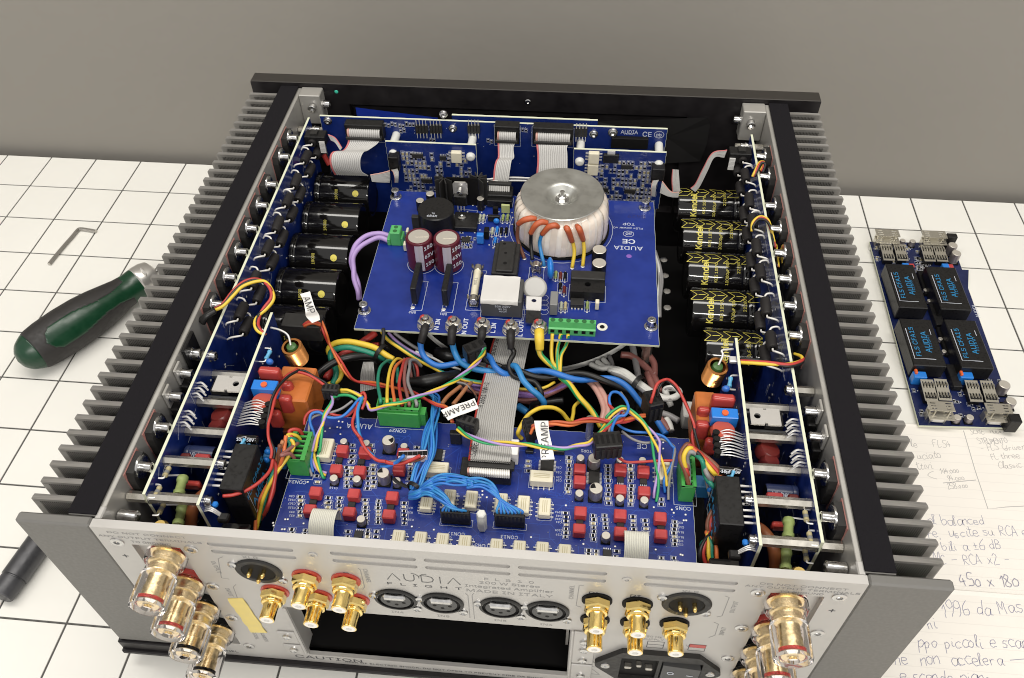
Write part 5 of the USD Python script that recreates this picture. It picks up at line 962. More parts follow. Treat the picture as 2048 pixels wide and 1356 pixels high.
    mb = MB(); mb.tube(P, 0.0034, 12, 8); emit(AMP, 'speaker_cable', mb, SOCK, smooth=True)
    mb = MB(); mb.box((sx * 0.1560, 0.0100, 0.1440), (0.0076, 0.0030, 0.034), bevel=0.0006); emit(AMP, 'orange_sleeve', mb, WC['heat'])
    mb = MB(); o = (sx * 0.1640, 0.0120, 0.1400); mb.cyl(o, (sx * 0.1640, 0.0120, 0.1560), 0.0042, 16); mb.lathe([(0.0042, 0.016), (0.0036, 0.0165), (0.0030, 0.0170), (0.0030, 0.0180), (0, 0.0180)], o, EZ, 16); emit(AMP, 'brass_tag', mb, BRASS, smooth=35)
    so.flush(LO)
    # ---- inner board, face towards the middle
    mb = MB(); mb.span((XIi, 0.0300, 0.1150), (XIi - sx * 0.0030, 0.0302, 0.1160)) if False else None
    yA, yB = 0.0345, 0.0640
    mod = emit(AMP, 'voltage_module', MB().span((XIi - sx * 0.0050, yA, 0.120), (XIi - sx * 0.0180, yB, 0.1610), bevel=0.0005), BLK, label='black module on the ' + S + ' driver board')
    mb = MB(); Xm = XIi - sx * 0.01805
    Xt, Yt = (EY, EZ) if sx < 0 else (-EY, EZ)
    mb.text('FLS CFA15', 0.0034, (Xm, (yA + yB) / 2, 0.1500), Xt, Yt, 0.0001, False, True, 1.1); mb.text('AUDIA', 0.0042, (Xm, (yA + yB) / 2, 0.1400), Xt, Yt, 0.0001, True, True, 1.1); mb.text('F L I G H T', 0.0016, (Xm, (yA + yB) / 2, 0.1362), Xt, Yt, 0.0001, False, True, 1.2); emit(mod, 'module_print', mb, CYANI)
    mb = MB(); mb.stroke([(-0.0115, 0.008), (-0.0115, -0.0145), (0.0115, -0.0145)], 0.0003, (Xm, (yA + yB) / 2, 0.1470), Xt, Yt); emit(mod, 'print_frame', mb, SILK)
    for k in range(7): si.pin.box((XIi - sx * 0.0024, yA + 0.003 + k * 0.0037, 0.1585), (0.0048, 0.0011, 0.0007))
    # small upright parts above and below the module
    for k in range(4):
        y = 0.0800 + k * 0.0044; mb = MB(); c = np.array((XIi - sx * 0.0150, y, 0.1580)); mb.lathe([(0, -.0020), (.0020, -.0020), (.0020, .0020), (0, .0020)], c, (0, 0.15, 1), 12); emit(LI, 'small_transistor', mb, BLK, smooth=35)
        for j in (-1, 0, 1): si.lead.tube([c + [sx * 0.0015, j * 0.0011, 0.0006], c + [sx * 0.0070, j * 0.0016, 0.0022 + 0.0006 * j], (XIi, y + j * 0.0016, 0.1570)], 0.00036, 5, 4)
    g = can(LI, (XIi - sx * 0.0035, 0.0695, 0.1570), 0.0027, 0.0115, BLKG, STEEL, 'small_capacitor', axis=N); mb = MB(); mb.text('10µF 50V', 0.0016, (XIi - sx * 0.009, 0.0695 - 0.0027 * 0.64, 0.1570 + 0.00275 * 0.80), EX, (0, 0.77, 0.64), 0.0001, True); emit(LI, 'print', mb, SILK)
    for k in range(5):
        mb = MB(); axial(mb, si.lead, (XIi - sx * (0.0085 + 0.0018 * (k % 3)), 0.0655 + 0.0014 * (k // 3), 0.1600 - 0.0032 * (k % 3) - 0.001 * k), (0.4, 1, 0.3), 0.0010, 0.0045, (sx * 0.004, 0, -0.002)); emit(LI, 'blue_resistor', mb, mat('pale_blue', (0.10, 0.36, 0.58), 0.4), smooth=45)
    mb = MB(); mb.lathe([(0, -.0032), (.0062, -.0026), (.0074, 0), (.0062, .0026), (0, .0032)], (XIi - sx * 0.0105, 0.0965, 0.1560), (0.05, 0.15, 1), 22); emit(LI, 'red_disc_capacitor', mb, mat('coral_gloss', (0.47, 0.085, 0.055), 0.18), smooth=60)
    mb = MB(); mb.box((XIi - sx * 0.0095, 0.1060, 0.1570), (0.0150, 0.0072, 0.0090), bevel=0.0004); tm = emit(LI, 'blue_trimmer', mb, BLUEC); mb = MB(); mb.cyl((XIi - sx * 0.0095, 0.1055, 0.1615), (XIi - sx * 0.0095, 0.1055, 0.1626), 0.0019, 12); emit(LI, 'trimmer_screw', mb, mat('orange_screw', (0.7, 0.12, 0.03), 0.4))
    for x, y, z, s in ((0.0095, 0.1165, 0.1560, (0.0135, 0.0060, 0.0150)), (0.0200, 0.1120, 0.1500, (0.0075, 0.0052, 0.0140)), (0.0210, 0.1030, 0.1480, (0.0080, 0.0060, 0.0140)), (0.0150, 0.0960, 0.1420, (0.0080, 0.0055, 0.0140))):
        mb = MB(); mb.box((XIi - sx * x, y, z), s, bevel=0.0016); emit(LI, 'red_film_capacitor', mb, REDC, smooth=50)
    # inductor on its resistor
    c = np.array(q('U2', 1232, 990, z=0.158) if sx < 0 else q('R2', 478, 1175, z=0.158)); o = c - [0, 0, 0.0155]
    g = group_part(AMP, 'output_coil'); mb = MB(); P = []
    prof = [(0.0048, 0.0155), (0.0062, 0.0155)]
    for k in range(15): prof += [(0.0066, 0.0150 - k * 0.00098), (0.0060, 0.0145 - k * 0.00098)]
    prof += [(0.0048, 0.0)]; mb.lathe(prof, o, (0.10 * sx, -0.12, 1), 32); mb.lathe([(0.0049, 0.0), (0.0049, 0.0155)], o, (0.10 * sx, -0.12, 1), 32); emit(g, 'copper_winding', mb, COPPER, smooth=35)
    mb = MB(); mb.lathe([(0, 0), (0.0034, 0), (0.0036, 0.013), (0.0030, 0.0158), (0.0014, 0.0166), (0, 0.0166)], o, (0.10 * sx, -0.12, 1), 18); emit(g, 'core_resistor', mb, mat('moss_green', (0.055, 0.13, 0.035), 0.4), smooth=40)
    mb = MB(); mb.tube([o + [0.0016 * sx, -0.002, 0.0164], o + [0.004 * sx, 0.003, 0.0200], (XIi - sx * 0.0080, o[1] + 0.0060, 0.1635), (XIi - sx * 0.001, o[1] + 0.0085, 0.1625)], 0.0007, 6); emit(g, 'bare_lead', mb, SOLDER, smooth=True)
    # orange relay, blue beads
    a, b = (('A', (-60, 430), (255, 770)) if sx < 0 else ('R3', (325, 385), (480, 735)))[0:1][0], None
    p, r = (q('A', 30, 430, z=0.152), q('A', 250, 775, z=0.152)) if sx < 0 else (q('R3', 322, 385, z=0.152), q('R3', 470, 735, z=0.152))
    lo, hi = np.minimum(p, r), np.maximum(p, r); xm = XIi - sx * 0.012
    lo[0], hi[0] = (xm, max(hi[0], xm + 0.012)) if sx < 0 else (min(lo[0], xm - 0.012), xm)
    rl = emit(AMP, 'orange_relay', MB().span((lo[0], lo[1], 0.122), (hi[0], hi[1], 0.152), bevel=0.0010), ORANGE); mb = MB(); mb.span((lo[0] + .001, lo[1] - 0.002, 0.112), (hi[0] - .001, lo[1] + 0.004, 0.1220), bevel=0.0006); emit(rl, 'relay_base', mb, mat('rust_base', (0.25, 0.06, 0.02), 0.4))
    for k, (dy, dz) in enumerate(((0.0, 0.0), (-0.003, -0.004), (-0.008, -0.006))):
        mb = MB(); mb.sphere((XIi - sx * (0.018 - k * 0.001), 0.0700 + dy, 0.1450 + dz), 0.0022, 1, (1, 0.7, 1)); emit(LI, 'blue_bead', mb, BLUEC, smooth=True)
    for y, z in ((0.1240, 0.1610), (0.1180, 0.1540)):
        mb = MB(); mb.sphere((XIi - sx * 0.0075, y, z), 0.0024, 1, (1, 0.8, 1)); emit(LI, 'blue_bead', mb, mat('mid_blue_bead', (0.03, 0.14, 0.5), 0.25), smooth=True)
    mb = MB(); axial(mb, si.lead, (XIi - sx * 0.0045, 0.1300, 0.1600), (0.2, 1, 0.2), 0.0014, 0.0062, (sx * 0.004, 0, 0), 0.0005); emit(LI, 'blue_resistor', mb, mat('pale_blue', (0.10, 0.36, 0.58), 0.4), smooth=45)
    mb = MB(); mb.box((XIi - sx * 0.018, 0.0760, 0.1300), (0.012, 0.008, 0.012), bevel=0.0006); mb2 = emit(LI, 'blue_box_capacitor', mb, mat('steel_blue', (0.03, 0.16, 0.36), 0.35))
    # parts at the near end of the inner board
    for k, (x, y, z, m, s) in enumerate(((0.010, 0.0215, 0.1530, BLK, (0.006, 0.005, 0.004)), (0.020, 0.0160, 0.140, DRED, (0.007, 0.006, 0.009)), (0.0125, 0.0200, 0.1350, BLKG, (0.016, 0.012, 0.012)), (0.005, 0.0265, 0.158, BLUEC, (0.003, 0.003, 0.003)))):
        mb = MB(); mb.box((XIi - sx * x, y, z), s, bevel=0.0008); emit(LI, 'small_part', mb, m)
    for j in range(3): si.lead.tube([(XIi, 0.0225 + 0.0012 * j, 0.1570), (XIi - sx * 0.004, 0.0222 + 0.001 * j, 0.1585), (XIi - sx * 0.0085, 0.0215 + 0.0008 * j, 0.1545)], 0.0004, 5, 4)
    mb = MB(); axial(mb, si.lead, (XIi - sx * 0.010, 0.0120, 0.150), (1, 0.1, 0.1), 0.0013, 0.0055, (0, 0, -0.004)); emit(LI, 'tan_resistor', mb, TAN, smooth=45)
    si.flush(LI)
    # connector block where the driver board meets the capacitors
    mb = MB() if sx < 0 else None
    if sx < 0: mb.span((XIi - sx * 0.0005, 0.1640, 0.136), (XIi - sx * 0.0260, 0.1760, 0.150), bevel=0.0006); emit(AMP, 'wire_block', mb, CHARC)
    # devices clamped to the heat sink
    HX = sx * 0.1871
    BL = [('U1', 1245, 170), ('U1', 1165, 350), ('U1', 1045, 605), ('U1', 955, 800), ('U1', 860, 1025), ('U1', 760, 1245), ('U2', 650, 335), ('U2', 530, 590), ('L1', 770, 1000), ('L2', 455, 370)] if sx < 0 else \
         [('R1', 880, 350), ('R1', 915, 540), ('R1', 970, 820), ('R1', 1020, 1030), ('R1', 1060, 1265), ('R2', 1105, 360), ('R2', 1150, 620), ('R2', 1205, 890), ('R3', 1460, 1120), ('S3', 1565, 770)]
    for a in BL:
        y, z = q(*a, x=sx * 0.1775)[1:]; z = min(max(z, 0.160), 0.1665)
        g = group_part(AMP, 'power_transistor')
        mb = MB(); mb.prism([(-.0098, -.016), (.0098, -.016), (.0098, .0040), (.0, .0062), (-.0098, .0062)][:5] if False else [(-.0089, -.02), (.0089, -.02), (.0089, .0046), (-.0089, .0046)], 0.0004, (HX, y, z), EY if sx < 0 else -EY, EZ); emit(g, 'insulating_pad', mb, PINK)
        mb = MB(); mb.prism([(-.0085, -.0155), (.0085, -.0155), (.0085, -.001), (.0070, .0042), (-.0070, .0042), (-.0085, -.001)], 0.0042, (HX - sx * 0.0004, y, z), EY if sx < 0 else -EY, EZ); emit(g, 'case', mb, CHARC)
        mb = MB(); bolt(mb, (HX - sx * 0.0046, y, z), N, 0.0029, 0.0052, 0.0066, 0.0012); emit(g, 'bolt', mb, STEEL, smooth=35)
    for y, z in ((0.1085, 0.1640), (0.0910, 0.1640)):
        g = group_part(AMP, 'small_power_transistor'); mb = MB(); mb.box((HX - sx * 0.0010, y, z + 0.0005), (0.0016, 0.0085, 0.013), bevel=0.0004); emit(g, 'tab', mb, ALU)
        mb = MB(); mb.box((HX - sx * 0.0036, y, z - 0.012), (0.0050, 0.0100, 0.0120), bevel=0.0006); emit(g, 'case', mb, BLK); mb = MB(); bolt(mb, (HX - sx * 0.0018, y, z), N, 0.0029, 0.0062, 0.0034); emit(g, 'bolt', mb, STEEL, smooth=35)
    if sx < 0:
        g = group_part(AMP, 'thermal_sensor'); mb = MB(); mb.box((HX - sx * 0.0012, 0.1275, 0.157), (0.0022, 0.0170, 0.030), bevel=0.0005); emit(g, 'case', mb, BLK); mb = MB(); bolt(mb, (HX - sx * 0.0024, 0.1250, 0.1630), N, 0.0034, 0.0048, 0.0042); emit(g, 'bolt', mb, STEEL, smooth=35)
    # small plug at the far end of the output board with its strip of cable
    mb = MB(); mb.span((XO - sx * 0.001, 0.352, 0.1555), (XO - sx * 0.0175, 0.362, 0.1640), bevel=0.0005); hd = emit(AMP, 'cable_plug', mb, BLK)
    mb = MB(); mb.span((XO - sx * 0.0055, 0.354, 0.1640), (XO - sx * 0.0110, 0.360, 0.1655)); emit(hd, 'key_slot', mb, CHARC)
    mb = MB(); x = XO - sx * 0.0150
    for k in range(9): mb.cyl((x - sx * (-0.0022), 0.3512, 0.1600 - k * 0.0012), (x - sx * 0.0022, 0.3512, 0.1600 - k * 0.0012), 0.0007, 6)
    emit(hd, 'cable_fold', mb, FLEX, smooth=40)

# ================================================================ DISPLAY BOARD AND SMALL BOARDS at the far end
DY = 0.3715
DSP = vpcb_y('display_board', -0.1645, 0.1100, DY, 0.075, 0.1705, label='long blue display board at the far end behind the front panel')
mb = MB(); mb.span((-0.0590, DY + 0.006, 0.13), (0.0560, DY + 0.0075, 0.1716)); rdb_ = emit(AMP, 'rear_display_board', mb, BLUED); mb = MB(); mb.span((-0.0590, DY + 0.0059, 0.1716), (0.0560, DY + 0.0076, 0.1720)); emit(rdb_, 'board_edge', mb, FR4)
sd = Small(); FY = DY - 0.00012
def od(fr, u, v, y=FY): return q(fr, u, v, y=y)
NYd = (EX, EZ)
def box_header_y(fr, a, b, y, depth, name='box_header'):
    p, r = q(fr, *a, y=y - depth), q(fr, *b, y=y - depth); mb = MB(); mb.span((p[0], y, p[2]), (r[0], y - depth, r[2]), bevel=0.0005); return emit(AMP, name, mb, BLK), p, r
def idc_ribbon(fr, a, b, path, n, y, red_left=True, name='ribbon_cable'):
    """plug on a header: black clamp with a fold of ribbon over it and the ribbon hanging away along path (pairs of x-shifted points)"""
    hb, p, r = box_header_y(fr, a, b, y, 0.0085)
    x0, x1 = p[0] + 0.0022, r[0] - 0.0022; zc = (p[2] + r[2]) / 2
    fold = [((x0, y - 0.0085, zc + 0.003), (x1, y - 0.0085, zc + 0.003)), ((x0, y - 0.0105, zc + 0.0030), (x1, y - 0.0105, zc + 0.0030)), ((x0, y - 0.0118, zc + 0.0005), (x1, y - 0.0118, zc + 0.0005)), ((x0, y - 0.0112, zc - 0.0035), (x1, y - 0.0112, zc - 0.0035))]
    A_, B_ = ribbon(fold, n, 0.0009); rb = emit(AMP, name, A_, FLEX, smooth=50); emit(rb, 'edge_strand', B_, WC['pink'] if red_left else FLEX, smooth=50)
    mb = MB(); mb.span((x0 - 0.0012, y - 0.0085, zc - 0.0045), (x1 + 0.0012, y - 0.0130, zc - 0.0018), bevel=0.0004); emit(hb, 'strain_clip', mb, CHARC)
    A_, B_ = ribbon([((x0, y - 0.0105, zc - 0.0040), (x1, y - 0.0105, zc - 0.0040))] + path, n, 0.0009); rb = emit(AMP, name, A_, FLEX, smooth=50); emit(rb, 'edge_strand', B_, mat('wire_rose', (0.52, 0.13, 0.13), 0.4), smooth=50)
    return rb
Fq = lambda u, v, y: q('F1', u, v, y=y)
idc_ribbon('F1', (358, 610), (690, 745), [(Fq(385, 770, .357), Fq(632, 770, .357)), (Fq(345, 825, .350), Fq(560, 820, .350)), (Fq(262, 838, .342), Fq(520, 840, .342)), (Fq(240, 900, .337), Fq(495, 905, .337)), (Fq(255, 970, .336), Fq(505, 990, .336)), (Fq(280, 1020, .340), Fq(560, 1030, .340))], 16, FY)
idc_ribbon('F1', (1592, 625), (1795, 775), [(Fq(1620, 800, .357), Fq(1750, 800, .357)), (Fq(1620, 880, .352), Fq(1755, 880, .352)), (Fq(1605, 905, .346), Fq(1735, 905, .346)), (Fq(1590, 960, .342), Fq(1725, 960, .342)), (Fq(1580, 1060, .337), Fq(1710, 1060, .337)), (Fq(1570, 1100, .336), Fq(1700, 1100, .336))], 10, FY)
idc_ribbon('F2', (270, 555), (595, 705), [(q('F2', 300, 720, y=.357), q('F2', 550, 715, y=.357)), (q('F2', 305, 800, y=.353), q('F2', 553, 790, y=.353)), (q('F2', 300, 900, y=.348), q('F2', 552, 890, y=.348)), (q('F2', 285, 1000, y=.343), q('F2', 545, 1000, y=.343))], 16, FY)
pz = q('F1', 1635, 1110, z=0.1425); hb = emit(AMP, 'box_header', MB().span((pz[0] - 0.0105, pz[1] - 0.009, Z2), (pz[0] + 0.0105, pz[1] + 0.003, 0.1400), bevel=0.0005), BLK)
mb = MB(); mb.span((pz[0] - 0.0090, pz[1] - 0.001, 0.1400), (pz[0] + 0.0090, pz[1] + 0.0025, 0.1450), bevel=0.0004); emit(hb, 'strain_clip', mb, CHARC)
mb = MB()
for k in range(10): mb.cyl((pz[0] - 0.0075 + k * 0.00165, pz[1] - 0.0035, 0.1395), (pz[0] - 0.0075 + k * 0.00165, pz[1] - 0.0015, 0.1432), 0.0008, 6)
emit(hb, 'cable_fold', mb, FLEX, smooth=40)
for fr, u, v, r in (('F1', 228, 578, .0026), ('F1', 1252, 640, .0026), ('F1', 1175, 525, .0026), ('F2', 768, 605, .0026), ('F2', 925, 592, .0030)):
    c = od(fr, u, v, FY - 0.0002 if (u, v) != (1175, 525) else DY + 0.004); mb = MB(); bolt(mb, c, (0, -1, 0), r, 0.0022, r + 0.0008, 0.0006); emit(DSP, 'screw', mb, STEEL, smooth=35)
for fr, u, v in (('F1', 780, 725), ('F1', 1410, 748), ('F2', 660, 705), ('F2', 1303, 728)):
    c = od(fr, u, v, 0.366); mb = MB(); mb.cyl((c[0], FY, c[2]), (c[0], 0.356, c[2]), 0.0033, 12); mb.lathe([(0.0038, 0), (0.0033, 0.002), (0.0020, 0.0030), (0, 0.0032)], (c[0], 0.3545, c[2] - 0.006), (0, -1, 0), 14); emit(AMP, 'nylon_spacer', mb, NYLON, smooth=35)
for (fr, u, v, n) in [('F1', 740, 610, 5), ('F1', 860, 615, 3), ('F1', 915, 605, 3), ('F1', 855, 665, 2), ('F1', 1045, 640, 2), ('F2', 200, 570, 3), ('F1', 1570, 745, 2), ('F1', 1100, 740, 2)]:
    for k in range(n): sd.smd(od(fr, u + (k - n / 2) * 28, v + rng.uniform(-8, 8)), EZ, -EX, 0.0022, 0.0012)
for fr, u, v, n in (('F1', 1115, 640, 4), ('F1', 1425, 640, 4), ('F2', 665, 585, 4), ('F1', 1000, 640, 4)):
    for k in range(n):
        c = od(fr, u + (k - 1.5) * 26, v); sd.ic.box(c + [0, -0.0012, 0], (0.0022, 0.0024, 0.0075)); sd.pin.box(c + [0, -0.0020, 0.0058], (0.0005, 0.0005, 0.006)); sd.pin.box(c + [0, -0.0026, -0.0055], (0.0006, 0.0006, 0.004))
p, r = q('F2', 915, 640, y=FY - .004), q('F2', 1208, 735, y=FY - .004); emit(DSP, 'black_module', MB().span((p[0], FY, p[2]), (r[0], FY - 0.004, r[2]), bevel=0.0004), BLKM)
sd.silk.text('AUDIA', 0.0030, od('F2', 1060, 590), EX, EZ); sd.silk.text('F L I G H T', 0.0012, od('F2', 1060, 608), EX, EZ); sd.silk.text('CE', 0.0042, od('F2', 1205, 608), EX, EZ)
a = np.linspace(0, 6.2832, 20); sd.silk.stroke(np.stack([.0038 * np.cos(a), .0030 * np.sin(a)], 1), 0.0003, od('F2', 1303, 612), EX, EZ, 0.00006); sd.silk.text('pb', 0.0026, od('F2', 1303, 612), EX, EZ)
for fr, (a, b) in (('F1', ((368, 590), (700, 760))), ('F1', ((1590, 612), (1805, 790))), ('F2', ((262, 545), (600, 720)))):
    p, r = od(fr, *a), od(fr, *b); sd.silk.outline((p[0], r[2]), (r[0], p[2]), 0.0003, (0, FY, 0), EX, EZ, 0.00006)
for k in range(50): sd.dot(od('F1', rng.uniform(700, 2000), rng.uniform(590, 1000)), -EY, 0.0003)
sd.flush(DSP)
for nm, x0, x1, z0, seed in (('left', -0.1095, -0.0376, 0.1040, 3), ('right', 0.0387, 0.1098, 0.1060, 5)):
    yb = 0.3545; B_ = vpcb_y('filter_board', x0, x1, yb, z0, 0.1608, label=f'small {nm} blue board crowded with chip parts in front of the display board'); F = yb - 0.00012
    ss = Small(); r2 = random.Random(seed); oy = lambda x, z: np.array((x, F, z))
    for zz in np.arange(0.1500, z0 + 0.006, -0.0042):
        for xx in np.arange(x0 + 0.013, x1 - 0.004, 0.0033):
            if r2.random() < (0.78 if ((xx - x0) < 0.030) == (nm == 'left') else 0.32): ss.smd(oy(xx + r2.uniform(-.0003, .0003), zz), EZ, -EX, r2.choice((.0024, .0030)), r2.choice((.0013, .0017)), r2.choice(('chip', 'chip', 'tan')))
    for fr, u, v, n in ((('F1', 965, 862, 7), ('F1', 1172, 880, 4), ('F1', 1040, 1065, 7)) if nm == 'left' else (('F2', 1040, 870, 7), ('F2', 1065, 1070, 7), ('F2', 855, 1060, 5))): ss.soic(q(fr, u, v, y=F), EX, EZ, n * 0.00127, 0.0040, n)
    for k, (fr, u, v) in enumerate((('F1', 1280, 885),) if nm == 'left' else (('F2', 768, 810), ('F2', 760, 905))):
        c = q(fr, u, v, y=F - .004); emit(B_, 'optical_switch', MB().box((c[0], F - 0.0022, c[2]), (0.0082, 0.0042, 0.0098), bevel=0.0005), IVORY)
        for j in range(3):
            for s in (-1, 1): ss.pin.box((c[0] + s * 0.0052, F - 0.001, c[2] + (j - 1) * 0.0028), (0.0024, 0.0008, 0.0009))
    if nm == 'right':
        c = q('F2', 910, 790, y=F - .002); emit(B_, 'voltage_regulator', MB().box((c[0], F - 0.0016, c[2] - 0.002), (0.0120, 0.003, 0.0075), bevel=0.0004), BLK); emit(B_, 'regulator_tab', MB().box((c[0], F - 0.001, c[2] + 0.0028), (0.0058, 0.0016, 0.0028)), SOLDER)
    hb, p, r = box_header_y(*(('F1', (718, 880), (815, 1000)) if nm == 'left' else ('F2', (1248, 895), (1340, 1000))), F, 0.009)
    ss.flush(B_)
    if nm == 'left':
        prs = [(Fq(745, 985, .3440), Fq(800, 975, .3440)), (Fq(760, 1000, .340), Fq(808, 1000, .340)), (Fq(772, 1040, .337), Fq(808, 1040, .337)), (Fq(775, 1085, .337), Fq(805, 1085, .337))]; w2 = [(Fq(735, 985, .342), Fq(735, 1088, .342)), (Fq(660, 1005, .338), Fq(660, 1085, .338)), (Fq(575, 1020, .335), Fq(590, 1080, .335))]
    else:
        w2 = [(q('F2', 1330, 990, y=.342), q('F2', 1310, 1090, y=.342)), (q('F2', 1400, 1075, y=.338), q('F2', 1390, 1120, y=.338)), (q('F2', 1470, 1080, y=.336), q('F2', 1460, 1125, y=.336))]; prs = [(q('F2', 1250, 990, y=.344), q('F2', 1300, 985, y=.344)), (q('F2', 1238, 1030, y=.338), q('F2', 1280, 1030, y=.338)), (q('F2', 1235, 1110, y=.337), q('F2', 1272, 1115, y=.337))]
    for P_ in (prs, w2):
        A_, C_ = ribbon(P_, 9, 0.0009); rb = emit(AMP, 'ribbon_cable', A_, FLEX, smooth=50); emit(rb, 'edge_strand', C_, WC['pink'], smooth=50)
# ribbon from the right plug, curling down behind the capacitors
for P_ in ([(q('F2', 1860, 735, y=.352), q('F2', 1835, 800, y=.352)), (q('F2', 1740, 760, y=.350), q('F2', 1755, 800, y=.350)), (q('F2', 1660, 890, y=.346), q('F2', 1700, 910, y=.346)), (q('F2', 1600, 1010, y=.343), q('F2', 1640, 1030, y=.343)), (q('F2', 1560, 1050, y=.342), q('F2', 1600, 1080, y=.342))],
           [(q('F2', 1410, 895, y=.352), q('F2', 1465, 900, y=.352)), (q('F2', 1405, 990, y=.348), q('F2', 1470, 1000, y=.348)), (q('F2', 1410, 1080, y=.345), q('F2', 1478, 1075, y=.345))],
           [(Fq(230, 690, .352), Fq(255, 740, .352)), (Fq(290, 720, .350), Fq(290, 760, .350)), (Fq(345, 800, .346), Fq(330, 820, .346))]):
    A_, C_ = ribbon(P_, 9, 0.0009); rb = emit(AMP, 'ribbon_cable', A_, FLEX, smooth=50); emit(rb, 'edge_strand', C_, mat('wire_rose', (0.52, 0.13, 0.13), 0.4), smooth=50)
# white sleeved wire that crosses behind the ring transformer
mb = MB(); mb.tube([Fq(1500, 1062, .335), Fq(1700, 1045, .34), Fq(1900, 1050, .335)], 0.0007, 6); mb.tube([Fq(1500, 1082, .333), Fq(1700, 1070, .338), Fq(1900, 1072, .333)], 0.0007, 6); emit(AMP, 'wire', mb, WC['white'], smooth=True)
# big mains transformer below the boards
tb = np.array((0.0, 0.238, 0.034)); MT = group_part(AMP, 'main_transformer', 'large black ring transformer under the power board')
a3 = np.array([q('B', 1040, 450, z=0.092)[:2], q('B', 1540, 240, z=0.092)[:2], q('T4', 1790, 560, z=0.092)[:2], q('T4', 1770, 120, z=0.092)[:2]])
M_ = np.c_[2 * a3, np.ones(4)]; sol = np.linalg.lstsq(M_, (a3 ** 2).sum(1), rcond=None)[0]; ctr = sol[:2]; RB = math.sqrt(sol[2] + ctr @ ctr); tb = np.array((ctr[0], ctr[1], 0.0))
mb = MB(); mb.lathe([(0.02, 0.034), (RB, 0.034), (RB + 0.002, 0.045), (RB + 0.002, 0.080), (RB - 0.004, 0.088), (0.02, 0.089)], tb, EZ, 64); emit(MT, 'wound_core', mb, BLKM, smooth=40)
mb = MB(); mb.lathe([(RB - 0.0022, 0.0885), (RB, 0.0885), (RB, 0.092), (RB - 0.0014, 0.092), (RB - 0.0022, 0.0885)], tb, EZ, 96); emit(MT, 'bright_rim', mb, mat('rim_white', (0.85, 0.84, 0.8), 0.4), smooth=40)
mb = MB(); mb.lathe([(0, 0.0888), (RB - 0.0022, 0.0888)], tb, EZ, 64); emit(MT, 'top_sheet', mb, BLKM)

# ================================================================ WIRES
def wire(cl, pts, r=0.00085, parent=None, name='wire', stripe=None, turns=0.0, label=None):
    """pts: (frame, u, v, z) with the frame given once; or ready points"""
    P = []; fr = None
    for p in pts:
        if isinstance(p, str): fr = p; continue
        P.append(q(fr, p[0], p[1], z=p[2]) if len(p) == 3 and fr else np.asarray(p, float))
    P = [P[0]] + [x + nrng.uniform(-.0004, .0004, 3) for x in P[1:-1]] + [P[-1]]
    sub = 7
    if stripe:
        mb = MB(); mb.tube(P, r, 8, sub); w = emit(parent or AMP, name, mb, WC[cl], smooth=True, label=label)
        for a0 in (0.0, math.pi):
            mb = MB(); mb.tube(P, r * 1.02, 5, sub, arc=(a0, a0 + 1.35, turns * 6.28)); emit(w, 'stripe', mb, WC[stripe], smooth=True)
        return P
    mb = MB(); mb.tube(P, r, 8, sub); emit(parent or AMP, name, mb, WC[cl], smooth=True, label=label)
    return P
def twist(cols, pts, r, R, pitch, name='wire', ph=0.0, sub=14):
    P0 = []; fr = None
    for p in pts:
        if isinstance(p, str): fr = p; continue
        P0.append(q(fr, p[0], p[1], z=p[2]))
    P, T, U, V = sweep(P0, sub); s = np.r_[0, np.cumsum(np.linalg.norm(np.diff(P, axis=0), axis=1))]
    for k, c in enumerate(cols):
        a = ph + 2 * np.pi * k / len(cols) + 2 * np.pi * s / pitch; RR = R * (0.75 + 0.35 * np.sin(s / pitch * 1.7 + k))
        mb = MB(); mb.tube(P + U * (np.cos(a) * RR)[:, None] + V * (np.sin(a) * RR)[:, None], r, 8, spline=False); emit(AMP, name, mb, WC[c], smooth=True)
zt = ZP
# stud cables: black sleeves, blue and black and yellow leads
def sleeve(pts, r, m=SLEEVE, name='cable_sleeve'):
    P = [q(f, u, v, z=z) for f, u, v, z in pts]; mb = MB(); mb.tube(P, r, 12, 6); emit(AMP, name, mb, m, smooth=True)
zs = Z2 + 0.004
sleeve([('T3', 855, 855, zs), ('T3', 835, 930, zs - .0005), ('T3', 800, 1050, zs - .006)], (0.0030, 0.0029, 0.0025))
sleeve([('T3', 1165, 870, zs), ('T3', 1150, 950, zs - .0005), ('T3', 1145, 1070, zs - .006)], (0.0030, 0.0029, 0.0025))
sleeve([('T3', 1495, 885, zs), ('T3', 1490, 960, zs - .0005), ('T3', 1460, 1060, zs - .006)], (0.0030, 0.0029, 0.0022))
sleeve([('T3', 1815, 910, zs), ('T3', 1815, 1000, zs - .0005), ('T3', 1820, 1120, zs - .006)], (0.0030, 0.0029, 0.0022))
sleeve([('T4', 442, 915, zs), ('T4', 445, 1000, zs - .0005), ('T4', 450, 1130, zs - .007)], (0.0034, 0.0033, 0.0028), WC['yellow'])
wire('blue', ['A', (1335, 205, .126), (1345, 300, .120), (1400, 385, .116), (1520, 435, .114), (1680, 405, .116), (1800, 375, .117), (1880, 340, .115)], 0.0021, name='cable')
wire('lightblue', ['A', (1640, 225, .126), (1665, 310, .121), (1720, 400, .117), (1850, 465, .115), (2010, 490, .114), (2120, 492, .112), (2160, 500, .108)], 0.0021, name='cable')
wire('black', ['B', (200, 215, .126), (205, 330, .118), (260, 395, .116), (370, 425, .116), (450, 470, .114)], 0.0017, name='cable')
wire('black', ['B', (487, 255, .126), (510, 310, .123), (475, 400, .120), (470, 470, .118), (510, 530, .118), (600, 560, .119), (700, 590, .119), (765, 660, .118), (780, 730, .114), (740, 790, .110), (690, 800, .106), (680, 870, .10)], 0.0017, name='cable')
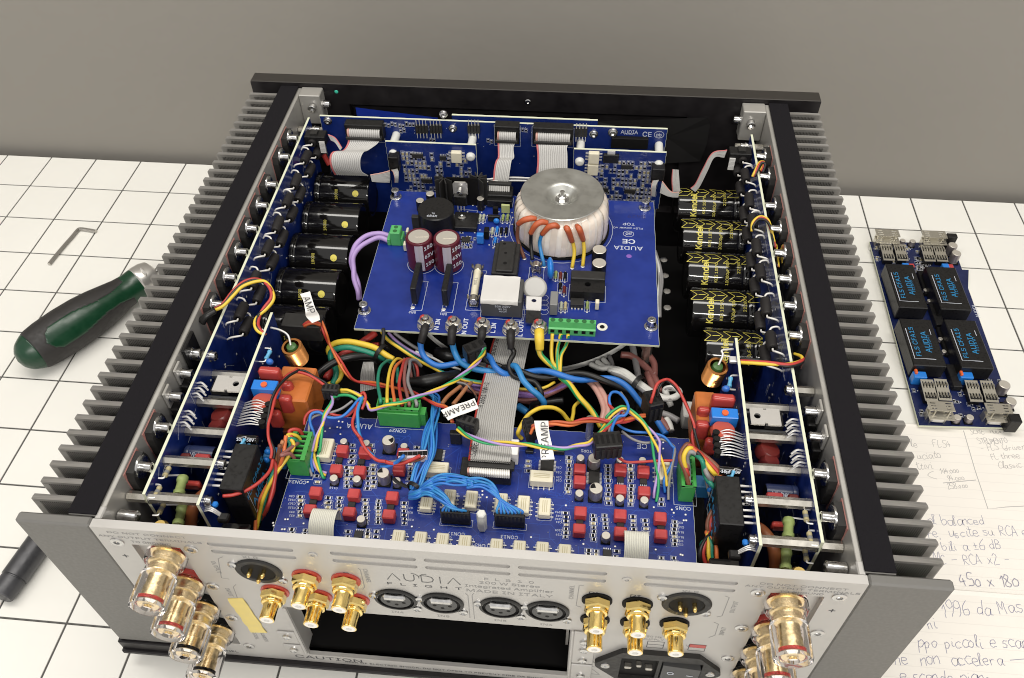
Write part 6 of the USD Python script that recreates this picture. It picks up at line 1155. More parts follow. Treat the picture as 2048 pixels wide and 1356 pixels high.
wire('lightblue', ['B', (470, 440, .116), (525, 430, .1215), (560, 490, .122), (600, 580, .121), (670, 660, .119), (745, 715, .116), (800, 780, .112), (790, 830, .106)], 0.0021, name='cable')
wire('blue', ['B', (215, 325, .117), (280, 350, .119), (330, 440, .1195), (400, 505, .117), (480, 525, .114)], 0.0021, name='cable')
twist(['blue', 'black'], ['B', (400, 480, .114), (600, 500, .116), (850, 520, .117), (1050, 530, .117), (1250, 545, .117), (1420, 580, .116), (1560, 640, .113), (1690, 740, .108), (1850, 910, .102), (1960, 1050, .096)], 0.0021, 0.0022, 0.050, 'cable', 0.6)
wire('yellow', ['B', (750, 285, .124), (775, 340, .121), (830, 400, .118), (890, 450, .116), (960, 540, .115), (1040, 620, .116), (1130, 730, .117), (1215, 830, .117), (1275, 910, .117), (1345, 1020, .114)], 0.0019, name='cable', stripe='green', turns=0.6)
for k, (p0, zz) in enumerate((((880, 130), .1325), ((960, 135), .1325), ((1030, 140), .1325))):
    b_ = ((872, 290), (925, 260), (1005, 240))[k]; c_ = ((880, 390), (925, 370), (965, 340))[k]
    wire('yellow', ['B', (*p0, zz), (*b_, .124), (*c_, .1195), (915 + 18 * k, 450, .1165), (940 + 8 * k, 540, .113)], 0.00125, stripe='green' if k else None, turns=0.25 * k)
wire('yellow', ['B', (900, 590, .112), (830, 640, .112), (740, 660, .112), (600, 655, .112), (560, 650, .112)], 0.0010)
# yellow lead arching to the preamplifier board
wire('yellow', ['B', (590, 1130, .136), (555, 1080, .140), (580, 1010, .143), (650, 910, .144), (760, 840, .143), (880, 840, .140), (970, 880, .136), (1025, 945, .130), (1060, 975, .124)], 0.0013)
wire('yellow', ['B', (1060, 975, .122), (1075, 900, .118), (1090, 830, .114), (1130, 780, .110)], 0.0012)
# thick pair tied on the left
wire('yellow', ['A', (1080, 375, .121), (1000, 330, .1235), (900, 270, .1255), (780, 225, .127), (640, 205, .1275), (530, 215, .126), (465, 260, .123), (475, 320, .119), (540, 360, .116), (575, 430, .113), (575, 520, .111), (530, 590, .110), (455, 620, .109)], 0.0020, name='cable')
wire('teal', ['A', (1000, 370, .118), (900, 330, .122), (770, 285, .1245), (650, 260, .1255), (540, 275, .124), (480, 320, .121), (490, 400, .117), (530, 470, .114), (535, 540, .112), (500, 610, .110)], 0.0020, name='cable')
wire('teal', ['A', (950, 365, .118), (1040, 400, .113), (1110, 450, .110), (1120, 600, .108)], 0.0012)
wire('black', ['A', (330, 560, .118), (400, 480, .121), (520, 400, .123), (660, 360, .124), (800, 340, .122), (900, 350, .119)], 0.0026, name='cable')
wire('red', ['A', (910, 120, .118), (800, 210, .116), (690, 280, .114), (600, 330, .112), (540, 390, .110), (440, 560, .108)], 0.0026, name='cable')
wire('red', ['A', (940, 230, .116), (860, 240, .114), (700, 300, .112)], 0.0014)
mb = MB(); c = q('A', 965, 325, z=.121); mb.lathe([(0.0062, -0.0014), (0.0070, -0.0014), (0.0070, 0.0014), (0.0062, 0.0014), (0.0062, -0.0014)], c, (1, -0.55, -0.1), 20); emit(AMP, 'cable_tie', mb, BLK, smooth=40)
mb = MB(); mb.tube([c + [0.0005, 0.004, 0.005], c + [0.0008, 0.010, 0.009], c + [-0.0002, 0.014, 0.010]], 0.0013, 6); emit(AMP, 'cable_tie_end', mb, CHARC, smooth=True)
# loom from under the power board
wire('yellow', ['A', (960, 100, .120), (1030, 180, .118), (1150, 270, .116), (1300, 370, .114), (1440, 450, .112), (1570, 510, .111), (1740, 565, .110), (1900, 595, .109), (2060, 610, .108)], 0.0014, stripe='teal', turns=0.2)
wire('lilac', ['A', (1030, 120, .118), (1110, 200, .115), (1220, 280, .112), (1400, 380, .110), (1500, 440, .108)], 0.0011)
wire('grey', ['A', (1085, 120, .118), (1170, 190, .115), (1290, 260, .112), (1450, 350, .110)], 0.0012)
wire('white', ['A', (1290, 300, .112), (1430, 350, .110), (1560, 420, .109), (1720, 475, .108)], 0.0009)
for dv, cl in ((0, 'purple'), (26, 'purple'), (55, 'mauve'), (-30, 'mauve')): wire(cl, ['B', (0, 590 + dv, .102), (180, 640 + dv, .102), (400, 690 + dv, .101), (600, 700 + dv, .102), (740, 720 + dv * .6, .103), (870, 670 + dv * .5, .104), (1000, 610 + dv * .5, .104), (1090, 575, .104)], 0.0014)
for k in range(2): wire('tan', ['A', (1540 + 110 * k, 800, .120), (1600 + 100 * k, 730, .118), (1700 + 80 * k, 640, .114), (1760 + 60 * k, 600, .110)], 0.0014)
for k in range(3): wire(('brown', 'grey', 'black')[k], ['B', (-30, 580 + 14 * k, .113), (60, 610 + 12 * k, .114), (130, 680 + 12 * k, .116), (160, 740 + 10 * k, .116)], 0.0008)
wire('black', ['A', (1230, 590, .117), (1380, 585, .119), (1520, 550, .119), (1620, 525, .116), (1700, 505, .112)], (0.0030, 0.0046, 0.0042, 0.0030, 0.0024), name='shrink_sleeve')
wire('black', ['A', (1480, 300, .104), (1600, 330, .106), (1760, 360, .104)], (0.003, 0.0055, 0.003), name='shrink_sleeve')
# arcs into the far green plug
for k, (cl, u0, um, ut, vt) in enumerate((('teal', 960, 925, 1020, 385), ('yellow', 1018, 1020, 1110, 365), ('orange', 1072, 1060, 1160, 380), ('red', 1135, 1135, 1205, 365), ('mauve', 1190, 1178, 1225, 375), ('grey', 1240, 1215, 1255, 380))):
    x = lo29[0] + (hi29[0] - lo29[0]) * (k + .5) / 6; ym = (lo29[1] + hi29[1]) / 2
    e = np.array((x, ym, ZP + 0.0150)); wire(cl, [e, e + [0, 0.0005, 0.004], q('A', um + 4, 600, z=.146), q('A', (um * 2 + ut) / 3, 460, z=.139), q('A', ut - 10, vt + 12, z=.130), q('A', ut + 40, vt + 10, z=.123), q('A', ut + 90, vt + 60, z=.115)], 0.00105)
for cl, u in (('mauve', 1255), ('black', 1290), ('red', 1310)): wire(cl, ['A', (u, 560, .112), (u - 10, 470, .116), (u - 35, 400, .119), (u - 80, 370, .119)], 0.0011)
# twisted three strand lead from the floating housing, over the plug, to the second housing
twist(['lilac', 'yellow', 'green'], ['A', (1945, 275, .134), (1900, 370, .139), (1760, 510, .144), (1600, 610, .148), (1450, 680, .151), (1300, 735, .154), (1150, 785, .1555), (1000, 815, .154), (900, 850, .150), (855, 850, .148), (830, 800, .148), (780, 735, .149), (700, 690, .150), (580, 670, .150)], 0.00075, 0.00095, 0.040)
def housing(fr, pts, z, h, ways, m=BLK, name='wire_housing', label=None):
    """black plug shell: pts = two ends of its long axis, with width w px"""
    (a, b, w) = pts; A_, B_ = q(fr, *a, z=z), q(fr, *b, z=z); d = B_ - A_; L = np.linalg.norm(d); ang = math.atan2(d[1], d[0])
    mb = MB(); mb.box((A_ + B_) / 2, (L, w, h), rot_z(ang), bevel=0.0006)
    g = emit(AMP, name, mb, m, label=label); mb = MB()
    for k in range(ways): mb.box(A_ + d * (k + .5) / ways + [0, 0, h / 2 + 0.00005], (L / ways * 0.5, w * 0.55, 0.0002), rot_z(ang))
    emit(g, 'way_holes', mb, BLKM); mb = MB()
    for k in range(ways):
        for s in (-1, 1): mb.box(A_ + d * (k + .5) / ways + np.array([-d[1], d[0], 0]) / L * s * (w / 2 + 0.0002) - [0, 0, h * .1], (L / ways * 0.55, 0.0006, h * 0.7), rot_z(ang))
    emit(g, 'ribs', mb, CHARC); return g
housing('A', ((1760, 330), (1945, 255), 0.0085), .128, 0.011, 3, label='black plug hanging below the power board with lilac, yellow and green strands')
housing('A', ((410, 675), (570, 685), 0.0055), .1505, 0.009, 4, CHARC)
housing('A', ((1690, 960), (1880, 1020), 0.0060), .1520, 0.010, 4, CHARC)
housing('B', ((640, 965), (690, 1110), 0.0060), .1500, 0.009, 4, BLK)
housing('B', ((1760, 830), (1900, 800), 0.0120), .1480, 0.016, 3, BLK, label='black plug with a red and a black lead at the far right of the preamplifier board')
housing('B', ((1270, 1200), (1530, 1180), 0.0105), .1570, 0.012, 5, BLK, label='black ribbed plug floating over the right of the preamplifier board')
mb = MB(); A_, B_ = q('P1', 1225, 255, z=.149), q('P1', 1500, 245, z=.149); d = B_ - A_; ag = math.atan2(d[1], d[0]); mb.box((A_ + B_) / 2, (np.linalg.norm(d), 0.0050, 0.0055), rot_z(ag), bevel=0.0004); g = emit(AMP, 'wire_housing', mb, mat('pale_housing', (0.52, 0.47, 0.52), 0.4), label='pale six way plug shell'); mb = MB()
for k in range(6): mb.box(A_ + d * (k + .5) / 6 + [0, 0, 0.0028], (0.0026, 0.0026, 0.0003), rot_z(ag))
emit(g, 'way_holes', mb, BLKM)
# second twisted lead running over the ribbon to the ribbed plug
twist(['yellow', 'lilac', 'green'], ['P2', (-20, -10, .154), (60, 45, .155), (160, 85, .156), (280, 105, .1565), (420, 112, .157), (560, 118, .1575), (700, 140, .158), (830, 150, .158), (930, 130, .158), (1030, 110, .1575), (1080, 60, .158), (1180, -30, .157), (1260, -110, .155)], 0.00075, 0.00095, 0.046)
wire('green', ['B', (1480, 960, .153), (1400, 940, .152), (1420, 890, .154), (1500, 835, .155), (1560, 825, .155), (1640, 870, .154), (1730, 950, .152), (1800, 1050, .150), (1835, 1180, .148), 'P2', (1560, 230, .147), (1585, 380, .144), (1590, 480, .140), (1575, 575, .136)], 0.0008)
wire('yellow', ['B', (1340, 1050, .154), (1400, 960, .153), (1480, 880, .155), (1560, 850, .156), (1650, 900, .154), (1740, 990, .152), (1850, 1150, .149), 'P2', (1600, 170, .148), (1640, 320, .145), (1660, 450, .140)], 0.0008)
wire('lilac', ['B', (1260, 1140, .158), (1360, 1040, .156), (1480, 930, .154), 'B', (1560, 860, .153), (1700, 950, .152), (1830, 1050, .150), (1890, 1140, .149), 'P2', (1605, 150, .148), (1600, 300, .146), (1565, 480, .140), (1555, 545, .136)], 0.0008)
wire('blue', ['B', (1450, 1105, .160), (1445, 1020, .158), (1500, 930, .157), (1570, 900, .158), (1605, 850, .158), (1580, 770, .158), (1520, 700, .156), (1450, 690, .154), (1425, 740, .152), (1440, 830, .150), (1480, 960, .148), (1540, 1030, .147), (1650, 1065, .147), (1800, 1070, .147), (1940, 1110, .147), (2020, 1200, .147), 'P2', (1725, 160, .147), (1700, 270, .145), (1645, 390, .142), (1645, 500, .136)], 0.00085)
wire('grey', ['B', (1410, 1110, .160), (1440, 1010, .156), (1560, 900, .154), (1600, 800, .153), (1530, 690, .150), 'B', (1560, 1080, .146), (1640, 1140, .146), (1780, 1170, .146), (1920, 1130, .146), (2010, 1190, .146), 'P2', (1700, 110, .146), (1720, 200, .146), (1690, 330, .144), (1680, 450, .140), (1672, 560, .136)][:6], 0.0008)
wire('grey', ['B', (1540, 1060, .146), (1640, 1140, .146), (1780, 1175, .146), (1920, 1135, .146), (2010, 1180, .146), 'P2', (1722, 170, .147), (1700, 330, .144), (1680, 450, .140), (1672, 560, .136)], 0.0008)
wire('red', ['B', (1310, 1190, .160), (1340, 1100, .159), (1440, 1000, .156), (1540, 960, .155), (1560, 890, .154), (1480, 860, .152), (1420, 810, .150), (1415, 720, .148)], 0.0010)
wire('orange', ['B', (1510, 960, .154), (1560, 910, .154), (1565, 860, .152), (1530, 820, .150)], 0.0009)
wire('red', ['P2', (1270, 220, .146), (1330, 255, .146), (1450, 262, .146), (1600, 250, .146), (1720, 245, .146)], 0.0008)
twist(['red', 'heat', 'orange'], ['B', (690, 1040, .153), (760, 1010, .155), (900, 985, .157), (1050, 990, .157), (1180, 960, .156), (1300, 950, .155), (1420, 965, .154), (1560, 955, .153), (1680, 925, .151), (1760, 910, .149)], 0.00085, 0.0010, 0.050)
for k in range(3): wire(('orange', 'red', 'heat')[k], ['B', (670 + 8 * k, 1085 - 34 * k, .1545), (700, 1030 - 14 * k, .1575), (760, 1010 - 14 * k, .157)], 0.0009)
# red and black lead with the plug on the right, down the right driver board
wire('red', ['B', (1815, 790, .156), (1830, 720, .160), (1880, 610, .162), (1960, 570, .162), 'R3', (60, 295, .163), (120, 360, .161), (180, 470, .160), (240, 600, .158), (275, 720, .156), (255, 800, .152), (270, 900, .149), (310, 950, .146)], 0.0009)
wire('black', ['B', (1880, 730, .156), (1890, 650, .160), (1940, 580, .161), 'R3', (50, 310, .162), (110, 370, .160), (185, 480, .158), (245, 620, .157), (290, 800, .154), (330, 950, .150)], 0.0008)
wire('red', ['A', (0, 610, .152), (50, 540, .156), (130, 495, .158), (250, 515, .158), (340, 560, .156), (420, 620, .154), (500, 675, .151)], 0.0009)
wire('black', ['A', (60, 560, .154), (130, 500, .157), (220, 480, .158), (320, 540, .156), (440, 600, .153), (470, 660, .150)], 0.0007)
# left side: orange pair to the AMP tag and down the driver board
twist(['red', 'orange'], ['A', (385, 15, .148), (430, 130, .142), (470, 230, .134), (560, 380, .128), (640, 510, .126), (720, 580, .128), (860, 600, .132), (1000, 625, .136), (1180, 665, .140), (1340, 730, .144), (1480, 800, .148), (1590, 840, .151), (1640, 970, .156)], 0.00085, 0.0009, 0.060)
for k in range(3): wire(('orange', 'red', 'heat')[k], [np.array((-0.1180, 0.1660 + .003 * k, .145)), q('U2', 1330, 800 + 12 * k, z=.150), q('U2', 1400, 770 + 8 * k, z=.154), q('U2', 1480, 800 + 6 * k, z=.150)], 0.0009)
twist(['red', 'black'], ['L1', (2030, 470, .158), (1930, 540, .161), (1840, 650, .163), (1790, 760, .163), (1760, 900, .162), (1740, 1000, .161), (1750, 1120, .160), (1790, 1240, .158), 'L2', (1640, 320, .156)], 0.00085, 0.0008, 0.070)
wire('red', ['L2', (1650, 300, .155), (1620, 420, .155), (1520, 530, .156), (1400, 615, .157), (1270, 665, .158), (1170, 675, .158)], 0.0010)
wire('red', ['L2', (1630, 300, .153), (1665, 400, .150), (1650, 560, .145), (1600, 750, .138), (1560, 860, .130)], 0.0011)
# rainbow bundle from the left plug down behind the rear panel
for k, (cl, path) in enumerate((('brown', ((1710, 190), (1700, 330), (1690, 450), (1640, 620), (1590, 820))), ('tan', ((1740, 150), (1690, 300), (1660, 480), (1620, 640), (1580, 830))), ('orange', ((1770, 100), (1745, 300), (1690, 440), (1570, 620), (1500, 800), (1475, 1040))), ('teal', ((1790, 70), (1800, 200), (1640, 460), (1590, 640), (1550, 800), (1510, 930))),
                                ('yellow', ((1820, 60), (1845, 210), (1660, 480), (1570, 660), (1520, 820), (1490, 990))), ('red', ((1850, 60), (1830, 200), (1670, 400), (1650, 620), (1590, 800), (1530, 900))), ('mauve', ((1900, 30), (1880, 180), (1700, 320), (1640, 560), (1560, 830)))))  :
    e = np.array(((lo24[0] + hi24[0]) / 2, lo24[1] + (hi24[1] - lo24[1]) * (k % 6 + .5) / 6, ZP + 0.0150)); zz = np.linspace(.162, .124, len(path))
    if k >= 3: wire(cl, [e - [0, 0, .004], e + [-0.0015, -0.0005, 0.005], e + [-0.0055, -0.003, 0.0075]] + [q('L2', u, v, z=z) for (u, v), z in list(zip(path, zz))[1:]], 0.0011)
    else: wire(cl, [q('L2', u, v, z=z) for (u, v), z in zip(path, zz)], 0.0011)
# rainbow bundle from the right plug
for k, cl in enumerate(('brown', 'red', 'orange', 'yellow', 'black', 'mauve', 'grey', 'teal')):
    e = np.array(((lo5[0] + hi5[0]) / 2, lo5[1] + (hi5[1] - lo5[1]) * (k % 6 + .5) / 6, ZP + 0.0150)); j = (k - 3.5)
    w3 = .0022 * math.sin(2.4 * k + 0.5); path = [(330 + 3 * j, 400 - 6 * j, .1560), (300 + 11 * j, 280 - 2 * j, .1610 + w3), (355 + 9 * j, 215 + 11 * j, .1640 + w3), (430 + 10 * j, 265 + 16 * j, .1630 - w3), (530 - 12 * j, 400 + 17 * j, .158 + w3), (625 - 20 * j, 520 + 4 * j, .153 - w3), (690 - 24 * j, 640 - 8 * j, .149 + w3), (650 + 18 * j, 760 + 10 * j, .145 - w3), (590 + 22 * j, 930 + 3 * j, .138 + w3), (550 - 26 * j, 1070, .128), (560 + 20 * j, 1210, .118)]
    wire(cl, [e] + [q('S3', *p[:2], z=p[2]) for p in path], 0.0013)
for k, cl in enumerate(('black', 'red', 'yellow', 'teal', 'orange')): wire(cl, ['S3', (640 - 12 * k, 880 + 10 * k, .135), (540 - 8 * k, 960, .138), (470 + 26 * k, 1060, .138), (440 + 38 * k, 1160, .136), (480 + 30 * k, 1260, .130), (560 + 10 * k, 1340, .120)], 0.0011)
wire('grey', ['S3', (490, 450, .140), (520, 580, .140), (570, 700, .138), (640, 780, .134)], 0.0009)
# blue multi strand loom
def loom(path, n, r, spread, cl=('blue', 'blue', 'blue')):
    P0 = [q(f, u, v, z=z) for f, u, v, z in path]; P, T, U, V = sweep(P0, 7); k = len(P)
    for j in range(n):
        a = 2 * np.pi * j / n + 0.9 * np.sin(np.linspace(0, 5, k) + j); w = spread * (0.55 + 0.45 * np.sin(np.linspace(0.3, 2.9, k)) ) * (0.8 + 0.9 * ((j * 7) % 5) / 5)
        mb = MB(); mb.tube(P + U * (np.cos(a) * w)[:, None] + V * (np.sin(a) * w * 0.6)[:, None], r, 6, spline=False); emit(AMP, 'wire', mb, WC[('blue', 'lightblue')[j % 2]], smooth=True)
loom([('A', 1440, 705, .126), ('A', 1490, 760, .136), ('A', 1480, 870, .143), ('A', 1455, 980, .146), ('A', 1430, 1100, .147), ('P1', 1500, 220, .147), ('P1', 1435, 370, .146), ('P1', 1395, 500, .145), ('P1', 1380, 570, .143)], 10, 0.0007, 0.0030)
for j in range(8):
    x = (j - 3.5); h_ = .0016 * math.sin(j * 2.3); wire(('blue', 'lightblue')[j % 2], ['P1', (1380 + 3 * x, 560, .143), (1330, 620 + 7 * x, .142), (1390, 615 + 9 * x, .146 + h_), (1500 - 3 * x, 570 + 10 * x + 9 * math.sin(j * 3), .150 - h_), (1600 + 12 * math.sin(j * 2), 610 + 14 * x, .152 + h_), (1710 + 4 * x, 700 + 11 * x, .151), (1640 + 31 * j, 765 + 2 * x, .148), (1645 + 31 * j, 778, .1440)], 0.0007)
    y_ = 11 * math.sin(j * 2.9); wire(('blue', 'lightblue')[(j + 1) % 2], ['P1', (1400 + 3 * x, 600 + 4 * x, .143), (1500, 520 + 9 * x, .150 + h_), (1620, 470 + 12 * x - y_, .153 - h_), (1760, 470 + 12 * x + y_, .154 + h_), (1930, 500 + 10 * x - y_, .154 - h_), 'P2', (60, 425 + 9 * x + y_, .154 + h_), (170, 425 + 9 * x, .154 - h_), (260, 470 + 9 * x, .153), (330 + 4 * x, 560 + 3 * x, .151), (300 + 28 * j, 650, .149), (302 + 28 * j, 672, .1465)], 0.0007)
mb = MB(); c = q('P1', 1375, 555, z=.143); mb.lathe([(0.0040, -0.0011), (0.0047, -0.0011), (0.0047, 0.0011), (0.0040, 0.0011), (0.0040, -0.0011)], c, (0.5, 1, 0.0), 18); mb.tube([c + [-0.004, 0, 0.001], c + [-0.009, 0.001, 0.003], c + [-0.012, 0.003, 0.004]], 0.0011, 6); emit(AMP, 'cable_tie', mb, BLK, smooth=40)
# left hand strands over the preamplifier board
wire('yellow', ['A', (575, 665, .1515), (650, 672, .152), (740, 710, .151), (800, 760, .149), (850, 815, .148)], 0.0009)
wire('green', ['A', (510, 735, .149), (580, 715, .151), (680, 730, .151), (780, 775, .149), (850, 815, .147)], 0.0009)
for k, cl in enumerate(('lilac', 'yellow', 'green')):
    wire(cl, ['A', (490 + 16 * k, 700, .1495), (490 - 10 * k + 10, 790, .150), (440 - 8 * k, 900, .150), (400 + 4 * k, 1000, .149), (340 + 26 * k, 1120, .147), (305 + 36 * k, 1240, .144), 'P1', (375 + 46 * k, 180, .142), (400 + 32 * k, 290, .140), (450 + 26 * k, 370 + 30 * k, .138), (540 - 10 * k, 410 + 24 * k, .136)], 0.00085)
wire('blue', ['P1', (410, 400, .137), (390, 300, .141), 'A', (320, 1200, .143), (325, 1080, .146), (290, 980, .149), (300, 900, .151), (370, 880, .151), (460, 930, .149), (580, 915, .149), (670, 850, .150), (750, 760, .150), (790, 735, .150)], 0.0009)
wire('grey', ['P1', (400, 440, .137), (365, 300, .140), (370, 150, .143), 'A', (270, 1130, .145), (280, 970, .148), (340, 905, .149), (480, 880, .148), (590, 840, .148), (690, 770, .149)], 0.0008)
wire('red', ['A', (230, 1000, .146), (240, 920, .149), (300, 870, .150), (400, 870, .149), (550, 905, .147), (660, 900, .147), (740, 800, .149), (760, 710, .150), (800, 690, .151), (815, 750, .150), (780, 850, .149)], 0.0009)
wire('lightblue', ['A', (785, 735, .150), (740, 850, .151), (735, 960, .151), (745, 1060, .150), (790, 1190, .149), 'P1', (900, 160, .149), (980, 250, .148), (1010, 290, .147)], 0.0010)
wire('red', ['A', (745, 790, .150), (720, 880, .151), (690, 960, .151), (700, 1040, .151), (780, 1130, .150), 'P1', (860, 80, .150), (920, 190, .149), (1010, 280, .148), (1100, 300, .148)], 0.0010)
wire('black', ['A', (750, 790, .149), (710, 920, .150), (720, 1050, .150), 'P1', (880, 120, .149), (990, 270, .147), (1100, 310, .147)], 0.0007)
wire('blue', ['P1', (1050, 345, .143), (1120, 345, .145), (1190, 310, .148), (1260, 260, .1525), (1270, 245, .151)], 0.0011)
wire('red', ['P1', (1090, 300, .147), (1180, 325, .147), (1260, 320, .148), (1350, 285, .150), (1430, 245, .1525)], 0.0011)
wire('grey', ['P1', (1080, 305, .146), (1170, 305, .147), (1250, 280, .150), (1300, 245, .152)], 0.0008)
wire('brown', ['P1', (1330, 300, .148), (1400, 285, .149), (1460, 270, .151), (1475, 245, .152)], 0.0008)
# lilac pair on the left of the power board
for k in range(2):
    y0 = T2W[1] + (0.0027 if k == 0 else -0.0027); P = [np.array((T2W[0] + 0.001, y0, Z2 + 0.003))] + [q('T1', u, v, z=z) for u, v, z in (((330, 658, .134), (190, 685, .135), (80, 770, .133), (25, 870, .129), (20, 980, .124), (55, 1110, .119), (95, 1240, .114)) if k == 0 else ((330, 712, .134), (220, 745, .133), (110, 815, .131), (40, 930, .127), (45, 1060, .122), (50, 1180, .118), (90, 1310, .112)))] + [q('T3', 110 - 10 * k, 560, z=.106)]
    wire('lilac', P, 0.0019, name='cable')
# white bundle and loops on the right
for k in range(4):
    wire('white' if k < 3 else 'grey', ['B', (1240 + 60 * k, 420 - 25 * k, .095), (1330 + 40 * k, 460 - 14 * k, .098), (1440, 480 + 14 * k - 30, .102), (1560, 510 + 18 * k - 20, .106), (1690, 585 + 16 * k, .110), (1820, 680 + 12 * k, .113), (1940, 735 + 6 * k, .114), (2040, 735, .114), (2090, 690, .113), (2050, 650, .112), (1960, 660, .111), (1965, 720, .108), (2010, 820, .104)], 0.0020 if k < 3 else 0.0016, name='cable')
mb = MB(); c = q('B', 1690, 615, z=.1105); mb.lathe([(0.0058, -0.0016), (0.0066, -0.0016), (0.0066, 0.0016), (0.0058, 0.0016), (0.0058, -0.0016)], c, (1, -0.75, 0), 20); emit(AMP, 'cable_tie', mb, BLK, smooth=40)
for k in range(2): wire('pink', ['B', (1215 + 45 * k, 575, .108), (1280 + 45 * k, 640, .110), (1335 + 45 * k, 740, .112), (1365 + 40 * k, 850, .112), (1345 + 40 * k, 960, .110)], 0.0019, name='cable')
for cl, pts in (('mauve', ((1530, 330), (1620, 345), (1720, 400), (1810, 490), (1870, 580), (1900, 690))), ('mauve', ((1740, 230), (1790, 320), (1840, 420), (1850, 530))), ('grey', ((1640, 240), (1660, 350), (1690, 480), (1700, 580))), ('black', ((1500, 540), (1600, 580), (1680, 680), (1740, 800))), ('mauve', ((1780, 500), (1830, 620), (1850, 720)))): wire(cl, ['B'] + [(u, v, .098) for u, v in pts], 0.0024, name='cable')
for cl, pts in (('grey', ((1890, 880), (1990, 910), (2080, 960))), ('mauve', ((1880, 920), (1940, 980), (1990, 1060))), ('blue', ((1880, 960), (1920, 1020), (1960, 1090))), ('white', ((1960, 940), (1990, 1000), (2010, 1060)))): wire(cl, ['B'] + [(u, v, .106) for u, v in pts], 0.0022, name='cable')
mb = MB(); p = q('R3', 170, 480, z=.112); r_ = q('R3', 330, 640, z=.112); mb.span((p[0], r_[1], .098), (r_[0], p[1], .112), bevel=0.0008); emit(AMP, 'white_connector', mb, mat('milky_plastic', (0.55, 0.53, 0.50), 0.45))
for cl, pts in (('black', ((690, 760), (800, 780), (900, 770), (985, 765))), ('mauve', ((570, 750), (680, 770), (760, 800))), ('lightblue', ((550, 820), (600, 860), (640, 880)))): wire(cl, ['B'] + [(u, v, .099) for u, v in pts], 0.0026, name='cable')
# far side white wires seen at the right edge of the power board
for k in range(3): wire('white' if k == 0 else 'grey', ['T4', (1735 + 8 * k, 10, .116), (1790 + 8 * k, 180, .112), (1805 + 10 * k, 350, .108), (1780 + 14 * k, 560, .104), (1790 + 8 * k, 760, .1)], 0.0013)
for u, v in ((1850, 120), (1865, 297), (1885, 475), (1890, 660)):
    mb = MB(); c = q('T4', u, v, z=.100); mb.lathe([(0.0030, 0), (0.0028, 0.001), (0, 0.0016)], c, EZ, 12); emit(bottom, 'bright_stud', mb, STEEL, smooth=40)
# wide grey ribbon down the middle
Bq = lambda u, v, z: q('B', u, v, z=z)
prs = [(Bq(345, 120, .108), Bq(690, 130, .108)), (Bq(300, 230, .110), Bq(655, 240, .110)), (Bq(250, 430, .112), Bq(610, 460, .112)), (Bq(205, 600, .119), Bq(570, 620, .119)), (Bq(160, 800, .130), Bq(540, 820, .130)), (Bq(125, 980, .139), Bq(515, 1000, .139)), (Bq(95, 1180, .145), Bq(500, 1200, .145)), (Bq(78, 1320, .1480), Bq(480, 1345, .1480)), (q('P2', 70, 235, z=.1495), q('P2', 405, 262, z=.1495))]
A_, C_ = ribbon(prs, 20, 0.0009, 10); rb = emit(AMP, 'ribbon_cable', A_, FLEX, smooth=50, label='wide grey ribbon cable with a red edge down the middle'); emit(rb, 'edge_strand', C_, WC['red'], smooth=50)
prs2 = [(q('P2', 62, 300, z=.1455), q('P2', 400, 322, z=.1455)), (q('P2', 56, 312, z=.1475), q('P2', 400, 335, z=.1475)), (q('P2', 56, 340, z=.1472), q('P2', 400, 362, z=.1472)), (q('P2', 60, 362, z=.1440), q('P2', 400, 384, z=.1440))]
A_, C_ = ribbon(prs2, 20, 0.0009, 6); emit(rb, 'ribbon_fold', A_, LABELP, smooth=50); emit(rb, 'edge_strand', C_, WC['pink'], smooth=50)
for t, (u, v), h in (('32884', (132, 1220), 0.0042), ('AWM 2651 VW-1', (215, 750), 0.0034), ('300V 28', (330, 260), 0.0030)):
    z = np.interp(v, [120, 430, 600, 800, 980, 1180, 1320], [.108, .112, .119, .130, .139, .145, .148]) + 0.0008; a, b = q('B', u, v, z=z), q('B', u + 26, v - 100, z=z + (-.0045 if v > 500 else -.001)); d = (b - a) / np.linalg.norm(b - a); n_ = np.cross(EX, d); n_ /= np.linalg.norm(n_); mb = MB(); mb.text(t, h, a + n_ * 0.0003, d, np.cross(n_, d), 0.0001); emit(rb, 'print', mb, INK)
# grey ribbon end and dark sleeves deep on the left
A_, C_ = ribbon([(q('A', 780, 400, z=.100), q('A', 890, 400, z=.100)), (q('A', 750, 520, z=.096), q('A', 905, 560, z=.096)), (q('A', 745, 690, z=.090), q('A', 920, 650, z=.090))], 10, 0.0009); emit(AMP, 'ribbon_cable', A_, FLEX, smooth=50)
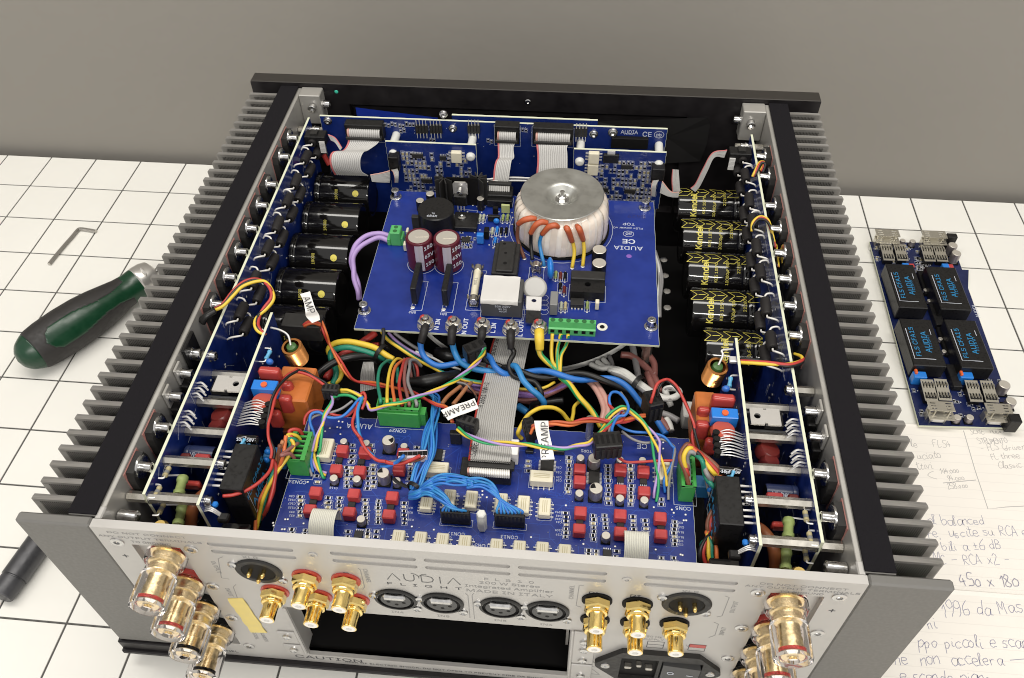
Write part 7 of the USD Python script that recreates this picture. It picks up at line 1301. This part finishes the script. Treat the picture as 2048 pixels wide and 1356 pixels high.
# heat sensor leads on the left, sensor leads on the right
for k, cl in enumerate(('red', 'black', 'yellow')):
    o = 14 * k - 14
    wire(cl, ['U2', (470, 665 + o * .4, .170), (560, 610 + o, .172), (650, 500 + o * 1.2, .174), (740, 420 + o * 1.4, .175), (850, 385 + o, .175), (950, 400 - o * .2, .174), (1010, 470 - o * .4, .172), (1025 + o * .9, 560, .170), (960 + o * .8, 650 + o * .4, .168), (890 - o * .7, 720 + o * .5, .167), (870 - o * 1.1, 800, .166), (900 - o * .8, 860 + o * .4, .165), (960, 905, .163)], 0.0011)
for k in range(2): wire('black', ['U2', (330 + 30 * k, 770 + 20 * k, .166), (400, 710 + 22 * k, .170), (480, 665 + 10 * k, .171)], 0.0018, name='shrink_sleeve')
for k, cl in enumerate(('yellow', 'red', 'black')):
    o = 10 * k
    wire(cl, ['R1', (830 + o, 540, .164), (850 + o, 490, .167), (900 + o, 405 + o * .4, .170), (940 + o * .6, 405 + o, .170), (910 + o, 480 + o, .166)], 0.0010)
    wire(cl, ['R1', (825 + o * .5, 1060, .163), (835 + o * .7, 980 + o, .167), (900, 925 + o, .169), (980 - o * .4, 950 + o, .169), (1020 - o * .5, 1060, .167), (1050 - o * .6, 1200, .164), 'R2', (1055 - o, 60, .162), (1080 - o * .5, 260, .160)], 0.0010)
    wire(cl, ['R2', (715, 1165 - o * 1.4, .1635), (830, 1170 - o * 1.6, .166), (1000, 1185 - o, .167), (1180, 1185 - o * .3 + o, .167), (1290, 1150 + o, .166), (1290 + o, 1110 + o, .164), (1230, 1085, .160)], 0.0011)
mb = MB(); mb.box(q('R2', 650, 1140, z=.1620), (0.0050, 0.0045, 0.0025), bevel=0.0005); emit(AMP, 'solder_joint', mb, SOLDER)
wire('red', ['F1', (195, 860, .140), (215, 900, .136), (240, 940, .132)], 0.0022, name='cable')
# paper tags
def tag(fr, pts, z, text, tp, tdir, h, label):
    """pts: left and right edge pixel pairs along the tag"""
    prs = [(q(fr, *a, z=z + dz), q(fr, *b, z=z + dz)) for a, b, dz in pts]; L, R_ = catmull([p[0] for p in prs], 6), catmull([p[1] for p in prs], 6); k = len(L); i = np.arange(k - 1)
    f = np.vstack([np.stack([i, i + 1, i + 1 + k], 1), np.stack([i, i + 1 + k, i + k], 1)]); T = np.gradient((L + R_) / 2, axis=0); N_ = np.cross(T, R_ - L); N_ /= np.linalg.norm(N_, axis=1, keepdims=True)
    if N_[0, 2] < 0: N_ = -N_
    v = np.vstack([L, R_]); NN = np.vstack([N_, N_]) * 0.00012; fd = f if np.cross(v[f[0, 1]] - v[f[0, 0]], v[f[0, 2]] - v[f[0, 0]]) @ N_[0] > 0 else f[:, ::-1]; mb = MB(); mb.add(v + NN, fd); mb.add(v - NN, fd[:, ::-1]); g = emit(AMP, 'paper_tag', mb, LABELP, smooth=True, label=label)
    j = min(range(k), key=lambda j: np.linalg.norm((L[j] + R_[j]) / 2 - q(fr, *tp, z=z))); a = (L[j] + R_[j]) / 2; d = q(fr, *tdir, z=z) - q(fr, *tp, z=z); n_ = N_[j]; d -= n_ * (d @ n_); d /= np.linalg.norm(d); mb = MB(); mb.text(text, h, a + n_ * 0.0006, d, np.cross(n_, d), 0.0001); emit(g, 'print', mb, INK); return g
tag('U2', (((1285, 515), (1380, 490), 0), ((1320, 590), (1400, 560), 0), ((1335, 680), (1430, 650), -.002), ((1345, 730), (1465, 710), -.006), ((1400, 790), (1475, 760), -.009)), .166, 'AMP', (1370, 610), (1400, 680), 0.0044, 'folded white tag reading AMP')
tag('A', (((1530, 860), (1600, 955), 0), ((1640, 815), (1690, 915), 0), ((1760, 780), (1790, 880), 0), ((1850, 745), (1890, 840), 0)), .160, 'PREAMP', (1700, 855), (1590, 900), 0.0037, 'white tag reading PREAMP left of the wide ribbon')
tag('B', (((705, 960), (840, 960), 0), ((725, 1080), (850, 1075), 0), ((755, 1200), (875, 1190), -.002), ((770, 1330), (900, 1325), -.004)), .160, 'PREAMP', (805, 1140), (800, 1040), 0.0041, 'white tag reading PREAMP right of the wide ribbon')

# ================================================================ LOOSE THINGS ON THE TABLE
# screwdriver handle
a = q('X', 62, 706, z=.0192); b = q('X', 283, 562, z=.0192); ax = (b - a) / np.linalg.norm(b - a); a = a - ax * 0.012; Lh = np.linalg.norm(b - a)
SD = thing('screwdriver', (a[0], a[1], 0), 'chunky green and black screwdriver handle with a silver collar lying left of the amplifier', 'screwdriver')
tt = np.array([0, .0015, .005, .010, .018, .03, .05, .07, .085, .10, .112, .122, .130]) * (Lh - 0.004) / 0.130; rr = np.array([0.0, .0065, .0115, .0142, .0172, .0186, .0193, .0188, .0174, .0152, .0134, .0130, .0136])
R = frame(ax, (0, 0, 1)); nT, nA = 220, 140; T = np.linspace(0, tt[-1], nT); RAD = np.interp(T, tt, rr); k_ = np.ones(9) / 9; RAD[6:-6] = np.convolve(RAD, k_, 'same')[6:-6]
AN = np.arange(nA) * 2 * np.pi / nA; upv = R @ np.array([0, 0, 1.0]); a0 = math.atan2(upv[1], upv[0]) + 0.85
def dang(x): return np.abs((x + np.pi) % (2 * np.pi) - np.pi)
TT, AA = np.meshgrid(T / tt[-1] * 0.130, AN, indexing='ij')
W_ = np.interp(TT, [.026, .030, .036, .06, .085, .100, .116, .1195], [0, .40, .60, .60, .40, .42, .7, 3.2]); GR_ = (TT < .016) | (dang(AA - a0) < W_)
btn = (np.abs(TT - .0235) < .006) & (dang(AA - a0 + 2.15) < .55); GR_ |= btn
rim = np.zeros_like(GR_); rim[1:, :] |= GR_[1:, :] ^ GR_[:-1, :]; rim[:, 1:] |= GR_[:, 1:] ^ GR_[:, :-1]
fl = 1 - 0.05 * np.cos(2 * (AA - a0)) * np.clip(TT / .02, 0, 1); RR = RAD[:, None] * fl - 0.00035 * rim
V = np.stack([np.cos(AA) * RR, np.sin(AA) * RR, np.repeat(T[:, None], nA, 1)], -1).reshape(-1, 3) @ R + a
i = np.arange(nT - 1)[:, None] * nA; j = np.arange(nA)[None]; j2 = (j + 1) % nA
Q4 = np.stack([i + j, i + j2, i + nA + j2, i + nA + j], -1).reshape(-1, 4); g4 = GR_[:-1].reshape(-1)
for nm, sel, m in (('grip', ~g4, mat('black_rubber', (0.020, 0.018, 0.017), 0.55, var=0.1, scale=300, bump=0.00008, bscale=3000)), ('green_shell', g4, mat('bottle_green', (0.005, 0.040, 0.017), 0.28, var=0.08, scale=120))):
    qd = Q4[sel]; emit(SD, nm, (V, np.vstack([qd[:, [0, 1, 2]], qd[:, [0, 2, 3]]])), m, smooth=True)
mb = MB(); e = a + ax * (tt[-1] - 0.001); mb.lathe([(.0128, 0), (.0142, .0012), (.0147, .004), (.0144, .011), (.0128, .0165), (.0095, .0185), (.0045, .0190), (0, .0190)], e, ax, 40); emit(SD, 'collar', mb, mat('satin_silver', (0.60, 0.58, 0.55), 0.33, 0.8), smooth=35)
mb = MB(); mb.box(e + ax * 0.0075 + np.array([0.006, -0.004, 0.0130]) , (0.008, 0.006, 0.0012), frame(ax, (0.3, -0.2, 1)), bevel=0.0004); emit(SD, 'collar_button', mb, mat('satin_silver', (0.6, 0.6, 0.6), 0.3))
mb = MB(); mb.cyl(e + ax * 0.018, e + ax * 0.060 - [0, 0, 0.004], 0.0032, 12); emit(SD, 'shaft', mb, STEEL, smooth=35)
mb = MB(); c = a + ax * (0.0235 / 0.130 * tt[-1]); d = R[0] * math.cos(a0 - 2.15) + R[1] * math.sin(a0 - 2.15)
for k in (-1, 1): mb.box(c + d * 0.0166 + ax * 0.0022 * k, (0.0010, 0.0045, 0.0006), np.stack([ax, np.cross(d, ax), d]), bevel=0.0002)
emit(SD, 'grip_marks', mb, mat('bottle_green', (0, 0, 0)))
# hex key
HK = thing('hex_key', (*q('X', 140, 490, z=0)[:2], 0), 'small bent silver hex key lying flat on the white tiles', 'hex key')
P = [q('H', u, v, z=.0022) for u, v in ((402, 525), (500, 405), (590, 302), (632, 252), (655, 238), (690, 240), (785, 256))]
Pp, T_, U_, V_ = sweep(P, 8); mb = MB(); mb.tube(Pp, 0.0018, 6, spline=False); emit(HK, 'hex_rod', mb, mat('chrome_vanadium', (0.52, 0.50, 0.47), 0.3, 0.9), smooth=25)
# dark grey round tool at the lower left
p0, p1 = q('K1', 5, 735, z=.0092), q('K1', 262, 372, z=.0092); d = (p1 - p0) / np.linalg.norm(p1 - p0)
TK = thing('marker_pen', (p0[0], p0[1], 0), 'dark grey round tool with a ring groove half hidden by the amplifier corner', 'pen')
mb = MB(); mb.lathe([(0, -.0005), (.0072, 0), (.0080, .0010), (.0084, .0130)], p0, d, 36); emit(TK, 'end_cap', mb, mat('slate_plastic', (0.055, 0.055, 0.06), 0.4, 0.2, var=0.06, scale=200), smooth=40)
mb = MB(); mb.lathe([(.0084, .0130), (.0080, .0133), (.0080, .0140), (.0089, .0143), (.0090, .080), (.0080, .082), (0, .082)], p0, d, 36); emit(TK, 'barrel', mb, mat('slate_metal', (0.065, 0.065, 0.07), 0.34, 0.4, var=0.06, scale=200), smooth=40)
# ------------------------------------------------ handwriting
GL = {  # single stroke letters on a 0..1 by 0..1 grid, x-height .55
 'a': '.45,.5 .2,.55 .05,.3 .15,.02 .35,.1 .48,.5;.48,.5 .45,.1 .6,.02', 'b': '.05,.95 .05,.05 .3,.0 .48,.25 .3,.5 .05,.35', 'c': '.48,.48 .25,.55 .05,.3 .2,.0 .5,.08', 'd': '.42,.4 .2,.5 .03,.25 .2,.0 .42,.2;.45,1 .42,.0', 'e': '.05,.28 .45,.32 .35,.55 .12,.5 .05,.2 .25,.0 .5,.08', 'f': '.45,.9 .3,1 .2,.8 .15,-.2;.02,.5 .4,.55', 'h': '.05,1 .05,0;.05,.35 .3,.55 .42,.4 .42,0', 'i': '.1,.5 .1,.05 .25,.02;.12,.75 .15,.78', 'l': '.05,.1 .2,.7 .25,.95 .12,1 .08,.6 .1,.1 .28,.02', 'm': '.03,.5 .03,0;.03,.35 .2,.55 .3,.4 .3,0;.3,.35 .48,.55 .58,.4 .58,0', 'n': '.05,.5 .05,0;.05,.35 .3,.55 .4,.4 .42,0', 'o': '.25,.55 .05,.35 .12,.03 .35,.03 .45,.35 .25,.55', 'p': '.05,.5 .05,-.45;.05,.4 .3,.55 .45,.3 .25,.0 .05,.1', 'r': '.05,.5 .08,0;.07,.3 .2,.5 .4,.5', 's': '.4,.5 .15,.52 .1,.35 .38,.2 .3,.0 .03,.05', 't': '.18,.9 .15,.1 .3,.0 .4,.08;.02,.6 .4,.64', 'u': '.05,.5 .05,.1 .2,0 .38,.15 .4,.5;.4,.5 .42,.05 .55,.02', 'v': '.03,.5 .2,0 .42,.5', 'z': '.05,.5 .4,.5 .05,0 .45,0', 'x': '.05,.5 .4,0;.4,.52 .05,0', 'g': '.42,.5 .15,.55 .05,.3 .2,.05 .42,.25;.42,.5 .4,-.3 .1,-.4',
 'A': '.0,0 .25,1 .3,1 .52,0;.1,.35 .48,.38', 'B': '.05,0 .05,1 .35,.9 .38,.65 .08,.52 .45,.4 .42,.05 .05,0', 'C': '.5,.85 .3,1 .05,.6 .15,.05 .5,.1', 'D': '.05,0 .05,1 .4,.8 .5,.4 .35,.05 .05,0', 'E': '.5,1 .08,1 .05,0 .5,.02;.06,.52 .4,.55', 'F': '.5,1 .08,1 .05,0;.06,.55 .4,.58', 'I': '.15,1 .12,0', 'L': '.08,1 .05,0 .45,.03', 'M': '.02,0 .12,1 .3,.35 .5,1 .58,0', 'N': '.03,0 .08,1 .42,0 .48,1', 'O': '.28,1 .05,.65 .1,.08 .4,.03 .5,.6 .28,1', 'R': '.05,0 .05,1 .4,.95 .4,.6 .08,.5 .5,0', 'S': '.45,.9 .15,1 .08,.7 .4,.4 .35,.03 .03,.08', 'T': '.0,.97 .5,1;.25,1 .22,0', 'U': '.05,1 .05,.2 .25,0 .42,.2 .45,1', 'V': '.0,1 .22,0 .48,1', 'X': '.05,1 .48,0;.48,1 .02,0',
 '0': '.25,.55 .05,.3 .15,0 .4,.05 .42,.4 .25,.55', '1': '.05,.7 .25,1 .22,0', '2': '.05,.8 .25,1 .4,.75 .05,0 .5,.02', '3': '.05,.95 .4,.9 .2,.55 .45,.35 .3,0 .03,.08', '4': '.35,1 .05,.4 .5,.42;.38,.7 .35,0', '5': '.45,1 .12,1 .08,.55 .4,.5 .42,.1 .05,.02', '6': '.4,1 .08,.5 .1,.05 .4,.05 .42,.4 .1,.35', '8': '.25,.5 .05,.8 .25,1 .42,.8 .05,.2 .25,0 .45,.2 .25,.5', '9': '.42,.6 .2,.5 .08,.8 .3,1 .44,.8 .4,.3 .25,0', '.': '.1,0 .14,.04', '-': '.05,.4 .45,.42', ',': '.12,.05 .08,-.15', '<': '.6,.8 .0,.4 .65,.0', '(': '.3,1.05 .1,.5 .3,-.1', '±': '.05,.55 .5,.57;.27,.85 .27,.28;.05,.1 .5,.12', '—': '.0,.4 1.2,.45'}
GW = {'m': .68, 'M': .7, 'i': .3, 'l': .34, '.': .28, ' ': .5, '1': .36, 'I': .3, '—': 1.3, '(': .36, 'f': .46, 't': .46}
def write(mb, s, h, p, e, w=0.00042, slant=0.12, seed=1):
    w *= 0.74; h *= 0.93; slant += 0.06 * math.sin(seed * 2.7)
    """handwriting from pixel p towards pixel e on the paper"""
    o, e3 = at(*p, z=PZ), at(*e, z=PZ); X = (e3 - o) / np.linalg.norm(e3 - o); Y = np.cross(EZ, X); cx = 0; r_ = random.Random(seed)
    for ch in s:
        if ch in GL:
            dy = r_.uniform(-.10, .08); sc = r_.uniform(.84, 1.14); sl = slant + r_.uniform(-.10, .10)
            for st in GL[ch].split(';'):
                pts = np.array([[float(t) for t in xy.split(',')] for xy in st.split()]); pts = catmull(np.column_stack([pts, 0 * pts[:, 0]]), 4)[:, :2] if len(pts) > 2 else pts
                pts = pts * sc; pts[:, 1] += dy; pts += np.array([[r_.uniform(-.03, .03), r_.uniform(-.03, .03)] for _ in pts]); pts[:, 0] += cx + pts[:, 1] * sl; mb.stroke(pts * h, w, o, X, Y, 0.00003)
        cx += 0.86 * GW.get(ch, .58) * r_.uniform(.95, 1.12)
def sheet(name, pts, z, label, lines, cat='paper'):
    t = thing(name, (*np.mean(pts, 0)[:2], 0), label, cat); mb = MB(); p = np.asarray(pts, float)
    nx, ny = 24, 120; U_, V_ = np.meshgrid(np.linspace(0, 1, nx), np.linspace(0, 1, ny), indexing='ij'); U_, V_ = U_[..., None], V_[..., None]
    g = (p[0] * (1 - U_) + p[1] * U_) * (1 - V_) + (p[3] * (1 - U_) + p[2] * U_) * V_; g = np.concatenate([g, z + 0.0008 * np.clip(1 - V_ * 110, 0, 1) * (0.5 + 0.5 * np.sin(U_ * 9))], -1).reshape(-1, 3)
    k = (np.arange(nx - 1)[:, None] * ny + np.arange(ny - 1)[None]).ravel(); f = np.vstack([np.stack([k, k + ny, k + ny + 1], 1), np.stack([k, k + ny + 1, k + 1], 1)])
    if np.cross(g[f[0, 1]] - g[f[0, 0]], g[f[0, 2]] - g[f[0, 0]])[2] < 0: f = f[:, ::-1]
    mb.add(g, f); mb.add(g - [0, 0, 0.00022], f[:, ::-1]); emit(t, 'page', mb, PAPER)
    mb = MB()
    for y in lines: mb.stroke([(p[:, 0].min() + .004, y), (p[:, 0].max() - .004, y)], 0.00025, (0, 0, z + 0.00002), EX, EY, 0.00002)
    emit(t, 'ruled_lines', mb, mat('faint_rule', (0.70, 0.665, 0.62), 0.8), kind='stuff'); return t
yS = q('N2', 1700, 525, z=0.002)[1]
PZ = 0.00135
NP = sheet('notes_sheet', ((.2345, .229), (.62, .232), (.62, .02), (.2345, .015)), PZ - .00006, 'white ruled sheet with pencil notes and a sum under the loose board', np.arange(.03, .225, .0079))
mb = MB()
for s, h, p, e, sd in (('SERIE  AUDIA', .0052, (1941, 868), (2040, 865), 1), ('STRUMENTO', .0052, (1958, 888), (2038, 885), 2), ('- FLS (driver', .0060, (1962, 902), (2042, 899), 3), ('FL three', .0060, (1984, 919), (2044, 916), 4), ('Classic', .0060, (1998, 937), (2046, 935), 5),
                       ('le    FLS4', .0072, (1822, 894), (1922, 894), 6), ('uciato', .0072, (1835, 917), (1884, 916), 7), ('ttivi', .0072, (1834, 938), (1872, 936), 8), ('<', .0100, (1858, 958), (1890, 958), 9), ('144.000', .0050, (1881, 948), (1936, 944), 10), ('94.000', .0050, (1896, 962), (1942, 958), 11), ('258.000', .0050, (1896, 978), (1946, 973), 12)): write(mb, s, h, p, e, .00034, seed=sd)
def pline(mb, pts, w=.0004):
    P = [at(*p, z=PZ) for p in pts]; mb.stroke([(p[0], p[1]) for p in P], w, (0, 0, PZ), EX, EY, .00003)
pline(mb, [(1886, 966), (1952, 960)]); pline(mb, [(1927, 861), (1950, 940), (1976, 1018), (2012, 1014), (2070, 1011)])
emit(NP, 'pencil_writing', mb, mat('pencil_grey', (0.28, 0.27, 0.28), 0.8)); mb = MB()
for s, h, p, e, sd in (('el balanced', .0085, (1856, 1050), (1966, 1050), 20), ('re, uscite su RCA e XL', .0085, (1856, 1076), (2044, 1070), 21), ('bili a ±6 dB', .0085, (1886, 1102), (2016, 1098), 22), ('MC - RCA x2 -', .0085, (1868, 1128), (2020, 1128), 23)): write(mb, s, h, p, e, .00042, seed=sd)
emit(NP, 'pen_writing', mb, PENB)
PZ = 0.0017
NP2 = sheet('notes_sheet', ((.2345, yS), (.60, yS + .001), (.60, -.26), (.2345, -.26)), PZ - .00006, 'white ruled sheet with larger blue pen notes beside the near right corner of the amplifier', np.arange(-.25, yS - .004, .0079))
mb = MB()
for s, h, p, e, sd in (('450 x 180 x', .0100, (1922, 1172), (2050, 1172), 30), ('1996 da Mass', .0110, (1886, 1233), (2050, 1226), 31), ('ni', .0085, (1856, 1256), (1880, 1254), 32), ('ppo piccoli e scam', .0092, (1836, 1294), (2046, 1296), 33), ('ne  non  accelera —', .0090, (1790, 1330), (2040, 1330), 34), ('e scende piano', .0090, (1800, 1362), (2030, 1366), 35)): write(mb, s, h, p, e, .00048, seed=sd)
emit(NP2, 'pen_writing', mb, PENB)
# ------------------------------------------------ spare module board
ZM = 0.0050
cs = [q('S1', 275, 245, z=ZM), q('S1', 1215, 262, z=ZM), q('S1', 1395, 770, z=ZM), q('S2', 1965, 1110, z=ZM), q('S2', 835, 1080, z=ZM)]
SM = thing('module_board', (*np.mean(cs, 0)[:2], 0), 'loose blue circuit board with four black modules lying right of the amplifier', 'circuit board')
cs[2] = q('S1', 1392, 768, z=ZM); ex = np.array([math.cos(.009), math.sin(.009), 0]); ey = np.cross(EZ, ex); RM = np.stack([ex, ey, EZ]); ORG = cs[4]
loc = lambda p: np.array([(p - ORG) @ ex, (p - ORG) @ ey]); L5 = [loc(c) for c in cs]; xr = L5[1][0]; xr2 = L5[3][0]; yt = L5[0][1]; ystep = L5[2][1]
ls = loc(q('S1', 1325, 560, z=ZM)); poly = Polygon([L5[4], L5[3], L5[2], ls + [.006, 0], ls, L5[1], L5[0]])
mb = MB(); mb.prism(poly, 0.0016, ORG - EZ * 0.0016, ex, ey); bd = emit(SM, 'board', mb, FR4); mb = MB(); mb.prism(poly.buffer(-0.0002), 0.00012, ORG, ex, ey); emit(bd, 'solder_mask', mb, mat('navy_mask', (0.006, 0.013, 0.07), 0.3, var=0.15, scale=70, coat_weight=0.3))
for x, y in ((.006, .006), (xr2 - .008, .010), (.006, yt - .006), (xr - .006, yt - .006)):
    mb = MB(); c = ORG + ex * x + ey * y; mb.cyl((c[0], c[1], 0.0008), (c[0], c[1], ZM - .0016), 0.0016, 8); emit(bd, 'solder_stub', mb, SOLDER)
def mpt(fr, u, v, h): return q(fr, u, v, z=ZM + h)
SMs = Small()
MODS = (('S1', (455, 490), ('S1', 945, 1000)), ('S1', (910, 520), ('S1', 1440, 1020)), ('S1', (610, 1108), ('S2', 1155, 415)), ('S1', (1120, 1118), ('S2', 1690, 440)))
for n_, (fr, a_, b_) in enumerate(MODS):
    h = 0.0155; p, r_ = mpt(fr, *a_, h), mpt(b_[0], b_[1], b_[2], h); lp, lr = loc(p), loc(r_); w, l = abs(lr[0] - lp[0]), abs(lp[1] - lr[1]); cx, cy = (lp + lr) / 2
    ctr = ORG + ex * cx + ey * cy; md = emit(SM, 'amplifier_module', MB().box(ctr + EZ * (h / 2 + .0008), (w, l, h - .0016), RM, bevel=0.0006), BLK)
    top = ctr + EZ * (h + 0.00005); mb = MB(); mb.text('FLS CFA15', 0.0038, top + ex * (-w * .24), ey, -ex, 0.0001, False, True, 1.2); mb.text('AUDIA', 0.0044, top + ex * (w * .10), ey, -ex, 0.0001, False, True, 1.2); mb.text('F L I G H T', 0.0019, top + ex * (w * .215), ey, -ex, 0.0001, False, True, 1.2); emit(md, 'print', mb, CYANI)
    mb = MB(); mb.stroke([(-w * .40, l * .28), (-w * .40, -l * .36), (w * .24, -l * .36)], 0.0005, top, ex, ey); mb.stroke([(w * .34, l * .28), (w * .34, l * .16)], 0.0004, top, ex, ey); emit(md, 'print_lines', mb, SILK)
def clip(fr, u, v, w, l, h, tilt=0.0):
    c = mpt(fr, u, v, h); g = group_part(SM, 'slotted_clip')
    pl = Polygon([(-w / 2, -l / 2), (w / 2, -l / 2), (w / 2, l / 2), (-w / 2, l / 2)])
    for s in (-1, 1):
        for k in range(4):
            x = (k - 1.5) * w * 0.235; y = s * l * 0.25; pl = pl.difference(Polygon([(x - w * .045, y - l * .15), (x + w * .045, y - l * .15), (x + w * .045, y + l * .15), (x - w * .045, y + l * .15)]))
    Y = ey * math.cos(tilt) + EZ * math.sin(tilt); mb = MB(); mb.prism(pl, 0.0006, c - EZ * 0.0003, ex, Y); emit(g, 'slotted_plate', mb, mat('clip_metal', (0.62, 0.59, 0.51), 0.3, 0.85))
    mb = MB()
    for k in range(4):
        for s in (-1, 1): mb.box(c + ex * ((k - 1.5) * w * .235 + w * .117) * .999 + Y * s * l * .25 + EZ * 0.0006, (w * .10, l * .20, 0.0012), np.stack([ex, Y, np.cross(ex, Y)]), bevel=0.0004)
    emit(g, 'louvres', mb, mat('clip_metal', (0.6, 0.6, 0.5)))
    mb = MB(); b0 = c - EZ * (h - 0.0002)
    for s in (-1, 1): mb.box(b0 + ex * 0 + Y * s * l * 0.33 * [1, 1, 0] + EZ * h * .48, (w * .85, l * .12, h * .96), RM)
    mb.box(b0 + EZ * (h * .40), (w * 0.8, l * 0.75, h * .78), RM); emit(g, 'package', mb, BLK)
for fr, u, v in (('S1', 480, 365), ('S1', 632, 368), ('S1', 938, 375), ('S1', 1078, 378), ('S2', 950, 680), ('S2', 1105, 675), ('S2', 1455, 690), ('S2', 1630, 695)): clip(fr, u, v, .0100, .0205, .0075, 0.10)
def bracket(fr, u, v, w, l, h):
    c = mpt(fr, u, v, h); g = group_part(SM, 'standing_bracket'); m = mat('clip_metal', (0.6, 0.6, 0.5)); mb = MB()
    for k, (dy, dz) in enumerate(((0.0, 0.0), (-0.0052, -0.0042))):
        pl = Polygon([(-w / 2, -l / 2), (w / 2, -l / 2), (w / 2, l / 2), (-w / 2, l / 2)])
        for s in (-1, 1):
            for j in range(3): pl = pl.difference(Polygon([(s * w * .30 - w * .11, -l * .32 + j * l * .28), (s * w * .30 + w * .11, -l * .32 + j * l * .28), (s * w * .30 + w * .11, -l * .32 + j * l * .28 + l * .11), (s * w * .30 - w * .11, -l * .32 + j * l * .28 + l * .11)]))
        mb.prism(pl, 0.0006, c + ey * dy + EZ * dz, ex, ey)
    emit(g, 'slotted_plate', mb, m); mb = MB()
    for s in (-1, 1): mb.box(c + ex * s * w * .28 - ey * l * .55 - EZ * h * .45, (0.0009, 0.0009, h * 1.1), np.stack([ex, ey, np.cross(ex, ey)])); mb.box(c + ex * s * w * .40 - EZ * h * .5, (0.0008, l * .6, h), RM)
    emit(g, 'legs', mb, m); mb = MB(); mb.box(c - ey * l * .5 - EZ * (h * .72), (w * .5, .003, h * .4), RM, bevel=.0008); emit(g, 'foot', mb, SOLDER)
for fr, u, v in (('S2', 1085, 865), ('S2', 1735, 890)): bracket(fr, u, v, .0195, .0095, .0140)
for fr, u, v in (('S1', 480, 150), ('S1', 1010, 165)): bracket(fr, u, v, .0215, .0100, .0140)
for fr, u, v, r_, h in (('S1', 655, 230, .0026, .0060), ('S1', 768, 238, .0028, .0065), ('S1', 1222, 282, .0042, .0115), ('S1', 1262, 372, .0042, .0115), ('S2', 1805, 615, .0046, .0105), ('S2', 1272, 985, .0030, .0060), ('S2', 1415, 985, .0030, .0060), ('S2', 1880, 800, .0042, .0085), ('S1', 912, 790, .0020, .004), ('S1', 955, 910, .0020, .004), ('S2', 1080, 98, .0020, .004), ('S2', 1120, 240, .0020, .004)):
    c = mpt(fr, u, v, h); can(SM, (c[0], c[1], ZM + .0001), r_, h, SMALLCAN, CANTOP, base=True)
for fr, u, v, h, s, m in (('S2', 850, 500, .010, (.0105, .0065, .0098), BLUEC), ('S2', 1375, 505, .010, (.0105, .0065, .0098), BLUEC), ('S1', 690, 503, .009, (.0060, .0050, .0088), BLUEC), ('S1', 1140, 510, .009, (.0060, .0050, .0088), BLUEC), ('S1', 755, 508, .0085, (.0050, .0045, .0083), REDB), ('S1', 1195, 515, .0085, (.0050, .0045, .0083), REDB), ('S1', 1215, 170, .015, (.0090, .0060, .0148), BLK), ('S2', 1925, 990, .014, (.0090, .0085, .0138), BLK), ('S1', 1040, 1060, .006, (.0075, .0260, .0058), BLK), ('S2', 1235, 510, .006, (.0075, .0240, .0058), BLK), ('S1', 900, 700, .004, (.0060, .0300, .0038), BLKM), ('S2', 1130, 120, .004, (.0060, .0320, .0038), BLKM)):
    c = mpt(fr, u, v, h); emit(SM, {id(BLUEC): 'blue_trimmer', id(REDB): 'red_capacitor'}.get(id(m), 'pin_header'), MB().box((c[0], c[1], ZM + h - s[2] / 2), s, RM, bevel=0.0005), m)
for fr, u, v in (('S2', 803, 470), ('S2', 1315, 490)):
    c = mpt(fr, u, v, .0108); mb = MB(); mb.box(c, (0.0022, 0.0045, 0.0026), RM, bevel=.0005); emit(SM, 'red_screw_block', mb, mat('orange_screw', (0, 0, 0)))
for k in range(120):
    fr, u, v = ('S1', rng.uniform(330, 1150), rng.uniform(290, 480)) if k % 3 == 0 else ('S2', rng.uniform(760, 1850), rng.uniform(560, 1040)) if k % 3 == 1 else ('S1', rng.uniform(800, 930), rng.uniform(430, 600))
    c = mpt(fr, u, v, 0.0001); l_ = loc(c)
    if .002 < l_[0] < xr - .002 and .002 < l_[1] < yt - .002: SMs.smd(c, ex if k % 2 else ey, ey if k % 2 else -ex, .0024, .0014, 'chip' if k % 3 else 'tan'); SMs.dot(c + ex * .003, EZ, .0006)
SMs.text('AUDIA', .0036, mpt('S1', 1480, 1030, 0.0001), ey, -ex)
SMs.flush(SM)
